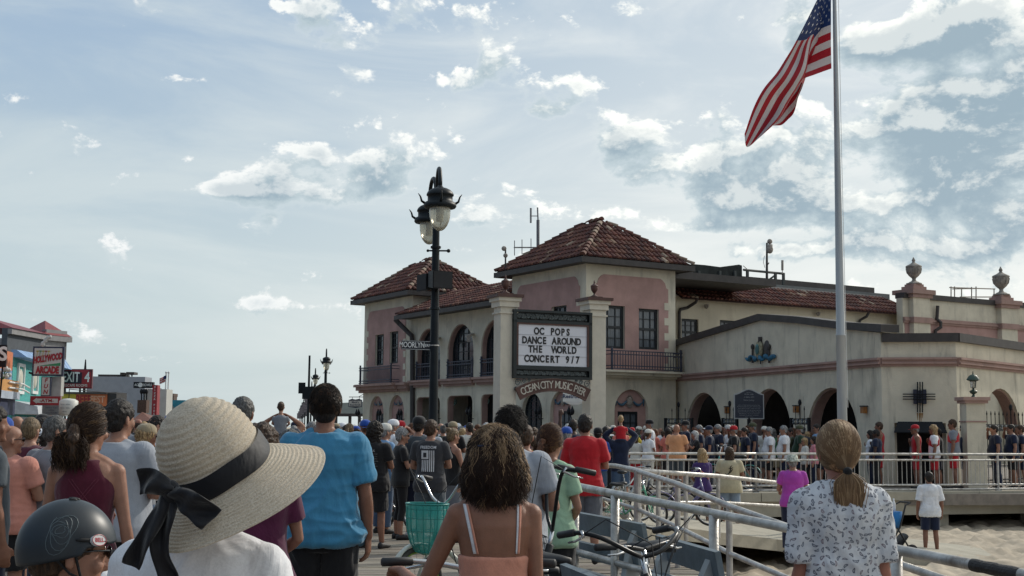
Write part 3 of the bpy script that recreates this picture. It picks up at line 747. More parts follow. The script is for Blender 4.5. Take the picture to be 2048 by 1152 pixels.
hA=at(1352, 640, 57.5);hall=wl(V((hA.x, hA.y, 0)), u2, 10, thick=.3);HL=hall.hit(1832, 660)[0];hall=wl(V((hA.x, hA.y, 0)), u2, HL, thick=.3)
ZH=hall.hit(1352, 592)[1]
hw=[hall.rect(1363, 638, 1397, 690), hall.rect(1440, 641, 1478, 695)]
mb=MB();hall.slab(mb, ZH, hw, z0=0.0);mb.build('wall', STUC2, pier)
for o in hw:hall.window(pier, o, 3, 4, CURT, fw=.10)
e0=hall.pt(-.1, ZH-.12, .55);e1=hall.pt(HL+.45, ZH-.12, .55);h0=hall.pt(-.1, ZH+.80, -1.1);h1=hall.pt(HL-1.1, ZH+.80, -1.1)
rf=thingpart('roof', pier);mb=MB();roof_plane(mb, [e0, e1, h1, h0], .05);mb.build('roof_deck', ROOFB, rf)
t=MB();tiles(t, [e0, e1, h1, h0], rn, lift=.01);t.build('roof_tile', TILEM, rf, kind='stuff')
mb=MB();hall.box(mb, -.1, HL-1.2, ZH+.80, ZH+.94, -1.35, -1.1);mb.build('ridge_board', mat('pale_flashing', (.33, .32, .30), .7), rf)
mb=MB();hall.box(mb, -.1, HL-.2, ZH+.35, ZH+1.12, -6.5, -1.5);mb.build('upper_parapet', mat('grey_parapet', (.16, .17, .17), .85), pier)
mb=MB();mb.prism([hall.pt(3.4, ZH+1.10, -3.0), hall.pt(4.5, ZH+1.62, -3.0), hall.pt(HL+.3, ZH+1.62, -3.0), hall.pt(HL+.3, ZH+.6, -3.0), hall.pt(3.4, ZH+.6, -3.0)], hall.N3*-5);mb.build('dark_roof', TRIM, pier)
def downspout(pts, r=.06, m=TRIM):
 mb=MB();mb.tube(pts, r, 8);mb.build('downspout', m, pier)
hp=lambda px, py, off:hall.pt(*hall.hit(px, py), off)
downspout([hp(1381, 597, .5), hp(1379, 606, .45), hp(1371, 616, .12), hp(1358, 619, .10), hp(1356, 625, .1), hp(1356, 700, .1)], .07)
downspout([hp(1723, 625, .5), hp(1721, 634, .4), hp(1716, 641, .12), hp(1714, 665, .10)], .07)
tq=lambda px, py, off:t2L.pt(*t2L.hit(px, py), off)
aq=lambda px, py, off:aW.pt(*aW.hit(px, py), off)
downspout([aq(812, 640, .6), aq(815, 650, .4), aq(829, 672, .15), aq(829, 690, .12), aq(829, 960, .12)], .12)
def flood(p, d, parent=pier):
 s_=thingpart('flood_lamp', parent);mb=MB();mb.tube([p, p+d*.22], [.05, .11], 10);mb.build('lamp_head', SWC, s_)
for px, py in((1411, 611), (1634, 626)):flood(hp(px, py, .18), V((-.5, -.7, -.3)).normalized())
for px, py in((881, 683), (948, 675)):
 mb=MB();c=aq(px, py, .25);mb.hexa([aq(px-5, py-9, .05), aq(px+2, py-9, .05), aq(px+9, py-3, .5), aq(px+2, py-3, .5), aq(px-5, py-6, .05), aq(px+2, py-6, .05), aq(px+9, py+1, .5), aq(px+2, py+1, .5)]);mb.box(aq(px+7, py+3, .45), (.16, .16, .3));mb.build('wall_bracket', SWC, pier)
def sconce(w, px, py):
 s_=thingpart('wall_lantern', pier);mb=MB();a, z=w.hit(px, py)
 mb.tube([w.pt(a, z-.25, .02), w.pt(a, z-.28, .2), w.pt(a, z-.1, .28), w.pt(a, z+.02, .28)], .02, 6)
 for da in(-.12, .12):mb.ball(w.pt(a+da, z+.05, .28), .09, 8, 6, sz=1.5);mb.tube([w.pt(a+da, z+.17, .28), w.pt(a+da, z+.28, .28)], [.05, .008], 6)
 mb.tube([w.pt(a-.12, z-.08, .28), w.pt(a+.12, z-.08, .28)], .015, 5);mb.build('lantern', BLACKM, s_)
for px, py in((767, 828), (809, 828), (724, 828)):sconce(t2L, px+1, py)
for px, py in((882, 826), (948, 826)):sconce(aW, px, py)
for px, py in((1087, 825), (1153, 826)):sconce(tL, px, py)
qA=at(1806, 640, 63.5);aud=wl(V((qA.x, qA.y, 0)), u2, 10, thick=.4);AL2=aud.hit(2048, 640)[0]+8;aud=wl(V((qA.x, qA.y, 0)), u2, AL2, thick=.4)
za=aud.hit(1930, 606)[1];mb=MB();aud.slab(mb, za);mb.build('wall', STUC, pier)
mb=MB();aud.box(mb, 0, AL2, za, za+.26, -.45, .12);mb.build('coping', TRIM, pier)
zp=aud.hit(1930, 649)[1];mb=MB();aud.box(mb, 0, AL2, zp-.12, zp+.16, -.02, .10);aud.box(mb, 0, AL2, zp-.02, zp+.08, -.02, .16);mb.build('band_moulding', PINKB, pier)
mb=MB();aud.box(mb, .1, AL2, zp-1.6, zp-.12, -.02, .03);mb.build('pink_panel', PINK, pier)
URN=mat('weathered_urn', (.30, .27, .23), .85, var=.3, vscale=5, bump=.4, bscale=14)
BRURN=mat('brown_urn', (.085, .038, .030), .6, var=.3)
def urn(parent, c, k, m=URN):
 mb=MB();prof=[(.36, 0), (.36, .06), (.28, .07), (.22, .12), (.12, .16), (.08, .24), (.10, .30), (.14, .33), (.24, .42), (.33, .58), (.36, .74), (.35, .80), (.38, .83), (.36, .88), (.22, .95), (.15, .99), (.08, 1.04), (.06, 1.09), (.09, 1.13), (.06, 1.20), (.015, 1.30)]
 mb.lathe([(r*k*(.8 if m is BRURN else 1), z*k)for r, z in prof], c, 20);o=mb.build('urn', m, parent, smooth=True)
 if m is BRURN:return o
 m2=MB()
 for i in range(10):
  a=2*math.pi*i/10;m2.tube([V(c)+V((math.cos(a)*.10*k, math.sin(a)*.10*k, .32*k)), V(c)+V((math.cos(a)*.33*k, math.sin(a)*.33*k, .56*k)), V(c)+V((math.cos(a)*.37*k, math.sin(a)*.37*k, .76*k))], .022*k, 5)
 m2.build('urn_rib', m, o);return o
for(x0, x1, yc, yu)in((1812, 1863, 574, 512), (1988, 2037, 596, 531)):
 ww=Wall(aud.pt(0, 0, .32)[:2], aud.pt(AL2, 0, .32)[:2]);a0, z1=ww.hit(x0+14, yc);a1, _=ww.hit(x1-4, yc)
 ps=thingpart('pilaster', pier);mb=MB();c=(a0+a1)/2;hw_=(a1-a0)/2;
 ww.box(mb, c-hw_, c+hw_, 0, z1-.5, -.95, 0.0);mb.build('shaft', STUC, ps)
 mb=MB();ww.box(mb, c-hw_-.12, c+hw_+.12, z1-.5, z1-.32, -1.05, .10);ww.box(mb, c-hw_-.22, c+hw_+.22, z1-.32, z1-.1, -1.15, .20);ww.box(mb, c-hw_*.8, c+hw_*.8, z1-.1, z1+.08, -.85, -.08);ww.box(mb, c-hw_*.6, c+hw_*.6, z1+.08, z1+.2, -.75, -.15)
 mb.build('pilaster_cap', PINKB, ps)
 mb=MB();ww.box(mb, c-hw_-.06, c+hw_+.06, zp-.12, zp+.16, -.9, .08);mb.build('pilaster_band', PINKB, ps)
 ztop=ww.hit((x0+x1)/2, yu)[1];urn(ps, ww.pt(c, z1+.2, -.45), (ztop-z1-.2)/1.30)
downspout([aud.pt(*aud.hit(1869, 612), .2), aud.pt(*aud.hit(1869, 638), .15), aud.pt(*aud.hit(1872, 646), .3), aud.pt(*aud.hit(1872, 655), .3), aud.pt(*aud.hit(1866, 662), .15), aud.pt(*aud.hit(1866, 690), .15)], .09)
rc=thingpart('roof_cover', pier);bw_=Wall(hall.pt(-1.6, 0, -2.6)[:2], hall.pt(8, 0, -2.6)[:2])
tp=[bw_.hit(x, y)for x, y in((1366, 531), (1385, 528), (1410, 530), (1440, 534), (1463, 531), (1478, 529), (1484, 531))]
mb=MB();bw_.slab(mb, tp, z0=bw_.hit(1420, 560)[1], a0=tp[0][0], a1=tp[-1][0], thick=1.6);mb.build('tarpaulin', mat('black_netting', (.022, .026, .024), .9, var=.4), rc)
mb=MB()
for x in(1380, 1395, 1437, 1467, 1492, 1548, 1564):
 a, z=bw_.hit(x, 548);bw_.box(mb, a-.06, a+.06, ZH+.6, bw_.hit(x, 542+max(0, (x-1480)*.06))[1], .05, .15)
def bp_(px, py, off=.1):return bw_.pt(*bw_.hit(px, py), off)
mb.tube([bp_(1352, 560), bp_(1480, 566)], .07, 4);mb.tube([bp_(1484, 540), bp_(1566, 548)], .06, 4);mb.tube([bp_(1362, 556), bp_(1382, 540)], .05, 4)
mb.tube([bp_(1520, 571), bp_(1546, 552)], .05, 4)
mb.build('cover_frame', mat('grey_timber', (.07, .075, .07), .8), rc)
mb=MB();mb.tube([bp_(1484, 532), bp_(1494, 541), bp_(1505, 543), bp_(1566, 547)], .02, 4);mb.tube([bp_(1484, 556), bp_(1492, 566), bp_(1500, 568)], .02, 4);mb.build('sagging_net_edge', TRIM, rc)
mast=thingpart('camera_mast', pier);mb=MB();mb.tube([bp_(1531, 572), bp_(1531, 486)], [.07, .045], 8)
mb.tube([bp_(1526, 512), bp_(1524, 525), bp_(1527, 536)], .012, 5);mb.tube([bp_(1531, 532), bp_(1535, 526)], .03, 5);mb.build('mast_pole', TRIM, mast)
mb=MB();mb.ball(bp_(1534, 484, .2), .13, 12, 8);mb.ball(bp_(1534, 500, .2), .17, 12, 8, sz=1.2);mb.tube([bp_(1534, 490, .2), bp_(1534, 500, .2)], .14, 10);mb.build('dome_camera', SWC, mast, smooth=True)
mb=MB();mb.tube([bp_(1562, 548), bp_(1562, 538)], .02, 6);mb.tube([bp_(1562, 541), bp_(1562, 521)], .06, 8);mb.build('stub_aerial', SWC, mast)
aer=thingpart('aerial', pier);bk2=Wall((O+v2_*5.5+u2*-3)[:2], (O+v2_*5.5+u2*6)[:2])
def b2(px, py, off=0):return bk2.pt(*bk2.hit(px, py), off)
mb=MB();mb.tube([b2(1076, 520), b2(1076, 440)], .07, 8);mb.tube([b2(1076, 440), b2(1075, 415)], .035, 6);mb.tube([b2(1060, 432), b2(1075, 432)], .02, 5)
mb.tube([b2(1061, 416), b2(1061, 446)], .03, 5);mb.tube([b2(1063, 416), b2(1063, 446)], .012, 5)
mb.tube([b2(1028, 495), b2(1076, 495)], .03, 5)
for x, y0, y1 in((1029, 481, 511), (1044, 479, 509), (1062, 477, 508)):mb.tube([b2(x, y0), b2(x, y1)], .018, 5)
mb.build('aerial_mast', mat('dull_aluminium', (.20, .20, .21), .5, metal=.6), aer)
mast=thingpart('camera_mast', pier);mb=MB();mb.tube([b2(1011, 545), b2(1011, 497)], .04, 6);mb.build('mast_pole', TRIM, mast)
mb=MB();mb.ball(b2(1008, 497), .11, 10, 6);mb.ball(b2(1011, 511), .10, 10, 6);mb.build('dome_camera', SWC, mast, smooth=True)
sc=thingpart('roof_railing', pier);sw_=Wall(aud.pt(0, 0, -4)[:2], aud.pt(AL2, 0, -4)[:2]);s3=lambda px, py, off=0:sw_.pt(*sw_.hit(px, py), off)
mb=MB()
for x, y0, y1 in((1902, 573, 600), (1909, 573, 600), (1923, 577, 601), (1943, 574, 602), (1952, 573, 602), (1988, 577, 600)):mb.tube([s3(x, y0), s3(x, y1+8)], .035, 5)
mb.tube([s3(1899, 575), s3(1990, 578)], .035, 5);mb.tube([s3(1920, 594), s3(1990, 594)], .035, 5);mb.tube([s3(1905, 578), s3(1950, 577)], .03, 5)
mb.build('scaffold_pipe', SWC, sc)
SD=39.0
pl=at(1008, 900, SD-.6);pr=at(1188, 900, SD+.6)
sgw=Wall(pl[:2], pr[:2], .3)
SCREAM=mat('pillar_stucco', (.62, .575, .475), .88, var=.07, bump=.3, bscale=26, stain=((.30, .27, .22), 1.2, .35))
def pillar(c, px0, px1, ycap, yurn, lab):
 d=c.y;w=45*d/FPX/1.30;t=wthing('pillar', lab, 'pillar', (c.x, c.y, 0), 'pillars of the concert sign')
 ax=(sgw.D3, sgw.N3, sgw.Z3);z1=at(px0, ycap, d).z
 mb=MB();mb.box((c.x, c.y, (z1-.45)/2), (w, w, z1-.45), ax);mb.build('shaft', SCREAM, t)
 mb=MB();mb.box((c.x, c.y, z1-.62), (w+.08, w+.08, .05), ax);mb.box((c.x, c.y, z1-.36), (w+.12, w+.12, .17), ax);mb.box((c.x, c.y, z1-.22), (w+.22, w+.22, .11), ax);mb.build('capital', SCREAM, t)
 mb=MB();mb.box((c.x, c.y, z1-.12), (w+.34, w+.34, .09), ax);mb.box((c.x, c.y, z1-.05), (w*.72, w*.72, .05), ax);mb.build('cap_slab', BRURN, t)
 zt=at((px0+px1)/2, yurn, d).z;urn(t, V((c.x, c.y, z1-.025)), (zt-z1)/1.30, BRURN);return w
wA=pillar(V((pl.x, pl.y, 0)), 979, 1031, 585, 548, 'cream stucco pillar with brown urn, left of the concert sign')
wB=pillar(V((pr.x, pr.y, 0)), 1163, 1217, 592, 559, 'cream stucco pillar with brown urn, right of the concert sign')
mq=wthing('marquee_sign', 'white changeable letter board announcing a concert in an ornate green frame', 'sign', (sgw.pt(sgw.L/2, 0).x, sgw.pt(sgw.L/2, 0).y, 0))
GREENF=mat('verdigris_green_frame', (.007, .014, .016), .5, var=.3);LACE=mat('weathered_scroll', (.085, .10, .10), .6, var=.5, vscale=20)
sgf=Wall(sgw.pt(0, 0, .33)[:2], sgw.pt(sgw.L, 0, .33)[:2])
def sp(px, py, off=0.0):return sgf.pt(*sgf.hit(px, py), off)
def sbox(mb, x0, y0, x1, y1, o0, o1):
 a0, zt=sgf.hit(x0, (y0));_, zb=sgf.hit(x0, y1);a1, zt2=sgf.hit(x1, y0);_, zb2=sgf.hit(x1, y1)
 zt=(zt+zt2)/2;zb=(zb+zb2)/2;sgf.box(mb, a0, a1, zb, zt, o0, o1)
a0=sgf.hit(1026, 700)[0];a1=sgf.hit(1183, 700)[0]
zt=sgf.hit(1105, 622)[1];z1=sgf.hit(1105, 649)[1];z2=sgf.hit(1105, 731)[1];z3=sgf.hit(1105, 737)[1];z4=sgf.hit(1105, 758)[1]
mb=MB()
sgf.box(mb, a0, a1, zt-.07, zt, -.2, .06);sgf.box(mb, a0, a1, z1+.02, z1+.10, -.2, .05);sgf.box(mb, a0, a0+.10, z4, zt-.071, -.2, .05);sgf.box(mb, a1-.10, a1, z4, zt-.071, -.2, .05)
sgf.box(mb, a0+.101, a1-.101, z3-.05, z2-.02, -.2, .05);sgf.box(mb, a0+.101, a1-.101, z4, z4+.07, -.2, .052)
sgf.box(mb, a0+.1, a1-.1, z4+.02, zt-.02, -.18, -.06)
mb.build('frame', GREENF, mq)
mb=MB();sgf.box(mb, a0+.1, a0+.16, z2-.02, z1+.02, -.1, .04);sgf.box(mb, a1-.16, a1-.1, z2-.02, z1+.02, -.1, .04);sgf.box(mb, a0+.16, a1-.16, z1-.03, z1+.02, -.1, .04);mb.build('inner_frame', BRURN, mq)
mb=MB();
LB=mat('letter_board_white', (.68, .69, .74), .35, var=.03, vscale=1)
x0, x1=a0+.16, a1-.16;
for i in range(4):
 za, zb=z2-.02+(z1-z2)*i/4, z2-.02+(z1-z2)*(i+1)/4-.008
 m_=MB();sgf.box(m_, x0, x1, za, zb, -.06, .0);m_.build('letter_panel', LB, mq)
m_=MB()
for i in range(1, 4):
 z=z2-.02+(z1-z2)*i/4;sgf.box(m_, x0, x1, z-.012, z, -.01, .012)
m_.build('letter_track', mat('track_grey', (.42, .43, .47), .5), mq)
LET=mat('black_letter', (.008, .008, .01), .5)
def marquee_line(s, px0, px1, py):
 """single upright letters, each a piece of its own"""
 a0_, z=sgf.hit(px0, py);a1_, zz=sgf.hit(px1, py);zm=sgf.hit((px0+px1)/2, py)[1];n=len(s);st=(a1_-a0_)/(n-1)
 for i, ch in enumerate(s):
  if ch==' ':continue
  text(ch, mq, sgf.pt(a0_+st*i, zm, 0), sgf.D3, sgf.Z3, LET, .285, name='letter', off=.008, bold=.04, sx=.78, extrude=.004)
marquee_line('OC POPS', 1073, 1136, 664);marquee_line('DANCE AROUND', 1049, 1157, 682.5);marquee_line('THE  WORLD', 1061, 1148, 700);marquee_line('CONCERT 9/7', 1053, 1155, 719)
def scroll(name, zb, zt_, a_0, a_1, off=.0, k=1.0):
 mb=MB();h=zt_-zb;x=a_0+h*.4;zc=(zb+zt_)/2;flip=1;n=0
 while x<a_1-h*.3:
  pts=[sgf.pt(x+math.cos(t)*h*.40*(1-t/14), zc+flip*math.sin(t)*h*.40*(1-t/14), off+.01)for t in[j*.55 for j in range(19)]]
  mb.tube(pts, .020*k, 5);
  mb.tube([sgf.pt(x-h*.45, zc-flip*h*.4, off+.01), sgf.pt(x, zc-flip*h*.1, off+.01), sgf.pt(x+h*.45, zc+flip*h*.42, off+.01)], .014*k, 5)
  mb.ball(sgf.pt(x+h*.46, zc-flip*h*.25, off+.015), .035*k, 6, 4)
  x+=h*.78;flip=-flip
 mb.build(name, LACE, mq, smooth=True)
scroll('scroll_work', z1+.12, zt-.09, a0+.12, a1-.12, -.03);scroll('scroll_work', z4+.09, z3-.07, a0+.12, a1-.12, -.03)
al, zl0=sgf.hit(1024, 776);ar, _=sgf.hit(1180, 785);ac=(a0+a1)/2;W2=(a1-a0)/2
z_mid=sgf.hit(1105, 757)[1];z_end=sgf.hit(1105, 780)[1];hgt=z_mid-sgf.hit(1105, 783)[1]
sag=z_mid-z_end;Rr=(W2*W2+sag*sag)/(2*sag)
def arcp(a, dr, off):
 th=(a-ac)/Rr;return sgf.pt(ac+math.sin(th)*(Rr+dr), z_mid-Rr+math.cos(th)*(Rr+dr), off)
mb=MB();N_=24;
for i in range(N_):
 xa, xb=a0+(a1-a0)*i/N_, a0+(a1-a0)*(i+1)/N_
 mb.hexa([arcp(xa, -hgt, 0), arcp(xb, -hgt, 0), arcp(xb, -hgt, .08), arcp(xa, -hgt, .08), arcp(xa, 0, 0), arcp(xb, 0, 0), arcp(xb, 0, .08), arcp(xa, 0, .08)])
mb.build('arched_board', BRURN, mq)
mb=MB()
for dr in(-.012, -hgt+.012):mb.tube([arcp(a0+(a1-a0)*i/N_, dr, .085)for i in range(N_+1)], .012, 4)
mb.build('board_edge', mat('tan_edge', (.16, .10, .08), .6), mq)
CRM=mat('cream_letter', (.55, .52, .44), .6)
S_='OCEAN CITY MUSIC PIER';wd={'I':.5, ' ':.62, 'M':1.3, 'C':1.0, 'E':.92, 'T':.95}
tot=sum(wd.get(c, 1.05)for c in S_);x=a0+.14;sc_=(a1-a0-.28)/tot
for ch in S_:
 w_=wd.get(ch, 1.05)*sc_;a=x+w_/2;x+=w_
 if ch==' ':continue
 th=(a-ac)/Rr;d3=sgf.D3*math.cos(th)-sgf.Z3*math.sin(th);zz=sgf.Z3*math.cos(th)+sgf.D3*math.sin(th)
 text(ch, mq, arcp(a, -hgt/2, .082), d3, zz, CRM, hgt*.82, name='letter', bold=.004, sx=.74, extrude=.003)
mb=MB()
for sg, e in((1, a0), (-1, a1)):
 for(dx_, dz_, r_)in((.16, -.13, .11), (.36, -.08, .07), (.52, -.05, .05), (.1, -.32, .07)):
  c_=(e+sg*dx_, z4+dz_);mb.tube([sgf.pt(c_[0]+math.cos(t)*r_*(1-t/12), c_[1]+math.sin(t)*r_*(1-t/12), .01)for t in[j*.6 for j in range(16)]], .014, 5)
mb.build('scroll_bracket', LACE, mq)
hs=wthing('hanging_sign', 'small white and blue shop sign hanging behind the arched name board', 'sign', tuple(at(1150, 860, 44)))
mb=MB();c=at(1149, 793, 44);mb.box(c, (.78, .06, .36));mb.ball(c-V((0, 0, .14)), .3, 14, 6, sx=1.15, sy=.08, sz=.5);mb.build('sign_board', WHITE, hs)
text('Restrooms', hs, c+V((0, -.035, 0)), (1, 0, 0), (0, 0, 1), mat('navy_letter', (.02, .04, .12), .6), .18, bold=.02)
mb=MB();mb.tube([c+V((-.3, 0, .18)), c+V((-.3, 0, 1.2))], .012, 5);mb.tube([c+V((.3, 0, .18)), c+V((.3, 0, 1.2))], .012, 5);mb.tube([c+V((-.4, 0, 1.2)), c+V((.4, 0, 1.2)), c+V((.4, 6.5, 1.2))], .02, 5);mb.build('sign_bracket', BLACKM, hs)
GLOBE=bpy.data.materials.new('lamp_globe');GLOBE.use_nodes=True;_p=GLOBE.node_tree.nodes['Principled BSDF']
_p.inputs['Base Color'].default_value=(.66, .64, .52, 1);_p.inputs['Roughness'].default_value=.18;_p.inputs['Transmission Weight'].default_value=.55
_p.inputs['Subsurface Weight'].default_value=.0
POLE=mat('black_green_pole', (.007, .011, .014), .5, var=.3, spec=.25)
def lamp_head(parent, c, k=1.0):
 """lamp head hanging at c (rim centre)"""
 h=thingpart('lamp_head', parent);mb=MB()
 prof=[(.03, .43), (.05, .40), (.07, .375), (.14, .355), (.20, .325), (.245, .285), (.265, .245), (.27, .225), (.262, .21), (.245, .20), (.245, .10), (.29, .08), (.30, .055), (.318, .04), (.322, .0), (.30, -.03), (.22, -.035), (.21, .0)]
 mb.lathe([(r*k, z*k)for r, z in prof[::-1]], c, 28);mb.build('hood', POLE, h, smooth=True)
 mb=MB();prof=[(.205, -.02), (.208, -.10), (.200, -.20), (.178, -.30), (.145, -.38), (.10, -.44), (.05, -.475), (.004, -.485)]
 mb.lathe([(r*k, z*k)for r, z in prof[::-1]], c, 24, closed_caps=False);mb.build('globe', GLOBE, h, smooth=True)
 mb=MB();mb.tube([c+V((0, 0, -.02))*k, c+V((0, 0, -.28))*k], .05*k, 8);mb.build('bulb', WHITE, h)
 for i in range(4):
  a=math.pi/2*i+.12;r=V((math.cos(a), math.sin(a), 0));mb=MB()
  mb.tube([c+(r*.30+V((0, 0, .06)))*k, c+(r*.36+V((0, 0, .10)))*k, c+(r*.385+V((0, 0, .19)))*k, c+(r*.43+V((0, 0, .25)))*k], [.028*k, .024*k, .018*k, .006*k], 6);mb.build('hood_leaf', POLE, h, smooth=True)
 return h
def crook(mb, p, c, top, k=1.0):
 """arm from the pole up and over down to the head"""
 pts=[];m_=(p+c)/2;hd=(c-p);hd.z=0;r=hd.length/2
 for i in range(13):
  a=math.pi*i/12;q=m_-hd.normalized()*math.cos(a)*r;q.z=top-r*.9+math.sin(a)*r*.9;pts.append(q)
 mb.tube([V((p.x, p.y, p.z))]+pts+[V((c.x, c.y, c.z))], .042*k, 8)
 for f in(.25, .5):
  mb.ball(V((p.x, p.y, p.z+(top-p.z)*f))+hd.normalized()*.12, .05*k, 6, 4)
def banner(parent, p, d, k):
 b=thingpart('banner', parent);c=p+d*.42;mb=MB();mb.box(c, (.62, .02, 1.25), (d, V((-d.y, d.x, 0)), V((0, 0, 1))));mb.build('banner_cloth', mat('banner_grey', (.17, .15, .16), .8, var=.3, vscale=4), b)
 mb=MB()
 for z in(.64, -.64):mb.tube([p+V((0, 0, z)), p+V((0, 0, z))+d*.8], .02, 5)
 mb.build('banner_arm', POLE, b)
def street_lamp(px, d, label, heads, full=False, arm=(.0, 1.0), top=6.75, poler=.085, bn=True):
 q=at(px, 600, d);base=V((q.x, q.y, 0));t=wthing('street_lamp', label, 'street lamp', tuple(base), 'black street lamps along the boardwalk')
 mb=MB();prof=[(.26, 0), (.26, .1), (.2, .16), (.2, .75), (.16, .85), (.14, .95), (.115, 1.1), (poler*1.05, 2.0), (poler*.95, 4.5), (poler*.8, 6.1), (.06, 6.2), (.04, 6.3)]
 mb.lathe(prof, base, 16 if full else 10);mb.build('pole', POLE, t, smooth=True)
 mb=MB()
 for z in(4.0, 5.25, 5.95):m2=MB();m2.lathe([(poler*1.02, z-.03), (poler*1.25, z-.02), (poler*1.25, z+.02), (poler*1.02, z+.03)], base, 12);m2.build('pole_collar', POLE, t)
 mb.tube([base+V((-.15, 0, 5.18)), base+V((.24, 0, 5.18))], .018, 6);mb.ball(base+V((.26, 0, 5.18)), .04, 8, 6);mb.ball(base+V((-.16, 0, 5.18)), .03, 8, 6);mb.build('cross_bar', POLE, t)
 am=MB()
 for c in heads:
  c=V(c);lamp_head(t, c);crook(am, V((base.x, base.y, 5.9))+(V((c.x, c.y, 0))-base).normalized()*.08, c+V((0, 0, .40)), top)
 am.build('arm', POLE, t, smooth=True)
 return t, base
LD=26.2;lb=at(870, 600, LD);h1_=at(880, 413, LD-1.1);h2_=at(859, 450, LD+.8);h2_.z=h1_.z
lampt, lbase=street_lamp(870, LD, 'nearest black twin headed street lamp carrying the street name sign and loudspeakers', [h1_, h2_], True)
def lp(px, py, off=0.0):return at(px, py, LD+off)
for px, py, yaw, s_, lab in((879, 561, .5, 1.0, 'front'), (856, 566, -1.0, .95, 'side')):
 t=wthing('loudspeaker', 'black box loudspeaker on the nearest lamp post, turned to the %s'%('right' if lab=='front' else 'left'), 'loudspeaker', tuple(lp(px, py)), 'loudspeakers on the nearest lamp post')
 X=V((math.cos(yaw), math.sin(yaw), 0));Y=V((-math.sin(yaw), math.cos(yaw), 0));c=lp(px, py, -.22 if lab=='front' else .1)
 mb=MB();w, h, dd=.44*s_, .36*s_, .30*s_
 b=[c-X*w/2-Y*dd/2, c+X*w/2-Y*dd/2, c+X*w*.42+Y*dd/2, c-X*w*.42+Y*dd/2]
 mb.hexa([p+V((0, 0, -h/2+(.05 if i>1 else 0)))for i, p in enumerate(b)]+[p+V((0, 0, h/2))for p in b]);mb.build('cabinet', BLACKM, t)
 mb=MB();mb.box(c-Y*(dd/2+.008), (w*.92, .012, h*.9), (X, Y, V((0, 0, 1))));mb.build('grille', mat('speaker_mesh', (.02, .021, .024), .8), t)
 mb=MB();mb.tube([c+Y*.1+V((0, 0, h/2)), lp(870, py-14), ], .025, 6);mb.tube([c+Y*.1-V((0, 0, h/2)), lp(870, py+26)], .018, 6);mb.build('bracket', BLACKM, t)
t=wthing('loudspeaker', 'small pale horn speaker on the right of the nearest lamp post', 'loudspeaker', tuple(lp(888, 560)));c=lp(884, 562, .05)
mb=MB();mb.tube([c+V((-.05, .05, .02)), c+V((.08, -.1, 0))], [.05, .13], 12);mb.build('horn', SWC, t);mb=MB();mb.tube([c+V((-.05, .05, .02)), lp(872, 562)], .02, 6);mb.build('bracket', BLACKM, t)
t=wthing('street_sign', 'black street name plate with white letters fixed to the nearest lamp post', 'sign', tuple(lp(833, 690)))
NP=mat('sign_black', (.010, .011, .016), .4);sc0=lp(832.5, 690.5);X=(lp(862, 691.5)-lp(803, 689.5)).normalized();Zs=V((0, 0, 1))-X*X.z;Zs.normalize();Ys=Zs.cross(X)
mb=MB();mb.box(sc0, (.595, .02, .185), (X, Ys, Zs));mb.build('sign_plate', NP, t)
LW=mat('white_letter', (.70, .72, .70), .5)
mb=MB()
for z in(-.082, .082):mb.box(sc0-Ys*.012+Zs*z, (.58, .003, .006), (X, Ys, Zs))
mb.build('sign_border', LW, t)
text('MOORLYN', t, sc0-X*.085-Ys*.012, X, Zs, LW, .155, bold=.012, sx=.70, spacing=.95);text('TERR', t, sc0+X*.212-Ys*.012, X, Zs, LW, .075, bold=.012, sx=.95)
mb=MB();mb.tube([lp(863, 690), lp(872, 690)], .02, 6);mb.lathe([(.096, -.012), (.1, -.01), (.1, .01), (.096, .012)], V((lbase.x, lbase.y, lp(870, 691).z)), 16);mb.build('sign_clamp', GALV, t)
fl=[]
for i, (d, nm)in enumerate([(87, 'tallest looking lamp of the far row, just right of the man in blue'), (116, 'second lamp of the far row, smaller, beside the bare pole'), (150, 'third lamp of the far row, with a banner'), (180, 'fourth lamp of the far row'), (212, 'fifth lamp of the far row'), (245, 'sixth lamp of the far row'), (280, 'seventh lamp of the far row'), (320, 'eighth and farthest lamp of the row')]):
 px={87:655, 116:634}.get(d, 1024+(-12.3-.168*(d-87))/d*FPX)
 q=at(px, 640, d);dd_=V((q.x, q.y, 0)).normalized();c1=V((q.x, q.y, 5.83))-dd_*.95;c2=V((q.x, q.y, 5.83))+dd_*.95
 tt, bb=street_lamp(px, d, 'street lamp, '+nm, [c1, c2]if d<200 else[c1], poler=.10)
 if d>=116:banner(tt, V((bb.x, bb.y, 4.2)), V((-1, 0, 0)), 1);
 if d>=116:banner(tt, V((bb.x, bb.y, 4.2)), V((1, 0, 0)), 1)
q=at(617, 800, 95);t=wthing('bare_pole', 'tall plain dark pole standing among the far lamps', 'pole', (q.x, q.y, 0));mb=MB();mb.lathe([(.1, 0), (.09, 3), (.075, at(618, 711, 95).z), (.001, at(618, 711, 95).z+.01)], (q.x, q.y, 0), 10);mb.build('pole', POLE, t)
mb=MB();mb.box((q.x+.05, q.y-.2, 4.05), (.9, .5, .9));mb.box((q.x-.5, q.y, 4.4), (.5, .1, .8));mb.build('control_box', POLE, t)
FD=22.0
fb=at(1684, 812, FD);ft=at(1665.5, 17, FD)
t=wthing('flagpole', 'tall grey metal flagpole rising past the top of the picture', 'flagpole', (fb.x, fb.y, -.9))
POLEG=mat('brushed_grey_pole', (.34, .355, .36), .42, metal=.25, var=.14, vscale=6, stretch=(1, 1, .1), bump=.06)
r_b=19.0/2*FD/FPX;r_t=8.0/2*FD/FPX
mb=MB();zt_=ft.z+1.4;k_=(r_b-r_t)/(ft.z-fb.z)
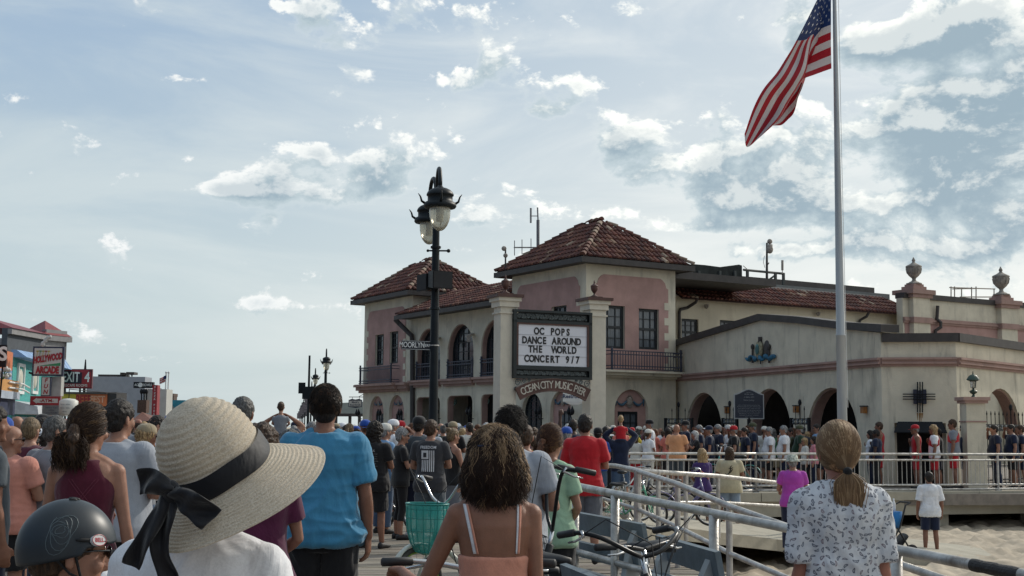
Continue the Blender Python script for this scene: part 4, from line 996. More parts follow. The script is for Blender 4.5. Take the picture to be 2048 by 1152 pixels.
mb.lathe([(r_b+k_*(fb.z+.9), -.9), (r_b, fb.z), (r_b-.002, 3.2), (r_b+.004, 3.21), (r_b+.004, 3.23), (r_b-.006, 3.24), (r_t, ft.z), (r_t*.9, zt_), (.001, zt_+.02)], (fb.x, fb.y, 0), 24);mb.build('pole', POLEG, t, smooth=True)
mb=MB();mb.ball((fb.x, fb.y, zt_+.08), .1, 14, 10);mb.build('finial', POLEG, t, smooth=True)
mb=MB();mb.tube([V((fb.x+r_t+.03, fb.y-.02, zt_)), V((fb.x+r_t+.035, fb.y-.02, 6.5)), V((fb.x+r_b+.01, fb.y-.03, 2.0))], .005, 4);mb.build('halyard', WHITE, t)
def flag():
 t=wthing('flag', 'large red, white and blue striped flag hanging in folds from the tall pole', 'flag', tuple(at(1661, 60, FD)))
 H, L=1.62, 3.0
 top=at(1662, -52, FD);bot=at(1663, 137, FD)
 rows=[(0.0, [(1662, -52, 0), (1662, -5, 0), (1662, 42, 0), (1662, 90, 0), (1663, 137, 0)]), (0.12, [(1651, -32, .03), (1648, 5, .06), (1643, 50, .10), (1637, 101, .08), (1630, 149, .0)]), (0.22, [(1634, 0, -.02), (1640, 22, .04), (1632, 60, .14), (1619, 112, .12), (1602, 160, -.04)]), (0.32, [(1614, 40, -.20), (1630, 46, -.12), (1645, 50, .06), (1624, 120, .16), (1606, 170, .08)]), (0.42, [(1588, 90, -.26), (1606, 88, -.2), (1624, 80, -.08), (1612, 140, .2), (1596, 196, .12)]), (0.56, [(1571, 118, -.26), (1592, 124, -.22), (1612, 140, -.10), (1597, 175, .22), (1588, 225, .14)]), (0.70, [(1553, 146, -.26), (1574, 158, -.24), (1596, 172, -.12), (1578, 200, .20), (1575, 240, .12)]), (0.82, [(1527, 178, -.24), (1549, 192, -.2), (1575, 206, -.14), (1560, 228, .16), (1563, 250, .08)]), (0.92, [(1507, 216, -.18), (1527, 232, -.16), (1556, 238, -.16), (1548, 247, .10), (1550, 251, .05)]), (1.0, [(1489, 268, -.14), (1494, 294, -.12), (1518, 276, -.16), (1536, 258, .05), (1540, 252, .0)])]
 NU, NV=90, 52
 def cr(p, t_):
  n=len(p)-1;i=min(int(t_*n), n-1);f=t_*n-i
  a=p[max(i-1, 0)];b=p[i];c=p[i+1];d=p[min(i+2, n)]
  return tuple(.5*((2*b[k])+(-a[k]+c[k])*f+(2*a[k]-5*b[k]+4*c[k]-d[k])*f*f+(-a[k]+3*b[k]-3*c[k]+d[k])*f**3)for k in range(3))
 us=[r[0]for r in rows];vs=[];cols={}
 def uinterp(u, v):
  i=max(j for j in range(len(us))if us[j]<=u+1e-9);i=min(i, len(us)-2);f=(u-us[i])/(us[i+1]-us[i])
  P=[cr(rows[j][1], v)for j in(max(i-1, 0), i, i+1, min(i+2, len(us)-1))]
  f2=f*f;f3=f2*f
  return tuple(.5*((2*P[1][k])+(-P[0][k]+P[2][k])*f+(2*P[0][k]-5*P[1][k]+4*P[2][k]-P[3][k])*f2+(-P[0][k]+3*P[1][k]-3*P[2][k]+P[3][k])*f3)for k in range(3))
 for j in range(NV+1):
  for i in range(NU+1):
   u, v=i/NU, j/NV;x, y, dd=uinterp(u, v)
   dd=dd*1.5+.04*math.sin(u*13+v*7)*min(1, u*4)+.03*math.sin(v*19-u*5)*min(1, u*2)
   vs.append(at(x, y, FD+dd))
 return t, vs, NU, NV
t, fv, NU, NV=flag()
def stripe_mesh(t):
 RED=mat('flag_red', (.33, .008, .018), .7, var=.08);WHT=mat('flag_white', (.52, .48, .48), .7, var=.05);BLU=mat('flag_blue', (.012, .030, .11), .7, var=.1)
 for m_ in(RED, WHT, BLU):
  nt=m_.node_tree;pr_=nt.nodes['Principled BSDF'];tr=nt.nodes.new('ShaderNodeBsdfTranslucent');mx=nt.nodes.new('ShaderNodeMixShader');mx.inputs[0].default_value=.16
  src=pr_.inputs['Base Color'].links[0].from_socket;nt.links.new(src, tr.inputs[0]);nt.links.new(pr_.outputs[0], mx.inputs[1]);nt.links.new(tr.outputs[0], mx.inputs[2])
  nt.links.new(mx.outputs[0], nt.nodes['Material Output'].inputs[0])
 groups={'canton':[], 'red_stripe':{}, 'white_stripe':{}}
 faces={}
 for j in range(NV):
  s_=min(12, int((j+.5)/NV*13))
  for i in range(NU):
   u=(i+.5)/NU
   key='canton' if(u<.40 and s_<7)else('red_stripe' if s_%2==0 else 'white_stripe', s_)
   faces.setdefault(key, []).append((j*(NU+1)+i, j*(NU+1)+i+1, (j+1)*(NU+1)+i+1, (j+1)*(NU+1)+i))
 for key, fs in faces.items():
  used=sorted({i for f in fs for i in f});idx={a:b for b, a in enumerate(used)};mb=MB();mb.add([fv[i]for i in used], [tuple(idx[i]for i in f)for f in fs])
  nm=key if isinstance(key, str)else key[0];mb.build(nm, {'canton':BLU, 'red_stripe':RED, 'white_stripe':WHT}[nm], t, smooth=True)
 def fp(u, v, n=0):
  x=min(u*NU, NU-1e-4);y=min(v*NV, NV-1e-4);i, j=int(x), int(y);a, b=x-i, y-j
  g=lambda ii, jj:fv[jj*(NU+1)+ii]
  p=(g(i, j)*(1-a)+g(i+1, j)*a)*(1-b)+(g(i, j+1)*(1-a)+g(i+1, j+1)*a)*b
  nn=(g(i+1, j)-g(i, j)).cross(g(i, j+1)-g(i, j)).normalized();return p, nn
 SW_=mat('star_white', (.62, .62, .64), .7)
 for r in range(9):
  for c in range(6 if r%2==0 else 5):
   u=.033+c*.0665+(0 if r%2==0 else .033);v=(.055+r*.0535)*(7/13)/.54*1.0
   if v>.53:continue
   for sgn in(1, -1):
    mb=MB();pts=[]
    for k in range(10):
     rr=.017 if k%2==0 else .007;a_=math.pi/2+k*math.pi/5
     p, nn=fp(max(0, u+rr*math.cos(a_)*.62), max(0, v-rr*math.sin(a_)*1.25));pts.append(p+nn*.004*sgn)
    pc, nn=fp(u, v);mb.add(pts+[pc+nn*.005*sgn], [(k, (k+1)%10, 10)for k in range(10)]);mb.build('star', SW_, t)
stripe_mesh(t)
MK=44.0
mc=at(1498, 810, MK);t=wthing('historical_marker', 'dark blue cast plaque with white border and lines of small text on a post', 'sign', (mc.x, mc.y, 0))
mw_=60*MK/FPX/2;ztp=at(1498, 779, MK).z;zsh=at(1498, 789, MK).z;zbt=at(1498, 838, MK).z
def mark_pts(gw, dy, y):
 w=mw_-gw;pts=[(-w, zbt+gw), (w, zbt+gw), (w, zsh-gw*.5)]
 for i in range(9):
  f=i/8;x=w*(1-2*f);pts.append((x*.88, zsh-gw+(ztp-zsh)*(0.5-.5*math.cos(2*math.pi*(i+.6)/9.2))+.02))
 pts.append((-w, zsh-gw*.5));return[V((mc.x+a, y, b))for a, b in pts]
mb=MB();mb.prism(mark_pts(0, 0, mc.y), (0, .06, 0));mb.build('plaque_rim', mat('marker_border', (.42, .43, .42), .5), t)
mb=MB();mb.prism(mark_pts(.035, 0, mc.y-.006), (0, .02, 0));mb.build('plaque', mat('marker_blue', (.022, .028, .045), .5), t)
ML=mat('marker_text', (.33, .34, .35), .6)
lines=[('OCEAN CITY', .80, .05), ('MUSIC PIER', .865, .062), ('1928', .815, .05), ('NATIONAL REGISTER', .74, .05)]
hh=zbt;
yy=ztp-.10
for s_, z_ in(('HISTORIC', .040), ('MUSIC PIER', .060), ('OCEAN CITY', .060), ('New Jersey', .075), ('', .03), ('BUILT ON THE BOARDWALK AS A MUSIC HALL', .034), ('THE PIER HAS HELD CONCERTS FOR THE PUBLIC', .036), ('SINCE THE DAY IT FIRST OPENED ITS DOORS', .036), ('THE TOWERS AND THE OPEN ARCADE FACE THE', .034), ('BEACH AND THE SEA ON THREE OF ITS SIDES', .036), ('AND THE HALL IS STILL IN USE TODAY FOR', .034), ('MUSIC AND FOR MEETINGS OF THE CITY', .034), ('AND ITS VISITORS', .034)):
 if s_:text(s_, t, (mc.x, mc.y-.007, yy), (1, 0, 0), (0, 0, 1), ML, z_*1.02, off=.003, res=1)
 yy-=z_*1.62
mb=MB();mb.tube([(mc.x, mc.y+.05, 0), (mc.x, mc.y+.05, zbt+.1)], .06, 10);mb.build('post', BLACKM, t)
def iron_fence(px0, px1, d0, d1, ytop, label, lbl_fin=True):
 a=at(px0, 850, d0);b=at(px1, 850, d1);w=Wall(a[:2], b[:2]);t=wthing('iron_fence', label, 'fence', (a.x, a.y, 0), 'black iron fences by the arches')
 zt=at(px0, ytop, d0).z;mb=MB()
 for z in(zt-.18, zt-.02, .2):w.box(mb, 0, w.L, z-.02, z+.02, -.02, .02)
 for x in(0, w.L):w.box(mb, x-.04, x+.04, 0, zt+.02, -.045, .045)
 mb.build('rail', BLACKM, t)
 n=max(4, int(w.L/.28));q=MB();q.tube([(0, 0, 0), (0, 0, zt+.30)], [.014, .012], 5);q.tube([(0, 0, zt+.26), (0, 0, zt+.30), (0, 0, zt+.40)], [.012, .025, .003], 5);me=q.mesh('picket', BLACKM)
 for i in range(1, n):part('picket', me, t, loc=w.pt(w.L*i/n, 0))
 q=MB();q.lathe([(.03, .0), (.055, .04), (.02, .075), (.055, .11), (.02, .15), (.001, .16)], (0, 0, zt-.17), 8);me=q.mesh('scroll_ornament', mat('pale_ornament', (.16, .18, .19), .6))
 for i in range(n):part('scroll_ornament', me, t, loc=w.pt(w.L*(i+.5)/n, 0))
 q=MB();q.ball(w.pt(w.L*.5, zt+.52), .06, 8, 6, sz=1.8);q.tube([w.pt(w.L*.5, zt), w.pt(w.L*.5, zt+.45)], .02, 5);q.build('finial', BLACKM, t)
iron_fence(1331, 1384, 50.0, 49.0, 837, 'black iron fence with spikes left of the first round arch')
iron_fence(1446, 1474, 46.5, 45.6, 837, 'short black iron fence between the first and the second round arch')
iron_fence(1583, 1618, 43.2, 42.2, 837, 'black iron fence between the second and the third round arch')
iron_fence(1966, 2075, 38.6, 41.5, 848, 'black iron fence in front of the rightmost arch')
q=at(1946, 850, 37.6);t=wthing('lantern_pier', 'short cream pier topped by a pink cap and a green lantern', 'pillar', (q.x, q.y, 0));zc=at(1946, 807, 37.6).z;w_=.55
mb=MB();mb.box((q.x, q.y, zc/2), (w_, w_, zc));mb.build('shaft', STUC, t)
mb=MB();mb.box((q.x, q.y, zc+.04), (w_+.12, w_+.12, .08));mb.box((q.x, q.y, zc+.13), (w_+.22, w_+.22, .10));mb.build('cap', PINKB, t);mb=MB();mb.box((q.x, q.y, zc-.52), (w_+.05, w_+.05, .04));mb.build('pier_band', PINKB, t)
mb=MB();c=V((q.x+.04, q.y, zc+.18));mb.lathe([(.10, 0), (.05, .03), (.03, .08), (.09, .12), (.12, .17), (.08, .2), (.03, .22), (.03, .26), (.09, .28)], c, 12);mb.lathe([(.10, .46), (.19, .50), (.17, .54), (.13, .60), (.08, .64), (.02, .66), (.01, .74), (.001, .76)], c, 12)
for i in range(4):
 a=i*math.pi/2+.4;mb.tube([c+V((math.cos(a)*.09, math.sin(a)*.09, .28)), c+V((math.cos(a)*.11, math.sin(a)*.11, .47))], .008, 4)
mb.build('lantern', mat('lantern_green', (.03, .06, .045), .5), t);mb=MB();mb.lathe([(.07, .285), (.095, .46)], c, 12);mb.build('lantern_glass', mat('clear_lantern', (.5, .52, .5), .1, trans=.8), t)
TEAL=mat('teal_siding', (.05, .33, .31), .7, var=.12, vscale=2, stretch=(1, 1, 6));TEALL=mat('light_teal', (.07, .30, .28), .7)
GREYB=mat('slate_grey_siding', (.075, .088, .105), .85, var=.12);GREYL=mat('light_grey_wall', (.26, .26, .265), .85, var=.1);REDRF=mat('red_metal_roof', (.20, .03, .035), .5, var=.2, stretch=(6, 1, 1))
BLUA=mat('blue_canvas', (.20, .32, .52), .7, var=.35, vscale=2);SIGNW=mat('sign_white', (.50, .50, .47), .5, var=.06);SIGNR=mat('sign_red', (.30, .022, .03), .5, var=.1)
SIGNB=mat('sign_frame_navy', (.02, .03, .06), .5);YEL=mat('sign_yellow', (.45, .36, .04), .6);GRN=mat('sign_green', (.03, .22, .09), .6);ORG=mat('orange_paint', (.55, .16, .06), .6);NAVY=mat('navy_paint', (.015, .025, .07), .6)
def bx_px(mb, x0, y0, x1, y1, d, th):
 """solid block whose front face spans the given view rectangle at distance d"""
 a=at(x0, y1, d);b=at(x1, y1, d);c=at((x0+x1)/2, y0, d);zb=max(0, (a.z+b.z)/2)
 mb.box(((a.x+b.x)/2, d+th/2, (zb+c.z)/2), (b.x-a.x, th, c.z-zb))
LEFTW=lambda x0, d0, x1, d1:Wall(at(x0, 850, d0)[:2], at(x1, 850, d1)[:2], .3)
gb=wthing('grey_building', 'dark grey building with red hipped metal roof and corner turret', 'building', (at(70, 850, 70).x, 70, 0))
wa=LEFTW(6, 67, 84, 72);wb=LEFTW(84, 72, 126, 73.5)
zt=wa.hit(60, 664)[1];mb=MB();wa.slab(mb, zt);mb.build('wall', GREYB, gb)
mb=MB();wb.slab(mb, wb.hit(110, 660)[1]);mb.build('wall', GREYL, gb)
mb=MB();wc=Wall(wb.pt(wb.L, 0)[:2], wb.pt(wb.L, 0, -9)[:2]);wc.slab(mb, zt);mb.build('wall', GREYL, gb)
mb=MB();r=[wa.pt(0, zt, .3), wa.pt(wa.L, zt, .3), wa.pt(wa.L, zt, -6), wa.pt(0, zt, -6)];ridge=[wa.pt(.7, zt+.62, -1.5), wa.pt(wa.L, zt+.50, -1.5)]
mb.add(r+ridge, [(0, 1, 5, 4), (1, 2, 5), (2, 3, 4, 5), (3, 0, 4), (3, 2, 1, 0)]);mb.build('roof', REDRF, gb)
mb=MB();cx=wb.pt(wb.L/2, zt, -.9);s_=wb.L/2+.25;Xd, Yd=wb.D3, -wb.N3
q=[cx+Xd*a*s_+Yd*b*s_ for a, b in((-1, -1), (1, -1), (1, 1), (-1, 1))];ap=cx+V((0, 0, at(97, 638, 72).z-zt))
mb.add(q+[ap], [(0, 1, 4), (1, 2, 4), (2, 3, 4), (3, 0, 4), (3, 2, 1, 0)]);mb.build('turret_roof', REDRF, gb)
mb=MB();mb.prism([p-V((0, 0, .30))for p in q], (0, 0, .28));wa.box(mb, 0, wa.L-.3, zt-.3, zt-.02, 0, .22);mb.build('eaves', GREYL, gb)
ts=wthing('teal_shop', 'teal shop front with tall white framed panels under a blue canvas strip', 'building', (at(50, 850, 55).x, 55, 0))
w=LEFTW(20, 50, 118, 62);mb=MB();top=[w.hit(20, 712), w.hit(64, 725), w.hit(118, 738)];top[0]=(0, top[0][1]);top[-1]=(w.L, top[-1][1]);w.slab(mb, top, [(.4, w.L-.6, 0, 1.9, 'rect')]);mb.build('wall', TEAL, ts)
mb=MB();a0, z0=w.hit(20, 697);a1, z1=w.hit(66, 712);mb.hexa([w.pt(0, top[0][1], .5), w.pt(w.L, top[-1][1], .5), w.pt(w.L, top[-1][1], 0), w.pt(0, top[0][1], 0), w.pt(0, z0, .1), w.pt(w.L, top[-1][1]+.55, .1), w.pt(w.L, top[-1][1]+.55, -.1), w.pt(0, z0, -.1)]);mb.build('canvas_strip', BLUA, ts)
for x0, x1 in((33, 46), (63, 74)):
 o=w.rect(x0, 727, x1, 788);pn=thingpart('tall_panel', ts);mb=MB();f=.12
 w.box(mb, o[0], o[0]+f, o[2], o[3], 0, .08);w.box(mb, o[1]-f, o[1], o[2], o[3], 0, .08);w.box(mb, o[0]+f, o[1]-f, o[3]-f, o[3], 0, .08);w.box(mb, o[0]+f, o[1]-f, o[2], o[2]+f, 0, .08);mb.build('panel_frame', WHITE, pn)
 mb=MB();mb.ball(w.pt((o[0]+o[1])/2, (o[2]+o[3])/2, .02), (o[1]-o[0])*.30, 10, 8, sy=.2, sz=(o[3]-o[2])/(o[1]-o[0])*1.1, ax=(w.D3, w.N3, w.Z3));mb.build('lozenge', mat('pale_lozenge', (.55, .54, .46), .6), pn, smooth=True)
aw=wthing('shop_awning', 'row of white box awnings with printed scallops over the teal shop', 'awning', tuple(w.pt(.5, 2, 1)))
for i in range(4):
 a=.1+i*(w.L-.2)/4;b=a+(w.L-.2)/4-.05;zt_=w.hit(45, 808)[1];zb_=w.hit(45, 829)[1]
 mb=MB();mb.hexa([w.pt(a, zb_, 1.0), w.pt(b, zb_, 1.0), w.pt(b, zb_, .05), w.pt(a, zb_, .05), w.pt(a, zt_-.12, .95), w.pt(b, zt_-.12, .95), w.pt(b, zt_+.1, .05), w.pt(a, zt_+.1, .05)]);mb.build('awning_box', mat('awning_white', (.52, .55, .58), .6, var=.15, vscale=4), aw)
 text('OPEN' if i%2 else 'GAMES', aw, w.pt((a+b)/2, (zb_+zt_)/2-.05, 1.0), w.D3, w.Z3, NAVY, .26, off=.006)
os_=wthing('orange_shop', 'orange and yellow shop front cut by the left edge of the picture', 'building', (at(0, 850, 44).x, 44, 0))
w2=LEFTW(-90, 38, 19, 46)
for y0, y1, m_, dp in((700, 738, ORG, 0), (738, 760, BLUA, .0), (760, 783, mat('amber_sign', (.55, .28, .09), .6), .25), (783, 798, mat('white_blue_sign', (.40, .46, .55), .5), .3), (798, 830, NAVY, .15), (830, 960, INSIDE, -.2)):
 zt_=w2.hit(8, y0)[1];zb_=max(0, w2.hit(8, y1)[1]);mb=MB();w2.box(mb, 0, w2.L, zb_, zt_, -.3, dp);mb.build('front_panel', m_, os_)
mb=MB();w2.box(mb, 0, w2.L, 0, w2.hit(8, 698)[1], -3, -.31);mb.build('wall', GREYB, os_)
for y in(765, 776):mb=MB();zz=w2.hit(8, y)[1];mb.tube([w2.pt(w2.L-2, zz, .3), w2.pt(w2.L+.2, zz, .35), w2.pt(w2.L+1.2, zz-.1, .4)], .03, 6);mb.build('awning_pole', WHITE, os_)
us=wthing('upright_sign', 'black board with a white letter S hanging at the left edge of the picture', 'sign', tuple(at(4, 710, 42)))
c=at(2, 712, 42);mb=MB();mb.box(c, (.36, .08, .72));mb.build('sign_board', BLACKM, us)
text('S', us, c+V((.08, -.045, .05)), (1, 0, 0), (0, 0, 1), LW, .62, bold=.03);mb=MB();mb.tube([c+V((.05, .05, -.36)), c+V((-.05, .2, -1.5))], .03, 6);mb.build('sign_pole', BLACKM, us)
fg=wthing('flower_ornament', 'spray of pale round ornaments projecting from the orange shop', 'ornament', tuple(at(12, 745, 43)))
rr_=random.Random(5);mb=MB()
for i in range(10):
 p=at(5+rr_.uniform(-4, 15), 745+rr_.uniform(-9, 10), 43+rr_.uniform(-.2, .2));m2=MB();m2.ball(p, .075, 8, 6);m2.build('ornament_ball', SIGNW, fg, smooth=True);mb.tube([at(3, 760, 43), p], .012, 4)
mb.build('ornament_stem', GRN, fg)
def board(parent, x0, y0, x1, y1, d, m_, frame=None, th=.12, name='sign_board', fr=.06):
 p0=at(x0, (y0+y1)/2, d);p1=at(x1, (y0+y1)/2, d);zt_, zb_=at((x0+x1)/2, y0, d).z, at((x0+x1)/2, y1, d).z
 w_=Wall(p0[:2], p1[:2]);
 if frame:
  mb=MB();w_.box(mb, 0, w_.L, zb_, zt_, -th, 0);mb.build('sign_frame', frame, parent)
  mb=MB();w_.box(mb, fr, w_.L-fr, zb_+fr, zt_-fr, -.02, .012);mb.build(name, m_, parent)
 else:
  mb=MB();w_.box(mb, 0, w_.L, zb_, zt_, -th, 0);mb.build(name, m_, parent)
 return w_, zb_, zt_
SDp=46
ms=wthing('arcade_sign', 'tall stacked sign with palm tree panel, narrow vertical panel and red arrow panel', 'sign', (at(98, 850, SDp).x, SDp, 0))
w_, zb_, zt_=board(ms, 65, 693, 127, 752, SDp, SIGNW, SIGNB);cx=w_.L/2
Xs=w_.D3;Zz=V((0, 0, 1))
sk=V((math.cos(.17), 0, math.sin(.17)))
text('HOLLYWOOD', ms, w_.pt(cx, zt_-.42, .015), sk, Zz, SIGNR, .31, bold=.06, sx=.50, extrude=.01);text('ARCADE', ms, w_.pt(cx, zb_+.20, .015), Xs, Zz, SIGNR, .33, bold=.06, sx=.62, extrude=.01)
mb=MB();mb.add([w_.pt(.22, zb_+.36, .016), w_.pt(w_.L-.1, zb_+.36, .016), w_.pt(w_.L-.1, zb_+.47, .016), w_.pt(w_.L*.6, zb_+.42, .016)], [(0, 1, 2, 3)]);mb.build('green_hill', GRN, ms)
for i in range(5):
 px_=.15+i*.1;mb=MB();mb.tube([w_.pt(px_, zt_-.36, .02), w_.pt(px_+.02, zt_-.18, .02)], .008, 4)
 for k in range(5):mb.tube([w_.pt(px_+.02, zt_-.18, .02), w_.pt(px_+.02+.06*math.cos(.4+k*.6), zt_-.18+.04*math.sin(.4+k*.6), .02)], .008, 4)
 mb.build('palm', [YEL, GRN, YEL, SIGNR, YEL][i], ms)
w3, zb3, zt3=board(ms, 82, 753, 101, 792, SDp, SIGNW, SIGNB, fr=.03)
for ch, f in(('F', .80), ('U', .5), ('N', .20)):text(ch, ms, w3.pt(w3.L/2, zb3+(zt3-zb3)*f, .015), Xs, Zz, SIGNR, .21, bold=.03, shear=.2)
w4, zb4, zt4=board(ms, 60, 792, 121, 811, SDp, SIGNR, mat('pink_frame', (.30, .16, .17), .6), fr=.02)
m4=(zb4+zt4)/2;mb=MB();mb.prism([w4.pt(.10, m4, .014), w4.pt(.24, m4-.10, .014), w4.pt(.24, m4-.075, .014), w4.pt(w4.L-.09, m4-.075, .014), w4.pt(w4.L-.09, m4+.075, .014), w4.pt(.24, m4+.075, .014), w4.pt(.24, m4+.10, .014)], w4.N3*.006);mb.build('arrow', SIGNW, ms)
text('-ATM-', ms, w4.pt(w4.L/2+.06, m4, .022), Xs, Zz, SIGNR, .15, bold=.03, sx=1.25)
w5, zb5, zt5=board(ms, 84, 811, 121, 830, SDp, mat('grey_panel', (.17, .175, .18), .7));text('FAMILY FUN', ms, w5.pt(w5.L/2, zt5-.08, .0), Xs, Zz, SIGNB, .075);text('OPEN', ms, w5.pt(w5.L/2, zt5-.17, .0), Xs, Zz, SIGNB, .075);text('LATE HOURS', ms, w5.pt(w5.L/2, zt5-.26, .0), Xs, Zz, SIGNB, .075)
w6, _, _=board(ms, 102, 753, 122, 792, SDp+.3, mat('white_column', (.42, .42, .40), .6), th=.3, name='column')
mb=MB();mb.tube([w6.pt(w6.L/2, 0, -.3), w6.pt(w6.L/2, 3.2, -.3)], .09, 10);mb.tube([at(58, 745, SDp), at(66, 748, SDp)], .04, 6);mb.build('mast', BLACKM, ms)
mb=MB();rr_=random.Random(2)
for i in range(7):mb.ball(at(86+i*2.4, 688-14*math.sin(i/6*1.6), SDp), .055, 7, 5, sx=rr_.uniform(.8, 1.6), sz=rr_.uniform(.8, 2.0))
mb.build('top_ornament', SIGNW, ms)
ex=wthing('escape_rooms_sign', 'dark purple and red sign with large white exit lettering', 'sign', (at(152, 850, 62).x, 62, 0))
w_, zb_, zt_=board(ex, 121, 738, 184, 777, 62, mat('deep_purple', (.03, .018, .035), .5), mat('sign_maroon', (.13, .02, .03), .5), fr=.05)
mb=MB();w_.box(mb, w_.L*.68, w_.L-.05, zb_+.05, zt_-.12, .012, .018);w_.box(mb, .05, w_.L-.05, zb_+.05, zb_+.23, .012, .019);mb.build('red_field', SIGNR, ex)
mb=MB();mb.prism([w_.pt(.05, zt_-.05, .014), w_.pt(w_.L-.05, zt_-.05, .014), w_.pt(w_.L*.75, zt_-.18, .014)], w_.N3*.01);mb.build('red_wedge', SIGNR, ex)
text('EXIT', ex, w_.pt(w_.L*.33, zb_+.52, .02), Xs, Zz, LW, .66, bold=.02, sx=.62);text('4', ex, w_.pt(w_.L*.85, zb_+.52, .02), Xs, Zz, LW, .66, bold=.02, sx=.75);text('ESCAPE ROOMS', ex, w_.pt(w_.L*.5, zb_+.14, .02), Xs, Zz, LW, .17, sx=.92)
mb=MB();mb.tube([at(160, 777, 62), at(160, 850, 62)], .05, 6);mb.tube([at(130, 777, 62), at(130, 850, 62)], .05, 6);mb.build('sign_post', BLACKM, ex)
def lowshop(name, label, x0, y0, x1, d, m_, th=8):
 t=wthing(name, label, 'building', (at((x0+x1)/2, 850, d).x, d, 0));mb=MB();bx_px(mb, x0, y0, x1, 1300, d, th);mb.build('wall', m_, t);return t
PALE=mat('pale_blue_grey_wall', (.31, .34, .385), .85, var=.06)
b1=lowshop('flat_roofed_shop', 'pale blue grey flat roofed block behind the escape rooms sign', 150, 753, 269, 78, PALE, 1.5)
mb=MB();bx_px(mb, 196, 749, 250, 753, 78.3, 1);mb.build('parapet', TRIM, b1);mb=MB();bx_px(mb, 240, 745, 249, 750, 78, .5);bx_px(mb, 252, 744, 268, 749, 78, .8);mb.tube([at(256, 749, 78), at(256, 753, 78)], .05, 5);mb.tube([at(264, 749, 78), at(264, 753, 78)], .05, 5);mb.build('roof_vent', TRIM, b1)
b2_=lowshop('food_shop', 'low food shop with a yellow and red lettered fascia behind the heads', 118, 784, 212, 56, mat('dark_front', (.04, .04, .042), .8), 1.5)
w_, zb_, zt_=board(b2_, 122, 788, 213, 812, 55.9, ORG, None, th=.1, name='fascia_panel');mb=MB();w_.box(mb, 0, w_.L*.33, zb_, zt_, 0, .02);mb.build('yellow_panel', YEL, b2_)
text('BEEF', b2_, w_.pt(w_.L*.49, (zb_+zt_)/2+.02, .02), Xs, Zz, SIGNR, .46, bold=.03, sx=.7);text('FEST', b2_, w_.pt(w_.L*.80, (zb_+zt_)/2+.02, .02), Xs, Zz, mat('pale_orange', (.6, .33, .22), .6), .40, bold=.03, sx=.8)
mb=MB();bx_px(mb, 122, 784, 213, 788, 55.8, .6);mb.build('fascia_edge', TRIM, b2_)
dr=wthing('drum_sign', 'white round lamp-like drum sign printed with small blocks of text', 'sign', tuple(at(138, 815, 44)));c=at(137, 814, 44);mb=MB();mb.lathe([(.22, -.28), (.30, -.24), (.31, .20), (.20, .27), (.02, .29)], c, 20);mb.build('drum', mat('drum_white', (.58, .58, .54), .5), dr, smooth=True)
for dx_, dz_ in((-.12, .08), (.06, .08), (-.12, -.04), (.06, -.04), (-.04, -.16)):text('MENU', dr, c+V((dx_+.02, -.31, dz_)), (1, 0, 0), (0, 0, 1), SIGNB, .055)
mb=MB();mb.tube([c+V((0, 0, .28)), c+V((0, 0, .6)), c+V((0, 6, .6))], .015, 5);mb.build('hanger', BLACKM, dr)
b3=lowshop('juice_bar', 'narrow white shop with a black fascia and a red upright sign', 268, 778, 314, 66, SIGNW, 1.2)
w_, zb_, zt_=board(b3, 267, 764, 306, 776, 65.9, BLACKM, None, th=.3, name='fascia_panel');text('ACAI    BOWLS', b3, w_.pt(w_.L*.5, (zb_+zt_)/2, .01), Xs, Zz, LW, .18, bold=.02, sx=.72)
mb=MB();mb.lathe([(.001, 0), (.12, 0), (.12, .02), (.001, .02)], w_.pt(w_.L*.36, (zb_+zt_)/2, .02), 14, ax=(w_.D3, w_.Z3, w_.N3));mb.build('round_logo', LW, b3)
for i, x in enumerate((283, 288, 293)):
 mb=MB();mb.tube([at(x, 801, 65.7), at(x, 786, 65.7)], .035, 5);mb.ball(at(x, 783, 65.7), .09, 8, 6, sz=1.5);mb.build('utensil_symbol', BLACKM, b3)
rs=wthing('upright_red_sign', 'narrow upright red sign with white letters beside the juice bar', 'sign', tuple(at(309, 800, 64.5)))
w_, zb_, zt_=board(rs, 304, 770, 314, 830, 64.5, SIGNR, None, th=.5)
for i, ch in enumerate('PIZZA PIES'):
 if ch!=' ':text(ch, rs, w_.pt(w_.L/2, zt_-.12-i*.145, .0), Xs, Zz, LW, .13, bold=.02, off=.006)
ck=wthing('copper_roof_kiosk', 'small kiosk with brick chimney and reddish pyramid roof', 'kiosk', (at(285, 850, 58).x, 58, 0));mb=MB();a=at(262, 842, 57);b=at(306, 842, 57);c=at(284, 824, 58.2)
mb.add([a, b, b+V((0, 2.4, 0)), a+V((0, 2.4, 0)), c], [(0, 1, 4), (1, 2, 4), (2, 3, 4), (3, 0, 4), (3, 2, 1, 0)]);mb.build('roof', mat('copper_red_tiles', (.17, .07, .05), .7, var=.25, vscale=12), ck)
mb=MB();bx_px(mb, 268, 842, 300, 1300, 57.4, 1.6);mb.build('wall', INSIDE, ck);mb=MB();bx_px(mb, 274, 800, 292, 826, 58.4, .5);mb.build('chimney', mat('brown_brick', (.10, .06, .045), .85, var=.3, vscale=20), ck)
gs=lowshop('gabled_blue_shop', 'bright blue gabled shop with grey shingle roof and brick chimney', 313, 800, 352, 84, mat('cyan_paint', (.03, .22, .30), .7), 3)
mb=MB();a, b, c=at(311, 782, 83.8), at(361, 838, 83.8), at(311, 838, 83.8);mb.prism([at(311, 812, 83.8), at(352, 838, 83.8), at(311, 838, 83.8)], (0, .3, 0));mb.build('gable', TEALL, gs)
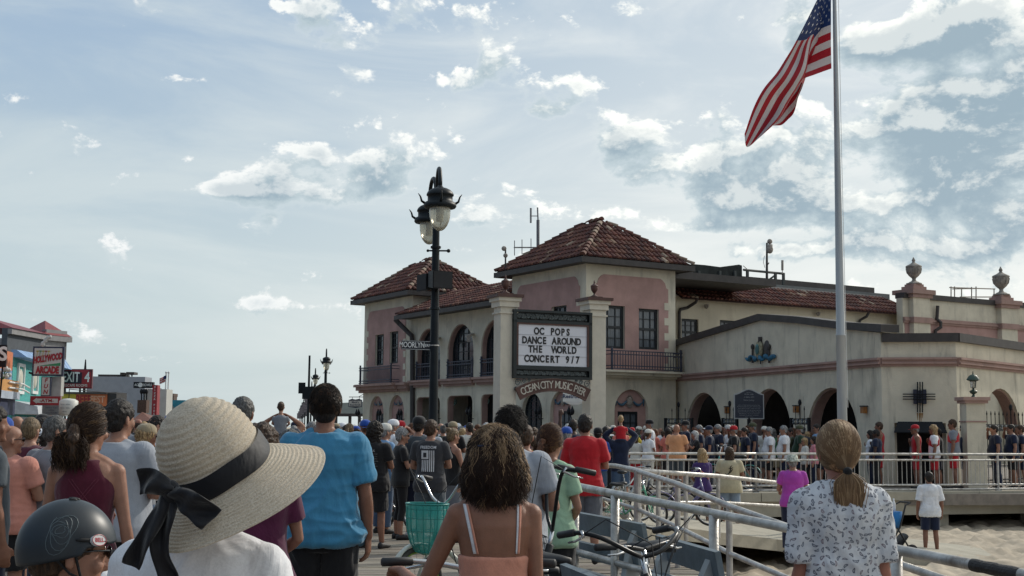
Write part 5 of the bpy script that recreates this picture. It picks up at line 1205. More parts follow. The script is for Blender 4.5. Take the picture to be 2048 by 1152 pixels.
mb=MB();mb.hexa([at(311, 786, 83.5), at(362, 836, 83.5), at(364, 830, 84), at(311, 778, 84), at(322, 782, 90), at(362, 822, 90), at(364, 818, 90.5), at(322, 776, 90.5)]);mb.build('roof', mat('grey_shingle', (.14, .15, .155), .85, var=.3, vscale=20), gs)
mb=MB();bx_px(mb, 334, 793, 346, 830, 86, .9);bx_px(mb, 333, 787, 347, 793, 85.9, 1.1);mb.build('chimney', mat('brown_brick', (.10, .06, .045), .85), gs)
lowshop('distant_flat_shop', 'distant grey flat roofed shop beyond the blue gabled shop', 352, 806, 440, 120, mat('grey_far_wall', (.33, .35, .36), .85), 3)
for x, lab in((328.5, 'left of the two thin flagpoles above the shops, carrying a small flag'), (333.5, 'right of the two thin flagpoles above the shops')):
 q=at(x, 850, 76);t=wthing('thin_flagpole', 'thin pale flagpole, '+lab, 'flagpole', (q.x, q.y, 0));mb=MB();mb.lathe([(.05, 0), (.04, at(x, 746, 76).z), (.001, at(x, 745, 76).z)], (q.x, q.y, 0), 8);mb.build('pole', WHITE, t)
 mb=MB();mb.ball((q.x, q.y, at(x, 745, 76).z), .07, 8, 6);mb.build('finial', WHITE, t)
t=wthing('small_flag', 'small faded red and white striped flag on the thin flagpole', 'flag', tuple(at(325, 758, 76)))
for i in range(6):
 mb=MB();f0, f1=i/6, (i+1)/6;vs_=[];fs_=[]
 for j in range(7):
  u=j/6;x=333.0-14*u;y0=751+6*u;
  for f in(f0, f1):vs_.append(at(x, y0+f*12, 76+.15*math.sin(u*6)))
 fs_=[(j*2, j*2+2, j*2+3, j*2+1)for j in range(6)];mb.add(vs_, fs_);mb.build('stripe', [MATS['flag_red'], MATS['flag_white']][i%2], t)
mb=MB();mb.add([at(333, 750, 75.95), at(327, 752.5, 75.95), at(327, 759, 75.95), at(333, 757, 75.95)], [(0, 1, 2, 3)]);mb.build('canton', MATS['flag_blue'], t)
q=at(165.5, 850, 63.5);t=wthing('spike_mast', 'thin dark tapering spike behind the escape rooms sign', 'mast', (q.x, q.y, 0));mb=MB();mb.lathe([(.07, 0), (.07, at(165, 742, 63.5).z), (.03, at(166, 720, 63.5).z), (.001, at(166, 718, 63.5).z)], (q.x, q.y, 0), 8);mb.build('mast', BLACKM, t)
pv=wthing('pavilion', 'grey roofed open pavilion beyond the far tower', 'building', (at(705, 850, 92).x, 92, 0));mb=MB()
mb.hexa([at(660, 827, 90), at(735, 827, 90), at(735, 827, 97), at(660, 827, 97), at(678, 806, 91.5), at(735, 803, 91.5), at(735, 803, 96), at(678, 806, 96)]);mb.build('roof', mat('grey_green_awning', (.10, .115, .105), .8), pv)
mb=MB();mb.hexa([at(660, 833, 90), at(735, 833, 90), at(735, 833, 97), at(660, 833, 97), at(660, 827, 90), at(735, 827, 90), at(735, 827, 97), at(660, 827, 97)]);mb.build('fascia', TRIM, pv)
for x in(672, 700, 719):mb=MB();q=at(x, 833, 90.3);mb.box((q.x, q.y, q.z/2), (.2, .2, q.z));mb.build('post', TRIM, pv)
hs=wthing('hanging_sign', 'white shaped shop sign with dark border hanging off the far tower', 'sign', tuple(at(711, 806, 74)))
w_, zb_, zt_=board(hs, 697, 800, 724, 814, 74, SIGNW, SIGNB, fr=.04);text("Mack's", hs, w_.pt(w_.L/2, zt_-.13, .013), Xs, Zz, NAVY, .15, bold=.02);text('Boardwalk', hs, w_.pt(w_.L/2, zb_+.12, .013), Xs, Zz, NAVY, .14, bold=.02)
mb=MB();mb.tube([at(698, 794, 74), at(728, 794, 74)], .02, 5);mb.tube([at(705, 800, 74), at(705, 794, 74)], .012, 4);mb.tube([at(719, 800, 74), at(719, 794, 74)], .012, 4);mb.tube([at(717, 794, 74), at(727, 788, 74)], .015, 4);mb.build('sign_bracket', BLACKM, hs)
mb=MB();mb.prism([at(697, 800, 73.99), at(724, 800, 73.99), at(718, 797.5, 73.99), at(711, 799, 73.99), at(704, 797.5, 73.99)], (0, .1, 0));mb.prism([at(699, 814, 73.99), at(722, 814, 73.99), at(711, 816, 73.99)], (0, .1, 0));mb.build('sign_edge', SIGNB, hs)
r0=at(1150, 907, 32.6);r1=at(2048, 909, 36.8);RW=Wall(r0[:2], (r0+(r1-r0)*1.12)[:2])
RH=1.0
pe=wthing('concrete_pier_edge', 'pale concrete deck edge and beam of the pier above the sand', 'pier edge', (RW.pt(5, 0).x, RW.pt(5, 0).y, -.1));pe['kind']='structure'
mb=MB();
for i in range(9):
 a, b=RW.L*i/9+.012, RW.L*(i+1)/9-.012;RW.box(mb, a, b, -.22, .0, -.6, .28)
mb.build('edge_slab', CONC, pe)
mb=MB();RW.box(mb, 2.0, RW.L, -.62, -.221, -.5, .16);mb.build('edge_beam', CONC, pe)
mb=MB()
for i in range(5):RW.box(mb, 4.2+i*3.2, 4.6+i*3.2, -1.4, -.62, -.6, -.1)
mb.build('pile', CONC, pe)
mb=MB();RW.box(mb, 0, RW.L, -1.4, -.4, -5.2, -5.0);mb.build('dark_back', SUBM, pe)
def railing(name, label, w, a0, a1, zf, n_post, balusters=0, r=.032, mids=(.62, ), top=1.0, group=None, base=True, bot=None, m=GALV):
 """pipe railing: zf(a) gives the floor height under it"""
 c=w.pt((a0+a1)/2, zf((a0+a1)/2));t=wthing(name, label, 'railing', tuple(c), group)
 K=14;xs=[a0+(a1-a0)*i/K for i in range(K+1)]
 mb=MB();mb.tube([w.pt(a, zf(a)+top)for a in xs], r, 12);mb.build('top_rail', m, t, smooth=True)
 for f in mids:
  mb=MB();mb.tube([w.pt(a, zf(a)+top*f)for a in xs], r*.82, 10);mb.build('rail', m, t, smooth=True)
 q=MB();q.tube([(0, 0, -.02), (0, 0, top-.01)], r*.95, 10);
 if base:q.box((0, 0, .01), (.16, .12, .02))
 me=q.mesh('post', m)
 for i in range(n_post+1):
  a=a0+(a1-a0)*i/n_post;part('post', me, t, loc=w.pt(a, zf(a)))
 if balusters:
  q=MB();q.tube([(0, 0, top*(bot or .14)), (0, 0, top*mids[0])], .009, 6);me=q.mesh('baluster', m)
  for i in range(1, balusters):
   a=a0+(a1-a0)*i/balusters;part('baluster', me, t, loc=w.pt(a, zf(a)))
 return t
nsec=3
for i in range(nsec):
 a0, a1=RW.L*i/nsec+.0, RW.L*(i+1)/nsec
 railing('pier_railing', ['left third of the galvanised pier railing, partly behind the bicycles', 'middle third of the galvanised pier railing, behind the magenta shirt', 'right third of the galvanised pier railing, above the beach'][i], RW, a0, a1, lambda a:.0, 2, 34, mids=(.84, .17, .05), group='galvanised railing along the pier edge', r=.035, bot=.17)
p_far=at(1120, 966, 10.9);p_near=at(2048, 1150, 6.75);p_end=p_near+(p_near-p_far)*.2;NW=Wall(p_far[:2], p_end[:2]);nrz=lambda a:p_far.z+(p_end.z-p_far.z)*a/NW.L
def nz(a):return-.0
t=wthing('boardwalk_railing', 'thick galvanised pipe handrail running from the benches toward the right bottom corner', 'railing', (NW.pt(3, 0).x, NW.pt(3, 0).y, 0))
HB=[at(1165, 975, 12.4), at(1300, 1000, 9.9)]
mb=MB();zt_=lambda a:1.05
mb.tube([NW.pt(NW.L*i/24, nrz(NW.L*i/24))for i in range(25)], .031, 16);mb.build('top_rail', GALV, t, smooth=True)
tape_a=NW.hit(1945, 1140)[0];tape_b=NW.hit(2040, 1152)[0]
BT=mat('worn_black_tape', (.02, .018, .018), .6, var=.5, bump=.5)
mb=MB();mb.tube([NW.pt(tape_a+(tape_b-tape_a)*i/8, nrz(tape_a+(tape_b-tape_a)*i/8))for i in range(9)], [.034+.002*math.sin(i*2.1)for i in range(9)], 14);mb.build('grip_tape', BT, t)
mb=MB();mb.tube([NW.pt(NW.L*i/24, nrz(NW.L*i/24)-.52)for i in range(25)], .026, 12);mb.build('rail', GALV, t, smooth=True)
q=MB();q.tube([(0, 0, -1.4), (0, 0, 0)], .034, 14);me=q.mesh('post', GALV, True)
for px in(1150, 1230, 1427, 1790, 2300):
 a=NW.hit(px, 1000)[0];part('post', me, t, loc=NW.pt(a, nrz(a)-.01))
q0=at(1195, 930, 21.6);q1=at(1275, 940, 17.6);q2=at(1355, 968, 16.1);q3=at(1458, 1012, 14.7);q4=at(1565, 1050, 13.6);q5=at(1900, 1163, 11.0)
t=wthing('ramp_railing', 'galvanised ramp railing that runs level and then slopes down past the benches', 'railing', (q2.x, q2.y, 0))
mb=MB();mb.tube([q0, q0*.5+q1*.5+V((0, 0, .02)), q1-V((.05, -.3, 0)), q1+V((.05, -.3, -.03)), q2, q3, q4, q5], .036, 12);mb.build('top_rail', GALV, t, smooth=True)
dn=V((0, 0, -.52));mb=MB();mb.tube([q1+dn, q2+dn, q3+dn, q4+dn, q5+dn], .030, 12);mb.build('rail', GALV, t, smooth=True)
mb=MB();mb.tube([q0+dn, q1+dn], .028, 10);mb.build('rail', GALV, t, smooth=True)
for k, p in enumerate((q0, q1, q2, q3, q4+(q5-q4)*.4)):
 mb=MB();r_=.05 if k==1 else .036;mb.tube([p, V((p.x, p.y, p.z-1.25 if k>1 else-.05))], r_, 12);mb.box((p.x, p.y, (p.z-1.05)if k>1 else .01), (.2, .14, .02));mb.build('post', GALV, t, smooth=False)
s0=q1.copy();s0.z-=.01;s1=at(1436, 952, 21.5);s2=at(1570, 967, 25.0);s3_=s2+(s2-s1)*.9
t=wthing('beach_ramp_railing', 'thin galvanised railing in front of the couple on the concrete ramp', 'railing', (s1.x, s1.y, 0))
mb=MB();mb.tube([s0+V((0, .05, 0)), s1, s2, s3_], .036, 10);mb.build('top_rail', GALV, t, smooth=True)
dn=V((0, 0, -.43));mb=MB();mb.tube([s0+dn+V((0, .05, 0)), s1+dn, s2+dn, s3_+dn], .030, 10);mb.build('rail', GALV, t, smooth=True)
for p in(s0+(s1-s0)*.22, s0+(s1-s0)*.55, s1, s2):mb=MB();mb.tube([p, V((p.x, p.y, p.z-1.0))], .034, 10);mb.build('post', GALV, t)
mb=MB()
A=[V((1.7, 18.4, .0)), V((1.75, 29.5, .0)), V((5.2, 31.5, -.44)), V((9.0, 30.0, -.86)), V((8.6, 26.3, -.88)), V((4.3, 24.4, -.45))]
A=[V((1.98, 21.0, .0)), V((1.98, 32.5, .0)), V((3.2, 32.5, -.02)), V((6.2, 30.8, -.52)), V((10.5, 29.5, -.95)), V((9.8, 26.0, -.98)), V((5.1, 25.2, -.46)), V((2.9, 22.6, -.06))]
ctr=V((4.4, 28.0, -.28));
vs_=A+[ctr]+[p-V((0, 0, .22))for p in A];n_=len(A)
mb.add(vs_, [(i, (i+1)%n_, n_)for i in range(n_)]+[(i, (i+1)%n_, n_+1+(i+1)%n_, n_+1+i)for i in range(n_)])
mb.build('concrete_ramp', CONC, kind='structure')
def ramp_x(y):
 f=(y-6)/12.2;return(.6, [2.95, 2.5, 2.15, 1.98][0]if y<12 else 1.98+(18.2-y)*.12)
planks('timber_ramp', lambda y:(.50 if y>10.5 else .57+(10.5-y)*.594, 1.93+(18.2-y)*.24), 6.0, 18.2, .14, lambda y:-.004-(18.2-y)*.028, th=.045)
mb=MB();vs_=[];
for j in range(40):
 y=17.5+j*.42
 for i in range(8):
  x=1.9+i*.22;h=-.12-.11*i+.05*noise.noise(V((x*2, y*1.5, 4)));vs_.append((x, y, h if y<22 else h-.25))
mb.add(vs_, [(j*8+i, j*8+i+1, j*8+i+9, j*8+i+8)for j in range(39)for i in range(7)]);mb.build('sand_bank', SAND, smooth=True, kind='structure')
BSL=mat('blue_grey_bench_slat', (.12, .155, .18), .6, var=.15, vscale=6, bump=.15, bscale=30, stain=((.05, .06, .07), 6, .4));BLEG=mat('pale_grey_bench_end', (.34, .37, .38), .6, var=.1)
def bench(p0, p1, label, zt_=.90, plaque=False, flip=1):
 """backrest line from p0 to p1 (world xy); seat lies on the viewer's left side"""
 w=Wall(p0[:2], p1[:2]);t=wthing('park_bench', label, 'bench', (w.pt(w.L/2, 0).x, w.pt(w.L/2, 0).y, 0), 'blue grey slatted benches beside the handrail')
 N=w.N3*flip
 def slat(z, off, h, th, tilt, nm):
  mb=MB();Y=(N*math.cos(tilt)+V((0, 0, 1))*math.sin(tilt));Z=w.D3.cross(Y)*1.0
  if Z.z<0:Z=-Z
  c=w.pt(w.L/2, z)+N*off;mb.box(c, (w.L, th, h), (w.D3, Y, Z));mb.build(nm, BSL, t)
 slat(zt_-.08, -.03, .155, .035, -.18, 'back_slat');slat(zt_-.30, .005, .13, .035, -.18, 'back_slat')
 for i in range(4):slat(.44-.004*i, .10+.125*i, .03, .11, 0, 'seat_slat')
 for a in(.16, w.L-.16):
  mb=MB();X=w.D3*.05
  prof=[(-.03, 0), (.06, 0), (.07, .42), (.04, zt_-.04), (-.04, zt_-.02), (-.035, .42)]
  mb.prism([w.pt(a-.045, 0)+N*y_+V((0, 0, z_))for y_, z_ in[(-.12, 0), (.03, 0), (.10, .40), (.035, zt_-.16), (-.03, zt_-.02), (-.055, zt_-.02), (-.02, .40)]], w.D3*.09)
  mb.prism([w.pt(a-.044, 0)+N*y_+V((0, 0, z_))for y_, z_ in[(.02, .34), (.52, .34), (.52, .42), (.02, .42)]], w.D3*.088)
  mb.prism([w.pt(a-.043, 0)+N*y_+V((0, 0, z_))for y_, z_ in[(.40, 0), (.52, 0), (.50, .34), (.42, .34)]], w.D3*.086);mb.build('bench_end', BLEG, t)
 if plaque:
  c=w.pt(w.L*.5, zt_-.08)-N*.052;X=w.D3;mb=MB();Y=(N*math.cos(-.18)+V((0, 0, 1))*math.sin(-.18));Z=X.cross(Y);Z=Z if Z.z>0 else-Z
  mb=MB();mb.box(c+N*0.0, (.24, .012, .12), (X, Y, Z));mb.build('plaque', BSL, t)
  for k, (s_, dz_)in enumerate((('IN LOVING MEMORY', .04), ('OF OUR PARENTS', .013), ('WHO LOVED THIS', -.013), ('BEACH', -.04))):
   text(s_, t, c+Z*dz_+N*.0, -X if(X.cross(Z)).dot(V((0, -1, 0)))<0 and False else X, Z, mat('plaque_text', (.18, .21, .23), .5), .021, off=.0075, name='plaque_lettering')
 return t
bench(at(1310, 1068, 8.9), at(1430, 1101, 7.7), 'blue grey bench back with a small text plaque, nearest to the sand', plaque=True)
bench(at(1120, 1030, 11.6), at(1283, 1051, 9.9), 'blue grey bench behind the black bicycle handlebar')
bench(at(1120, 1113, 6.95), at(1215, 1160, 6.1), 'blue grey bench at the bottom edge under the bicycle')
bench(at(1290, 1145, 6.9), at(1420, 1200, 6.2), 'blue grey bench cut by the bottom edge, right of the bicycle', zt_=.86)
def skin_mat(name, c):
 m=mat(name, c, .52, var=.10, vscale=14, bump=.12, bscale=160, spec=.35)
 p=m.node_tree.nodes['Principled BSDF'];p.inputs['Subsurface Weight'].default_value=.12;p.inputs['Subsurface Radius'].default_value=(.012, .005, .003);p.inputs['Subsurface Scale'].default_value=1.0
 return m
SK={'fair':skin_mat('fair_skin', (.38, .21, .15)), 'light':skin_mat('light_skin', (.32, .165, .112)), 'tan':skin_mat('tanned_skin', (.235, .112, .072)), 'red':skin_mat('flushed_skin', (.33, .145, .10)), 'dark':skin_mat('dark_skin', (.075, .036, .024))}
def cloth_mat(name, c, rough=.9, var=.10):
 if name in MATS:return MATS[name]
 m=bpy.data.materials.new(name);m.use_nodes=True;t=m.node_tree;N=NT(t);p=t.nodes['Principled BSDF']
 co=N.n('ShaderNodeTexCoord').outputs['Object']
 n1_=N.noise(co, 9, 5, .6);n2_=N.noise(co, 170, 3, .7)
 f=N.m('ADD', N.m('MULTIPLY', n1_, .6), N.m('MULTIPLY', n2_, .4))
 t.links.new(N.mix(N.sstep(f, .35, .65), tuple(x*(1-var*1.3)for x in c), tuple(min(1, x*(1+var))for x in c)), p.inputs['Base Color'])
 p.inputs['Roughness'].default_value=rough;p.inputs['Specular IOR Level'].default_value=.25;p.inputs['Sheen Weight'].default_value=.25;p.inputs['Sheen Roughness'].default_value=.5
 b=N.n('ShaderNodeBump');b.inputs['Strength'].default_value=.5;b.inputs['Distance'].default_value=.012
 w1=N.noise(N.vm('MULTIPLY', co, (5, 5, 2.2)), 1.0, 4, .55, 1.2)
 rid=N.m('SUBTRACT', 1.0, N.m('ABSOLUTE', N.m('MULTIPLY', N.m('SUBTRACT', w1, .5), 4.0)))
 t.links.new(N.m('ADD', N.m('MULTIPLY', rid, .7), N.m('MULTIPLY', n2_, .05)), b.inputs['Height']);t.links.new(b.outputs[0], p.inputs['Normal'])
 MATS[name]=m;return m
CC={'white':(.74, .75, .78), 'offwhite':(.60, .59, .54), 'black':(.012, .012, .014), 'charcoal':(.035, .036, .042), 'navy':(.012, .018, .045), 'royal':(.018, .07, .33), 'skyblue':(.050, .225, .385), 'lightblue':(.16, .30, .50), 'grey':(.20, .215, .245), 'midgrey':(.12, .13, .15), 'slate':(.06, .075, .09), 'heather':(.33, .355, .40), 'salmon':(.55, .235, .18), 'orange':(.62, .30, .15), 'coral':(.58, .17, .13), 'pink':(.55, .20, .24), 'red':(.44, .014, .022), 'maroon':(.085, .010, .026), 'plum':(.085, .012, .045), 'purple':(.055, .028, .13), 'magenta':(.42, .06, .40), 'teal':(.02, .16, .16), 'mint':(.30, .46, .32), 'green':(.04, .13, .06), 'olive':(.07, .075, .04), 'forest':(.018, .045, .025), 'neon':(.48, .68, .04), 'yellow':(.60, .45, .05), 'khaki':(.30, .245, .16), 'sand':(.48, .42, .28), 'peach':(.60, .27, .19), 'denim':(.06, .10, .17), 'lightdenim':(.22, .28, .36), 'brown':(.09, .05, .03), 'lavender':(.30, .26, .42)}
def cloth(c):return cloth_mat(c+'_cloth', CC[c])
def hair_mat(name, c, c2=None):
 if name in MATS:return MATS[name]
 m=bpy.data.materials.new(name);m.use_nodes=True;t=m.node_tree;N=NT(t);p=t.nodes['Principled BSDF']
 co=N.n('ShaderNodeTexCoord').outputs['Object']
 n1_=N.noise(N.vm('MULTIPLY', co, (90, 90, 12)), 1.0, 3, .6, .6)
 c2=c2 or tuple(min(1, x*1.9)for x in c)
 t.links.new(N.mix(N.sstep(n1_, .35, .7), tuple(x*.55 for x in c), c2), p.inputs['Base Color']);p.inputs['Roughness'].default_value=.55;p.inputs['Specular IOR Level'].default_value=.35
 b=N.n('ShaderNodeBump');b.inputs['Strength'].default_value=.9;b.inputs['Distance'].default_value=.012
 t.links.new(n1_, b.inputs['Height']);t.links.new(b.outputs[0], p.inputs['Normal']);MATS[name]=m;return m
HC={'dark':(.014, .010, .008), 'brown':(.045, .024, .013), 'auburn':(.10, .040, .018), 'blond':(.30, .20, .10), 'strawberry':(.26, .145, .07), 'grey':(.19, .19, .19), 'white':(.42, .42, .41), 'saltpepper':(.075, .073, .07), 'dirty':(.13, .09, .05)}
def hairm(c):return hair_mat(c+'_hair', HC[c])
GLM=mat('dark_lens', (.008, .008, .010), .12, spec=.7);SHOE=mat('black_shoe', (.012, .012, .014), .6);SHOEW=mat('pale_shoe', (.45, .45, .45), .6)
def remesh(mb, vox, sm=3, fac=.5, name='m'):
 me=mb.mesh(name);o=bpy.data.objects.new('tmp', me);COL.objects.link(o)
 r=o.modifiers.new('r', 'REMESH');r.mode='VOXEL';r.voxel_size=vox;r.use_smooth_shade=True
 if sm:s_=o.modifiers.new('s', 'SMOOTH');s_.iterations=sm;s_.factor=fac
 out=eval_mesh(o, name);bpy.data.objects.remove(o);bpy.data.meshes.remove(me)
 out.polygons.foreach_set('use_smooth', [True]*len(out.polygons));return out
def displace(me, fn):
 n=len(me.vertices);co=np.empty(n*3);me.vertices.foreach_get('co', co);co=co.reshape(-1, 3)
 no=np.empty(n*3);me.vertex_normals.foreach_get('vector', no)if hasattr(me, 'vertex_normals')else None;no=no.reshape(-1, 3)
 d=np.array([fn(V(c))for c in co]);co+=no*d[:, None];me.vertices.foreach_set('co', co.ravel());me.update()
SMOOTHH={'combed'}
BUILDS={'m':dict(s=1.0, w=1.0, d=1.0, hip=1.0, arm=1.0, leg=1.0, belly=0.0), 'f':dict(s=.86, w=.90, d=.95, hip=1.05, arm=.82, leg=.95, belly=0.0), 'mh':dict(s=1.06, w=1.18, d=1.22, hip=1.10, arm=1.15, leg=1.08, belly=.05), 'fh':dict(s=.95, w=1.14, d=1.12, hip=1.18, arm=1.08, leg=1.1, belly=.03), 'c':dict(s=.82, w=.85, d=.9, hip=.86, arm=.8, leg=.85, belly=0.0), 'ma':dict(s=1.06, w=1.04, d=1.02, hip=.98, arm=1.12, leg=1.0, belly=0.0)}
def T_rings(b, infl=0.0, z0=.82, z1=1.49):
 base=[(.80, .150, .105, 0), (.86, .168, .116, -.006), (.92, .172, .120, -.008), (.98, .162, .112, 0), (1.06, .148, .105, .004), (1.14, .150, .108, .004), (1.22, .162, .116, .002), (1.29, .178, .121, -.004), (1.35, .190, .118, -.008), (1.40, .183, .102, -.010), (1.435, .145, .085, -.012), (1.465, .095, .074, -.010), (1.49, .064, .062, -.004)]
 out=[]
 for z, rx, ry, yc in base:
  if z<z0-.001 or z>z1+.001:continue
  f=(z-1.05)/.35;f=max(0, min(1, f));kx=b['w']*(1-f)+b['s']*f
  if z<1.0:kx=b['hip']*(1 if z<.93 else .5)+(b['w']*.5 if z>=.93 else 0)
  if z>1.43:kx=1+(kx-1)*.4
  bel=b['belly']*math.exp(-((z-1.05)/.12)**2)
  fl=1.0
  out.append((V((0, yc+bel*.7, z)), V((rx*kx+infl*fl, 0, 0)), V((0, ry*b['d']+infl+bel*.5, 0)), .88))
 return out
def head_M(hy=0.0, hp=0.0, hr=0.0):
 return Matrix.Translation((0, .012, 1.50))@Matrix.Rotation(hy, 4, 'Z')@Matrix.Rotation(hp, 4, 'X')@Matrix.Rotation(hr, 4, 'Y')@Matrix.Translation((0, 0, .015))
HR=[(-.03, .048, .050, -.018), (-.005, .044, .060, .005), (.012, .046, .064, .022), (.035, .057, .079, .014), (.06, .064, .087, .010), (.09, .071, .094, .005), (.13, .077, .099, .0), (.165, .077, .099, -.004), (.195, .067, .088, -.006), (.217, .047, .063, -.008), (.232, .02, .028, -.008)]
def head_parts(mb, M, ear=1.0):
 Mr=M.to_3x3();X, Y, Z=Mr.col[0].copy(), Mr.col[1].copy(), Mr.col[2].copy()
 P=lambda x, y, z:M@V((x, y, z))
 mb.loft([(P(0, yc, z), X*rx, Y*ry, .95)for z, rx, ry, yc in HR], 18)
 mb.tube([P(0, .094, .118), P(0, .108, .095), P(0, .121, .074)], [.008, .011, .014], 8);mb.ball(P(0, .108, .071), .016, 8, 6, sx=1.2, ax=(X, Y, Z))
 mb.ball(P(0, .084, .128), .05, 10, 6, sy=.26, sz=.26, ax=(X, Y, Z));mb.ball(P(0, .088, .044), .024, 8, 6, sy=.38, sz=.36, ax=(X, Y, Z));mb.ball(P(0, .082, .008), .021, 8, 6, ax=(X, Y, Z))
 for s in(-1, 1):
  mb.ball(P(s*.047, .067, .075), .024, 8, 6, ax=(X, Y, Z))
  Xe=(X*.45*s+Y*-.9).normalized();Ye=Z.cross(Xe)
  mb.ball(P(s*.083, -.012, .095), .022*ear, 10, 8, sx=1.0, sy=.34, sz=1.5, ax=(Xe, Ye, Z))
ARMS={'down':((.245, -.015, 1.115), (.262, .035, .868), (.0, .12, -1), (-1, .25, 0), .5), 'slim':((.212, -.02, 1.115), (.232, .03, .868), (.0, .12, -1), (-1, .25, 0), .5), 'down2':((.265, -.02, 1.12), (.30, .03, .875), (.02, .15, -1), (-1, .3, 0), .7), 'folded':((.25, .055, 1.13), (.02, .185, 1.185), (-1, .0, .1), (0, -1, 0), .3), 'folded2':((.25, .055, 1.12), (.02, .155, 1.125), (-1, .05, .15), (0, -1, 0), .3), 'salute':((.37, .12, 1.40), (.15, .145, 1.60), (-.8, .1, .45), (0, .3, -1), .08), 'heart':((.27, .07, 1.15), (.05, .175, 1.30), (-.9, .05, .35), (0, -1, 0), .15), 'clasp':((.25, .04, 1.13), (.07, .20, 1.00), (-.8, .3, -.4), (0, -1, 0), .5), 'hip':((.37, -.09, 1.17), (.20, .03, 1.02), (-.3, .5, -.5), (-.6, -.4, 0), .5), 'phone':((.22, .14, 1.20), (.09, .34, 1.42), (-.2, .5, .8), (-1, 0, 0), .8), 'up':((.24, .16, 1.55), (.22, .20, 1.80), (0, .1, 1), (0, 1, 0), .9), 'carry':((.34, .10, 1.58), (.12, .05, 1.74), (-.6, .2, .3), (0, -.3, -1), .5), 'fwd':((.24, .08, 1.14), (.17, .32, 1.10), (-.1, 1, -.1), (0, 0, -1), .9), 'back':((.27, -.12, 1.12), (.05, -.16, 1.0), (-1, -.1, 0), (0, 1, 0), .5), }
def hand(mb, w, fd, pn, curl, side, k=1.0, lod=0):
 fd=V(fd).normalized();pn=V(pn);pn=(pn-fd*pn.dot(fd)).normalized();sd_=fd.cross(pn).normalized()*side
 th=-sd_ if False else sd_
 if th.y<-.2 or(abs(th.y)<=.2 and th.z<-.2):th=-th
 w=V(w);L=.088*k
 mb.loft([(w-fd*.01, th*.026*k, pn*.019*k), (w+fd*L*.35, th*.038*k, pn*.017*k), (w+fd*L*.75, th*.042*k, pn*.015*k), (w+fd*L, th*.038*k, pn*.011*k)], 10)
 for i, (off, ln)in enumerate(((.030, .078), (.010, .088), (-.010, .082), (-.029, .064))):
  b=w+fd*(L*.93)+th*off*k;d=fd.copy();pts=[b-fd*.02*k, b];ang=curl*(1+.12*i)
  for j, f in enumerate((.45, .32, .23)):
   a=ang*(.75 if j==0 else 1.0);d=(d*math.cos(a)+pn*math.sin(a)*1.0);d.normalize();pn2=pn
   pts.append(pts[-1]+d*ln*k*f)
  r_=.0092*k if lod==0 else .011*k
  mb.tube(pts, [r_*1.05, r_*1.05, r_, r_*.92, r_*.8], 8)
 b=w+fd*L*.25+th*.026*k;mb.tube([b-th*.012, b+(fd*.5+th*.55+pn*.2).normalized()*.034*k, b+(fd*.5+th*.55+pn*.2).normalized()*.034*k+(fd*.8+th*.2+pn*.4).normalized()*.052*k], [.015*k, .0125*k, .009*k], 8)
def arm(mb, spec, side, b, infl=0.0, upto=1.0, lod=0, flare=0.0):
 el, wr, fd, pn, cu=spec;m_=V((side, 1, 1));ml=lambda v:V((v[0]*side, v[1], v[2]))
 S=V((.182*b['s']*side, -.008, 1.392));E=ml(el);Wp=ml(wr);k=b['arm']
 dx_=(.182*b['s']-.182)*side;E.x+=dx_*.8+(b['w']-1)*.10*side;Wp.x+=(b['w']-1)*.09*side if abs(wr[0])>.15 else 0
 rs=[(.0, .060), (.22, .056), (.5, .050), (.8, .043), (1.0, .040)]
 if upto>=1.0 or infl==0:
  pts=[S.lerp(E, t)for t, _ in rs];r_=[r*k+infl for _, r in rs]
  pts+=[E.lerp(Wp, t)for t in(.2, .45, .75, 1.0)];r_+=[x*k+infl for x in(.043, .040, .031, .0265)]
  if infl and upto<2:n=5;pts, r_=pts[:n], r_[:n]
  mb.ball(S, .062*k+infl, 12, 8);mb.tube(pts, r_, 12)
  if infl==0:hand(mb, Wp, ml(fd), ml(pn), cu, side, 1.0 if lod==0 else 1.08, lod)
 else:
  mb.ball(S, .062*k+infl, 12, 8);K=5;pts=[S.lerp(E, upto*i/K)for i in range(K+1)]
  def rr(t):
   for(t0, r0_), (t1, r1_)in zip(rs, rs[1:]):
    if t<=t1:return r0_+(r1_-r0_)*(t-t0)/(t1-t0)
   return rs[-1][1]
  mb.tube(pts, [rr(upto*i/K)*k+infl+flare*(i/K)for i in range(K+1)], 14)
 return S, E, Wp
def leg(mb, side, b, infl=0.0, upto=1.0, stance=.0, foot=True, flare=0.0, step=0.0):
 k=b['leg'];H=V((.088*b['hip']*side, 0, .88));K_=V(((.098+stance*.5)*side, .012+step*.5*side, .48));A=V(((.105+stance)*side, -.02+step*side, .085))
 ch=[(0, .092), (.25, .088), (.6, .072), (.9, .058), (1.0, .056), (1.15, .053), (1.4, .057), (1.7, .044), (2.0, .037)]
 n=12
 P=lambda t:H.lerp(K_, t)if t<=1 else K_.lerp(A, t-1)+V((0, -.018*math.sin((t-1)*math.pi), 0))
 def rr(t):
  for(t0, r0_), (t1, r1_)in zip(ch, ch[1:]):
   if t<=t1+1e-6:return r0_+(r1_-r0_)*(t-t0)/(t1-t0)
  return ch[-1][1]
 T=upto*2;ts=[T*i/9 for i in range(10)]
 mb.tube([P(t)for t in ts], [rr(t)*k+infl+flare*t/2 for t in ts], 14)
 if foot and upto>=1:
  a=A;mb.loft([(a+V((0, -.055, -.055)), V((.024, 0, 0)), V((0, 0, .026))), (a+V((0, -.02, -.040)), V((.034, 0, 0)), V((0, 0, .042))), (a+V((.004*side, .06, -.050)), V((.038, 0, 0)), V((0, 0, .030))), (a+V((.008*side, .14, -.062)), V((.044, 0, 0)), V((0, 0, .018))), (a+V((.006*side, .19, -.066)), V((.034, 0, 0)), V((0, 0, .012)))], 12)
 return A
_bc={}
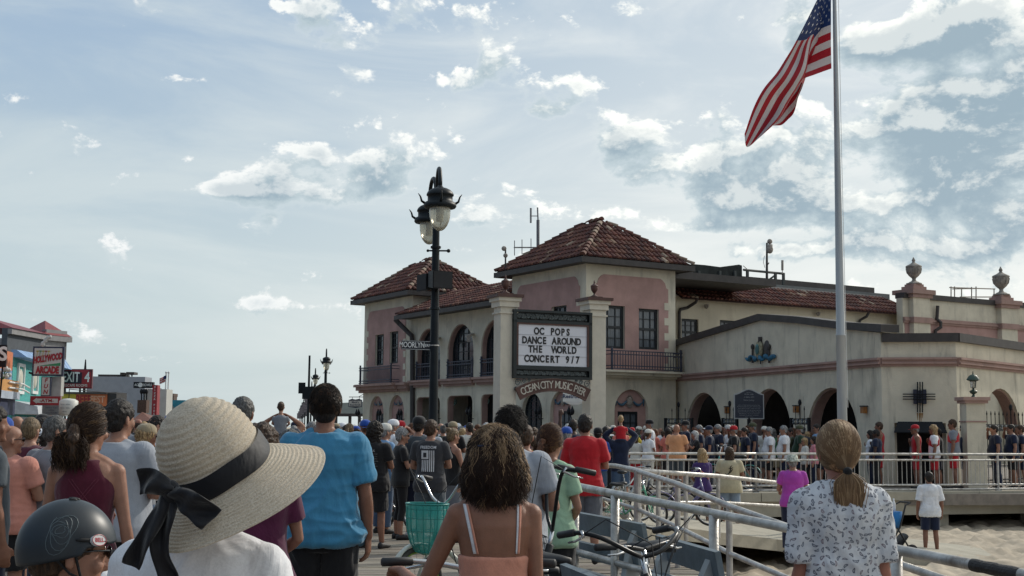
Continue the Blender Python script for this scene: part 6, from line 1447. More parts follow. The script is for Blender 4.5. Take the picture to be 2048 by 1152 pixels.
def body_mesh(bk, pose, hm, vox, stance=.0, step=0.0):
 key=('b', bk, pose, hm, vox, stance, step)
 if key in _bc:return _bc[key]
 b=BUILDS[bk];mb=MB();lod=0 if vox<.012 else 1
 mb.loft(T_rings(b), 20);mb.tube([V((0, -.012, 1.43)), V((0, -.004, 1.49)), V((0, .012, 1.56))], [.066*(.85+.15*b['arm']), .056*(.8+.2*b['arm']), .054*(.8+.2*b['arm'])], 14)
 if bk[0]=='f':
  for s in(-1, 1):mb.ball(V((s*.075, .085, 1.24)), .062*b['d'], 10, 8)
 for s in(-1, 1):mb.tube([V((s*.03, -.02, 1.47)), V((s*.09, -.018, 1.44)), V((s*.15*b['s'], -.012, 1.41))], [.040, .042, .042], 8)
 for s, p in((1, pose[0]), (-1, pose[1])):arm(mb, ARMS[p], s, b, lod=lod)
 for s in(1, -1):leg(mb, s, b, stance=stance, step=step)
 head_parts(mb, head_M(*hm), 1.0 if lod==0 else 1.25)
 me=remesh(mb, vox, 2 if lod==0 else 2, .5, 'body');_bc[key]=me;return me
def wr_fn(amp, seed=0.0, fold=1.0):
 so=V((seed, seed*1.7, seed*.6))
 def f(c):
  q=V((c.x*6, c.y*6, c.z*3.2))+so;w=noise.noise(q*.8);a=1-abs(noise.noise(q+V((w*1.2, w, w*2))))*2.6
  b_=1-abs(noise.noise(V((c.x*5+c.z*7, c.y*5, c.z*11-c.x*4))+so))*2.4
  low=max(0, min(1, (1.32-c.z)/.35));
  side=min(1, abs(c.x)/.14)
  return amp*(max(0, a)*1.1*(.35+.65*low)+max(0, b_)*.8*(low*.6+side*.4))*fold+amp*.9*noise.noise(q*2.2)*.4
 return f
def top_mesh(kind, bk, pose, vox, hem=.84, fit=.016, sleeve=.62, seed=0.0, amp=None):
 key=('t', kind, bk, pose, vox, hem, fit, sleeve, seed)
 if key in _bc:return _bc[key]
 b=BUILDS[bk];mb=MB();amp=(.008 if vox<.012 else .0)if amp is None else amp
 if kind in('tee', 'polo', 'blouse', 'hoodie', 'long'):
  rg=[(c, x*(1+.0*i), y, e)for i, (c, x, y, e)in enumerate(T_rings(b, fit, .80, 1.47))]
  z0=rg[0][0].z;rg2=[]
  for c, x, y, e in rg:
   fl=max(0, (1.2-c.z))*.09*(fit/.016);lim=max(0.0, 1.14-c.z)
   xx=V((max(x.x+fl, (.150*b['w']+fit+fl)if c.z<1.2 else x.x), 0, 0));yy=V((0, y.y+fl*.5+(.015 if .98<c.z<1.2 else 0), 0));rg2.append((c, xx, yy, e))
  rg2=[r for r in rg2 if r[0].z>hem-.045];r0_=rg2[0];rg2[0]=(V((r0_[0].x, r0_[0].y, hem)), r0_[1], r0_[2], r0_[3])
  last=rg2[-1];rg2[-1]=(last[0]+V((0, 0, .005)), last[1]*.93, last[2]*.97, 1.0)
  mb.loft(rg2, 22)
  for s in(-1, 1):mb.tube([V((s*.05, -.018, 1.455)), V((s*.10, -.018, 1.428)), V((s*.16*b['s'], -.012, 1.405))], [.040+fit*.5, .043+fit*.6, .047+fit*.6], 10)
  up={'tee':sleeve, 'polo':.72, 'blouse':.92, 'hoodie':2.0, 'long':2.0}[kind]
  for s, p in((1, pose[0]), (-1, pose[1])):
   if up>=2:
    el, wr=ARMS[p][0], ARMS[p][1];arm(mb, ARMS[p], s, b, infl=fit+.004, upto=2)
   else:arm(mb, ARMS[p], s, b, infl=fit*.9, upto=up, flare=.012)
  if kind in('polo', 'blouse'):mb.tube([V((math.cos(a)*.070, -.004+math.sin(a)*.068, 1.475+.012*math.sin(a)*-1))for a in[i*math.pi/8 for i in range(17)]], .014, 8)
  if kind=='hoodie':mb.tube([V((math.cos(a)*.10, -.03+math.sin(a)*.09, 1.47+.02*math.sin(a)*-1))for a in[i*math.pi/8 for i in range(17)]], .035, 8)
 elif kind=='tank':
  rg=[r for r in T_rings(b, fit*.8, .80, 1.40)if r[0].z>hem-.04];r0_=rg[0];rg[0]=(V((0, r0_[0].y, hem)), r0_[1], r0_[2], r0_[3])
  rg=[(c, x*(1.0 if c.z<1.32 else(.90 if c.z<1.37 else .78)), y, e)for c, x, y, e in rg]
  rg.append((V((0, -.014, 1.435)), V((.118*b['s'], 0, 0)), V((0, .092+fit*.3, 0)), .9));rg.append((V((0, -.014, 1.462)), V((.088, 0, 0)), V((0, .083+fit*.2, 0)), 1));mb.loft(rg, 22)
 elif kind=='cami':
  rg=[r for r in T_rings(b, fit*.7, .80, 1.24)if r[0].z>hem-.04];r0_=rg[0];rg[0]=(V((0, r0_[0].y, hem)), r0_[1], r0_[2], r0_[3]);mb.loft(rg, 22)
  for s in(-1, 1):mb.ball(V((s*.075, .088, 1.24)), .066*b['d'], 10, 8)
 if kind!='tank' and kind!='cami' and bk[0]=='f':
  for s in(-1, 1):mb.ball(V((s*.075, .085, 1.235)), .066*b['d']+fit*.5, 10, 8)
 me=remesh(mb, vox, 2, .5, 'top')
 if amp:displace(me, wr_fn(amp, seed))
 _bc[key]=me;return me
def bottom_mesh(kind, bk, vox, stance=.0, step=0.0, seed=0.0):
 key=('l', kind, bk, vox, stance, step)
 if key in _bc:return _bc[key]
 b=BUILDS[bk];mb=MB();rg=[r for r in T_rings(b, .012, .80, 1.0)]
 if kind=='skirt':
  c, x, y, e=rg[0];rg=[(V((0, 0, .50)), x*1.35, y*1.45, 1), (V((0, 0, .65)), x*1.2, y*1.25, 1)]+rg;mb.loft(rg, 22)
 elif kind=='dress':
  c, x, y, e=rg[0];rg=[(V((0, 0, .38)), x*1.4, y*1.5, 1), (V((0, 0, .65)), x*1.2, y*1.25, 1)]+rg;mb.loft(rg, 22)
 else:
  mb.loft(rg, 20);up={'shorts':.46, 'short':.30, 'pants':.97, 'capri':.74, 'leggings':.95}[kind];tight=kind in('leggings', 'capri')
  for s in(1, -1):leg(mb, s, b, infl=.008 if tight else .018, upto=up, stance=stance, foot=False, flare=0 if tight else(.05 if kind!='pants' else .02), step=step)
 me=remesh(mb, vox, 2, .5, 'bottom')
 if vox<.012:displace(me, wr_fn(.006, seed))
 _bc[key]=me;return me
def shoe_mesh(side, stance, step):
 key=('s', side, stance, step)
 if key in _bc:return _bc[key]
 mb=MB();A=V(((.105+stance)*side, -.02+step*side, .085));a=A
 mb.loft([(a+V((0, -.07, -.050)), V((.028, 0, 0)), V((0, 0, .034))), (a+V((0, -.045, -.038)), V((.040, 0, 0)), V((0, 0, .047))), (a+V((.004*side, .05, -.044)), V((.043, 0, 0)), V((0, 0, .041))), (a+V((.008*side, .14, -.055)), V((.050, 0, 0)), V((0, 0, .030))), (a+V((.006*side, .205, -.062)), V((.036, 0, 0)), V((0, 0, .020)))], 14)
 me=mb.mesh('shoe', None, True);_bc[key]=me;return me
def ell(mb, M, c, r, cut=None, n=22, m=16):
 """ellipsoid in head space; points below the cut plane are pressed onto it"""
 vs=[];fs=[]
 for i in range(m+1):
  ph=math.pi*i/m
  for j in range(n):
   a=2*math.pi*j/n;p=V((c[0]+r[0]*math.sin(ph)*math.cos(a), c[1]+r[1]*math.sin(ph)*math.sin(a), c[2]+r[2]*math.cos(ph)))
   if cut:
    nn, d=V(cut[0]).normalized(), cut[1];t=p.dot(nn)-d
    if t<0:p=p-nn*t;cc=V(c);cc=cc-nn*(cc.dot(nn)-d);p=cc+(p-cc)*.93
   vs.append(M@p)
 fs=[(i*n+j, i*n+(j+1)%n, (i+1)*n+(j+1)%n, (i+1)*n+j)for i in range(m)for j in range(n)]
 mb.add(vs, fs)
HCUT=((0, -.62, .78), .062)
def hair_mesh(style, hm, vox, seed=0.0):
 key=('h', style, hm, vox, seed)
 if key in _bc:return _bc[key]
 M=head_M(*hm);mb=MB();P=lambda x, y, z:M@V((x, y, z));dn=V((0, 0, -1));amp=.004
 if style=='combed':ell(mb, M, (0, -.005, .135), (.082, .104, .104), HCUT);ell(mb, M, (0, -.040, .085), (.072, .066, .075), ((0, -1, .35), .045));amp=.0005
 elif style in('short', 'fade'):
  g=.006 if style=='fade' else .012;ell(mb, M, (0, -.005, .135), (.078+g, .100+g, .100+g), HCUT)
  ell(mb, M, (0, -.035, .085), (.070+g*.6, .066+g*.6, .07), ((0, -1, .35), .045))
 elif style=='thin':
  ell(mb, M, (0, -.012, .12), (.083, .098, .092), ((0, -1, .15), .02))
 elif style in('long', 'bob', 'curly', 'wavy'):
  g=.02 if style!='curly' else .035;ell(mb, M, (0, -.010, .130), (.080+g, .102+g, .104+g), ((0, -.75, .66), .035));L={'long':.30, 'bob':.14, 'curly':.17, 'wavy':.22}[style];wd={'long':.088, 'bob':.098, 'curly':.115, 'wavy':.112}[style]
  c0=P(0, -.04, .12);mb.loft([(c0, V((wd, 0, 0)), V((0, .075, 0))), (c0+dn*.10, V((wd*1.02, 0, 0)), V((0, .07, 0))), (c0+dn*(.10+L*.5)+V((0, -.012, 0)), V((wd*1.06, 0, 0)), V((0, .055, 0))), (c0+dn*(.10+L*.85)+V((0, -.016, 0)), V((wd*.95, 0, 0)), V((0, .045, 0))), (c0+dn*(.10+L)+V((0, -.012, 0)), V((wd*.7, 0, 0)), V((0, .03, 0)))], 18);amp=.010 if style in('curly', 'wavy')else .006
 elif style in('pony', 'bun'):
  ell(mb, M, (0, -.008, .132), (.086, .108, .108), ((0, -.66, .75), .052));ell(mb, M, (0, -.04, .085), (.070, .066, .065))
  if style=='bun':mb.ball(P(0, -.085, .20), .045, 12, 8)
  else:c=P(0, -.115, .12);mb.tube([c+V((0, .03, 0)), c+V((0, -.03, -.005)), c+V((0, -.05, -.06)), c+V((0, -.04, -.16)), c+V((0, -.03, -.22))], [.018, .03, .036, .028, .010], 10)
 me=remesh(mb, vox, 2, .5, 'hair');sc_={'curly':34, 'wavy':26}.get(style, 40)
 displace(me, lambda c:amp*(noise.noise(c*sc_+V((seed, 0, 0)))+.6*noise.noise(c*sc_*2.3))*1.6)
 _bc[key]=me;return me
def hat_parts(kind, hm):
 key=('hat', kind, hm)
 if key in _bc:return _bc[key]
 M=head_M(*hm);Mr=M.to_3x3();X, Y, Z=(Mr.col[i].copy()for i in range(3));P=lambda x, y, z:M@V((x, y, z));out=[]
 if kind in('cap', 'capback'):
  s=1 if kind=='cap' else-1;mb=MB();prof=[(.096, 0), (.098, .03), (.093, .065), (.075, .095), (.045, .113), (.012, .119), (.001, .12)]
  mb.lathe(prof, P(0, -.004, .135), 18, (X, Y, Z), 1.0, 1.18);out.append(('cap_crown', mb.mesh('cap_crown', None, True)))
  mb=MB();c=P(0, .0, .138);pts_t=[];K=9
  for i in range(K):
   a=math.pi*(i/(K-1));pts_t.append((math.cos(a)*.082, (.10+math.sin(a)*.085)*s, -.012-.012*math.sin(a)-.012*abs(math.cos(a))))
  top=[P(x, y, .138+z)for x, y, z in pts_t];mb.prism(top, Z*.006);out.append(('cap_peak', mb.mesh('cap_peak')))
 elif kind=='bucket':
  mb=MB();mb.lathe([(.135, -.015), (.138, -.012), (.102, .03), (.097, .04), (.088, .10), (.078, .108), (.001, .112)], P(0, -.004, .135), 22, (X, Y, Z), 1.0, 1.12);out.append(('hat', mb.mesh('hat', None, True)))
 elif kind=='sun':
  mb=MB();mb.lathe([(.20, -.03), (.20, -.024), (.104, .02), (.097, .03), (.090, .09), (.06, .112), (.001, .116)], P(0, -.004, .135), 24, (X, Y, Z), 1.0, 1.08);out.append(('hat', mb.mesh('hat', None, True)))
 _bc[key]=out;return out
def glasses_mesh(hm, sun=True):
 key=('g', hm)
 if key in _bc:return _bc[key]
 M=head_M(*hm);Mr=M.to_3x3();X, Y, Z=(Mr.col[i].copy()for i in range(3));P=lambda x, y, z:M@V((x, y, z));mb=MB()
 for s in(-1, 1):mb.ball(P(s*.034, .104, .112), .026, 12, 6, sy=.25, sz=.75, ax=(X, Y, Z));mb.tube([P(s*.058, .098, .118), P(s*.078, .05, .118), P(s*.084, -.005, .112)], .0035, 6)
 mb.tube([P(-.02, .110, .115), P(.02, .110, .115)], .004, 6);me=mb.mesh('glasses', None, True);_bc[key]=me;return me
def eye_mesh(hm):
 key=('e', hm)
 if key in _bc:return _bc[key]
 M=head_M(*hm);mb=MB()
 for s in(-1, 1):mb.ball(M@V((s*.032, .087, .112)), .012, 10, 6)
 me=mb.mesh('eye', None, True);_bc[key]=me;return me
EYEM=mat('dark_eye', (.03, .02, .018), .2)
NPEOPLE=[]
def person(pos, h, rz, label, pose=('down', 'down'), bk='m', top=('tee', 'white'), bot=('shorts', 'navy'), hair=('short', 'brown'), skin='light', hat=None, glasses=False, hm=(0, 0, 0), vox=.022, group='crowd', shoes='black', stance=.02, step=0.0, hem=None, fit=.016, seed=0.0, sleeve=.62, amp=None, eyes=False, facial=None):
 t=thing('person', label, 'person', pos, rz, group, h/1.75);NPEOPLE.append(t)
 if group:t.rotation_euler=(R(rnd.uniform(-2, 1.5)), R(rnd.uniform(-2.2, 2.2)), rz)
 part('body', body_mesh(bk, pose, hm, vox, stance, step), t, SK[skin])
 if hem is None:hem={'tank':.86, 'cami':.84}.get(top[0], .83)
 if top:part({'tee':'t_shirt', 'polo':'polo_shirt', 'blouse':'blouse', 'tank':'tank_top', 'cami':'camisole', 'hoodie':'hooded_top', 'long':'long_sleeved_shirt'}[top[0]], top_mesh(top[0], bk, pose, vox, hem, fit, sleeve, seed, amp), t, cloth(top[1])if isinstance(top[1], str)else top[1])
 if bot:part({'shorts':'shorts', 'short':'shorts', 'pants':'trousers', 'capri':'capri_trousers', 'leggings':'leggings', 'skirt':'skirt', 'dress':'skirt'}[bot[0]], bottom_mesh(bot[0], bk, vox, stance, step), t, cloth(bot[1]))
 if hair and hair[0]!='bald':part('hair', hair_mesh(hair[0], hm, min(vox, .014)if vox>.012 else .007, seed), t, hairm(hair[1]))
 if hat:
  for nm, me in hat_parts(hat[0], hm):part(nm, me, t, cloth(hat[1])if isinstance(hat[1], str)else hat[1])
 if glasses:part('sunglasses', glasses_mesh(hm), t, GLM)
 if eyes:part('eye', eye_mesh(hm), t, EYEM)
 if shoes:
  for s in(1, -1):part('shoe', shoe_mesh(s, stance, step), t, SHOE if shoes=='black' else SHOEW)
 return t
def stand(px, topy, h, d, z=0.0):
 """foot position for someone of height h seen with head top at (px, topy)"""
 p=at(px, topy, d);return(p.x, p.y, z)
def by_top(px, topy, d):
 return max(.9, at(px, topy, d).z)
def bvh_of(o):
 me=o.data;vs=[v.co.copy()for v in me.vertices];return BVHTree.FromPolygons(vs, [tuple(p.vertices)for p in me.polygons])
def wrap(me, bvh, frm=(0, -1, 0), off=.004, dist=1.0):
 """press a flat mesh onto a garment: cast from outside toward the body"""
 d=-V(frm);
 for v in me.vertices:
  o=v.co-d*dist;hit, n, i, dd=bvh.ray_cast(o, d)
  if hit:v.co=hit-d*off
 me.update()
def print_text(t, shirt, s, cx, cz, size, m, name='shirt_print', **kw):
 me=text_mesh(s, size, **kw).copy();me.transform(Matrix(((1, 0, 0, cx), (0, 0, 1, -.5), (0, 1, 0, cz), (0, 0, 0, 1))));
 me.materials.clear();me.materials.append(m);wrap(me, bvh_of(shirt), off=.006, dist=.5);o=bpy.data.objects.new(name, me);link(o, t);return o
def print_rect(t, shirt, x0, x1, z0, z1, m, name='shirt_print', nx=6, nz=8, off=.004):
 mb=MB();vs_=[(x0+(x1-x0)*i/nx, -.5, z0+(z1-z0)*j/nz)for j in range(nz+1)for i in range(nx+1)]
 mb.add(vs_, [(j*(nx+1)+i, j*(nx+1)+i+1, (j+1)*(nx+1)+i+1, (j+1)*(nx+1)+i)for j in range(nz)for i in range(nx)])
 me=mb.mesh(name, m);wrap(me, bvh_of(shirt), off=off, dist=.5);o=bpy.data.objects.new(name, me);link(o, t);return o
def child(t, name):
 return next(c for c in t.children if c.name.split('.')[0]==name)
def strand_mat(name, rough=.6):
 m=bpy.data.materials.new(name);m.use_nodes=True;tt=m.node_tree;p=tt.nodes['Principled BSDF'];a=tt.nodes.new('ShaderNodeAttribute');a.attribute_name='tint'
 tt.links.new(a.outputs['Color'], p.inputs['Base Color']);p.inputs['Roughness'].default_value=rough;p.inputs['Specular IOR Level'].default_value=.3;return m
def strands(t, hm, n, cfn, pathfn, r0_=.0016, seed=1, name='loose_hair', segs=9):
 rr=random.Random(seed);mb=MB();M=head_M(*hm)
 for i in range(n):
  pts=pathfn(rr, M, segs)
  if not pts:continue
  mb.cur=cfn(rr, pts);k=len(pts);mb.tube(pts, [r0_*(1 if j<k-2 else(.7 if j<k-1 else .25))for j in range(k)], 3, caps=False)
 o=mb.build(name, strand_mat(name), t, smooth=True, kind='stuff');return o
def scalp(rr, g=.014, zlo=-.2, back=True):
 """random point on the scalp in head space"""
 while True:
  v=V((rr.gauss(0, 1), rr.gauss(0, 1), rr.gauss(0, 1))).normalized()
  if v.z>zlo and not(v.y>.35 and v.z<.55):
   return v, V((v.x*(.078+g), -.005+v.y*(.100+g), .130+v.z*(.102+g)))
def on_head(p, g):
 c=V((0, -.005, .130));q=p-c;e=(q.x/(.078+g))**2+(q.y/(.100+g))**2+(q.z/(.102+g))**2
 if e<1 and e>1e-6:q=q/math.sqrt(e)
 return c+q
def P(px, topy, d, z=0.0):
 p=at(px, topy, d);return(p.x, p.y, z), (p.z-z)
HV=.008
(pos, h)=P(652, 771, 8.1)
t=person(pos, h, R(2), 'man from behind in a sky blue t-shirt and black shorts, dark short hair', ('down', 'down'), 'm', ('tee', 'skyblue'), ('shorts', 'black'), ('combed', 'dark'), 'tan', vox=.0075, group=None, hem=.845, fit=.024, seed=3.3, sleeve=.74, amp=.017)
blue=t
def short_path(L, g, dirz=-1.0, wob=.3):
 def f(rr, M, segs):
  v, p=scalp(rr, g, -.55)
  if p.dot(V(HCUT[0]).normalized())<HCUT[1]-.0 and p.y>-.06:return None
  if p.z<.045:return None
  l=L*rr.uniform(.6, 1.1);tn=V((rr.uniform(-wob, wob), rr.uniform(-wob, wob), dirz));nrm=v
  tn=(tn-nrm*tn.dot(nrm)).normalized();pts=[]
  for j in range(5):pts.append(M@(p+tn*l*j/4+nrm*(l*.25*math.sin(j/4*1.5))))
  return pts
 return f
def tint(c, v=.45, hi=None, hp=.0):
 def f(rr, pts):
  q=noise.noise(pts[len(pts)//3]*38);k=rr.uniform(1-v*.5, 1+v*.5)*(1+v*1.5*q)
  if hi and noise.noise(pts[0]*30+V((5, 5, 5)))>.45-hp:return tuple(x*k for x in hi)
  return tuple(x*k for x in c)
 return f
strands(t, (0, 0, 0), 4200, tint((.020, .013, .009), .5, (.06, .035, .02), .15), short_path(.022, .012), .0013, 4)
HATHM=(R(-4), R(24), R(14))
(pos, h)=P(412, 880, 2.82)
t=person((pos[0], pos[1], .0), 1.625, R(-14), 'woman from behind in a wide straw sun hat with black ribbon and white t-shirt', ('down', 'down'), 'f', ('tee', 'white'), ('shorts', 'denim'), ('bald', 'brown'), 'red', vox=.0065, group=None, hem=.84, fit=.018, seed=1.2, hm=HATHM, amp=.008)
hatlady=t
def straw_material():
 m=bpy.data.materials.new('woven_straw');m.use_nodes=True;tt=m.node_tree;N=NT(tt);p=tt.nodes['Principled BSDF']
 a=N.n('ShaderNodeAttribute', attribute_name='tint');co=N.n('ShaderNodeTexCoord').outputs['Object']
 n1_=N.noise(co, 260, 3, .7);n2_=N.noise(co, 18, 4, .6)
 c=N.mix(N.sstep(n1_, .3, .7), (.44, .37, .28), (.72, .645, .53));c=N.mix(N.m('MULTIPLY', N.sstep(n2_, .4, .7), .35), c, (.52, .44, .33))
 tt.links.new(c, p.inputs['Base Color']);p.inputs['Roughness'].default_value=.8;p.inputs['Specular IOR Level'].default_value=.2
 tr=N.n('ShaderNodeBsdfTranslucent');tt.links.new(c, tr.inputs[0]);mx=N.n('ShaderNodeMixShader');mx.inputs[0].default_value=.16
 b=N.n('ShaderNodeBump');b.inputs['Strength'].default_value=.7;b.inputs['Distance'].default_value=.003;tt.links.new(n1_, b.inputs['Height']);tt.links.new(b.outputs[0], p.inputs['Normal'])
 tt.links.new(p.outputs[0], mx.inputs[1]);tt.links.new(tr.outputs[0], mx.inputs[2]);tt.links.new(mx.outputs[0], tt.nodes['Material Output'].inputs[0]);return m
def sun_hat():
 D=2.72
 c0=at(441, 946, D)
 Z=(RX*-.42+UX*.88-V((0, 1, 0))*.29).normalized();X=(RX-Z*RX.dot(Z)).normalized();Y=Z.cross(X)
 t=thing('sun_hat_root', None, None);bpy.data.objects.remove(t)
 t=wthing('sun_hat', 'natural straw sun hat with drooping brim and black ribbon bow', 'hat', tuple(c0))if False else hatlady
 inv=t.matrix_world.inverted()if False else(Matrix.Translation(t.location)@Matrix.Rotation(t.rotation_euler.z, 4, 'Z')@Matrix.Scale(t.scale[0], 4)).inverted()
 prof=[]
 RC=.108
 import itertools
 K=120;L=[]
 for i in range(61):
  f=i/60;
  r=RC*(1-.16*f)*math.sqrt(max(0, 1-max(0, (f-.35)/.65)**2.3))if f<1 else .0005
  L.append((max(.0005, r), .168*f))
 brim=[]
 for i in range(46):
  f=i/45;r=RC+.078*f;z=-.047*(f**1.25)-.004;brim.append((r, z))
 prof=brim[::-1]+L;n=144;vs=[];fs=[]
 k=len(prof)
 for i, (r, z)in enumerate(prof):
  rid=.0011*(1 if i%2 else-1)
  fb=max(0, (r-RC)/.078)if z<=0 else 0
  for j in range(n):
   a=2*math.pi*j/n;ph=(i*(.24 if z>0 else .30)+j/n)
   rg=.0015*math.sin(2*math.pi*ph)
   el=1+fb*(.10*math.cos(a+.5)+.03*math.sin(3*a+1));droop=fb*(.010*math.cos(2*a+.9)+.007*math.sin(3*a)-.010*math.cos(a+1.9)-.026*math.cos(a-.15))
   rr_=(r*el+rg)*(1+.01*math.sin(2*a));dent=-.006*math.exp(-((a-2.2)/.5)**2)if z>.03 else 0
   vs.append(inv@(c0+X*(math.cos(a)*(rr_+dent))+Y*(math.sin(a)*(rr_+dent)*1.06)+Z*(z+droop+rg*.6)))
 for i in range(k-1):
  for j in range(n):fs.append((i*n+j, i*n+(j+1)%n, (i+1)*n+(j+1)%n, (i+1)*n+j))
 mb=MB();mb.add(vs, fs);hat=mb.build('straw_hat', straw_material(), t, smooth=True)
 RIB=cloth_mat('navy_black_ribbon', (.004, .0045, .008), .6)
 mb=MB();m_=72;rows=[(-.002, .004), (.004, .006), (.018, .006), (.033, .006), (.044, .004)];vs=[]
 for zz, o_ in rows:
  f=zz/.168;r=RC*(1-.16*max(0, f))+o_
  for j in range(m_):
   a=2*math.pi*j/m_;vs.append(inv@(c0+X*math.cos(a)*r*(1+.01*math.sin(2*a))+Y*math.sin(a)*r*1.06+Z*(zz+.0018*math.sin(5*a))))
 mb.add(vs, [(i*m_+j, i*m_+(j+1)%m_, (i+1)*m_+(j+1)%m_, (i+1)*m_+j)for i in range(len(rows)-1)for j in range(m_)]);mb.build('hat_ribbon', RIB, hat, smooth=True)
 def strip(pts, w0, w1, nm, twist=0.0):
  """pts: (px,py,depth offset) centre line; broad ribbon with a little fold"""
  C=[at(x, y, D+dd)for x, y, dd in pts];k_=len(C);n_=28;P_=[]
  for i in range(n_):
   f=i/(n_-1)*(k_-1);q=min(int(f), k_-2);g=f-q;a, b, c, d=C[max(q-1, 0)], C[q], C[q+1], C[min(q+2, k_-1)]
   P_.append(.5*((2*b)+(c-a)*g+(2*a-5*b+4*c-d)*g*g+(3*b-a-3*c+d)*g**3))
  vs_=[];W_=7
  for i, p in enumerate(P_):
   T=(P_[min(i+1, n_-1)]-P_[max(i-1, 0)]).normalized();S=T.cross(V((0, -1, 0))).normalized();f=i/(n_-1);w=w0+(w1-w0)*math.sin(min(1, f*1.6)*math.pi/2)
   for j in range(W_):
    u=j/(W_-1)-.5;vs_.append(inv@(p+S*u*w+V((0, -1, 0))*(.010*math.sin(u*5+f*5+twist)+.006*math.sin(f*14+u*3))))
  mb=MB();mb.add(vs_, [(i*W_+j, i*W_+j+1, (i+1)*W_+j+1, (i+1)*W_+j)for i in range(n_-1)for j in range(W_-1)])
  o=mb.build(nm, RIB, hat, smooth=True);sm=o.modifiers.new('thick', 'SOLIDIFY');sm.thickness=.0022;return o
 strip([(345, 985, -.15), (322, 972, -.165), (297, 962, -.16), (278, 964, -.14)], .018, .048, 'bow_loop')
 strip([(338, 985, -.15), (362, 996, -.17), (392, 1014, -.175), (424, 1040, -.165)], .020, .050, 'bow_loop', 1)
 strip([(338, 982, -.13), (322, 1015, -.16), (302, 1055, -.17), (278, 1098, -.17), (262, 1132, -.16)], .026, .034, 'ribbon_tail', .5)
 strip([(345, 990, -.13), (338, 1030, -.16), (322, 1072, -.16), (322, 1110, -.16), (335, 1150, -.15), (338, 1175, -.15)], .026, .034, 'ribbon_tail', 2)
 mb=MB();mb.ball(inv@at(342, 984, D-.145), .020, 12, 8, sz=1.3);mb.build('bow_knot', RIB, hat, smooth=True)
sun_hat()
HM0=(0, R(-4), 0)
(pos, h)=P(126, 1012, 3.0)
t=person(pos, h, R(-58), 'boy in a dark matte bicycle helmet and sunglasses looking to the right', ('fwd', 'fwd'), 'c', ('tee', 'charcoal'), ('shorts', 'black'), ('short', 'brown'), 'light', vox=.006, group=None, hm=HM0, glasses=True)
boy=t
HELM=mat('matte_dark_helmet', (.018, .026, .034), .42, var=.2, vscale=8, spec=.45)
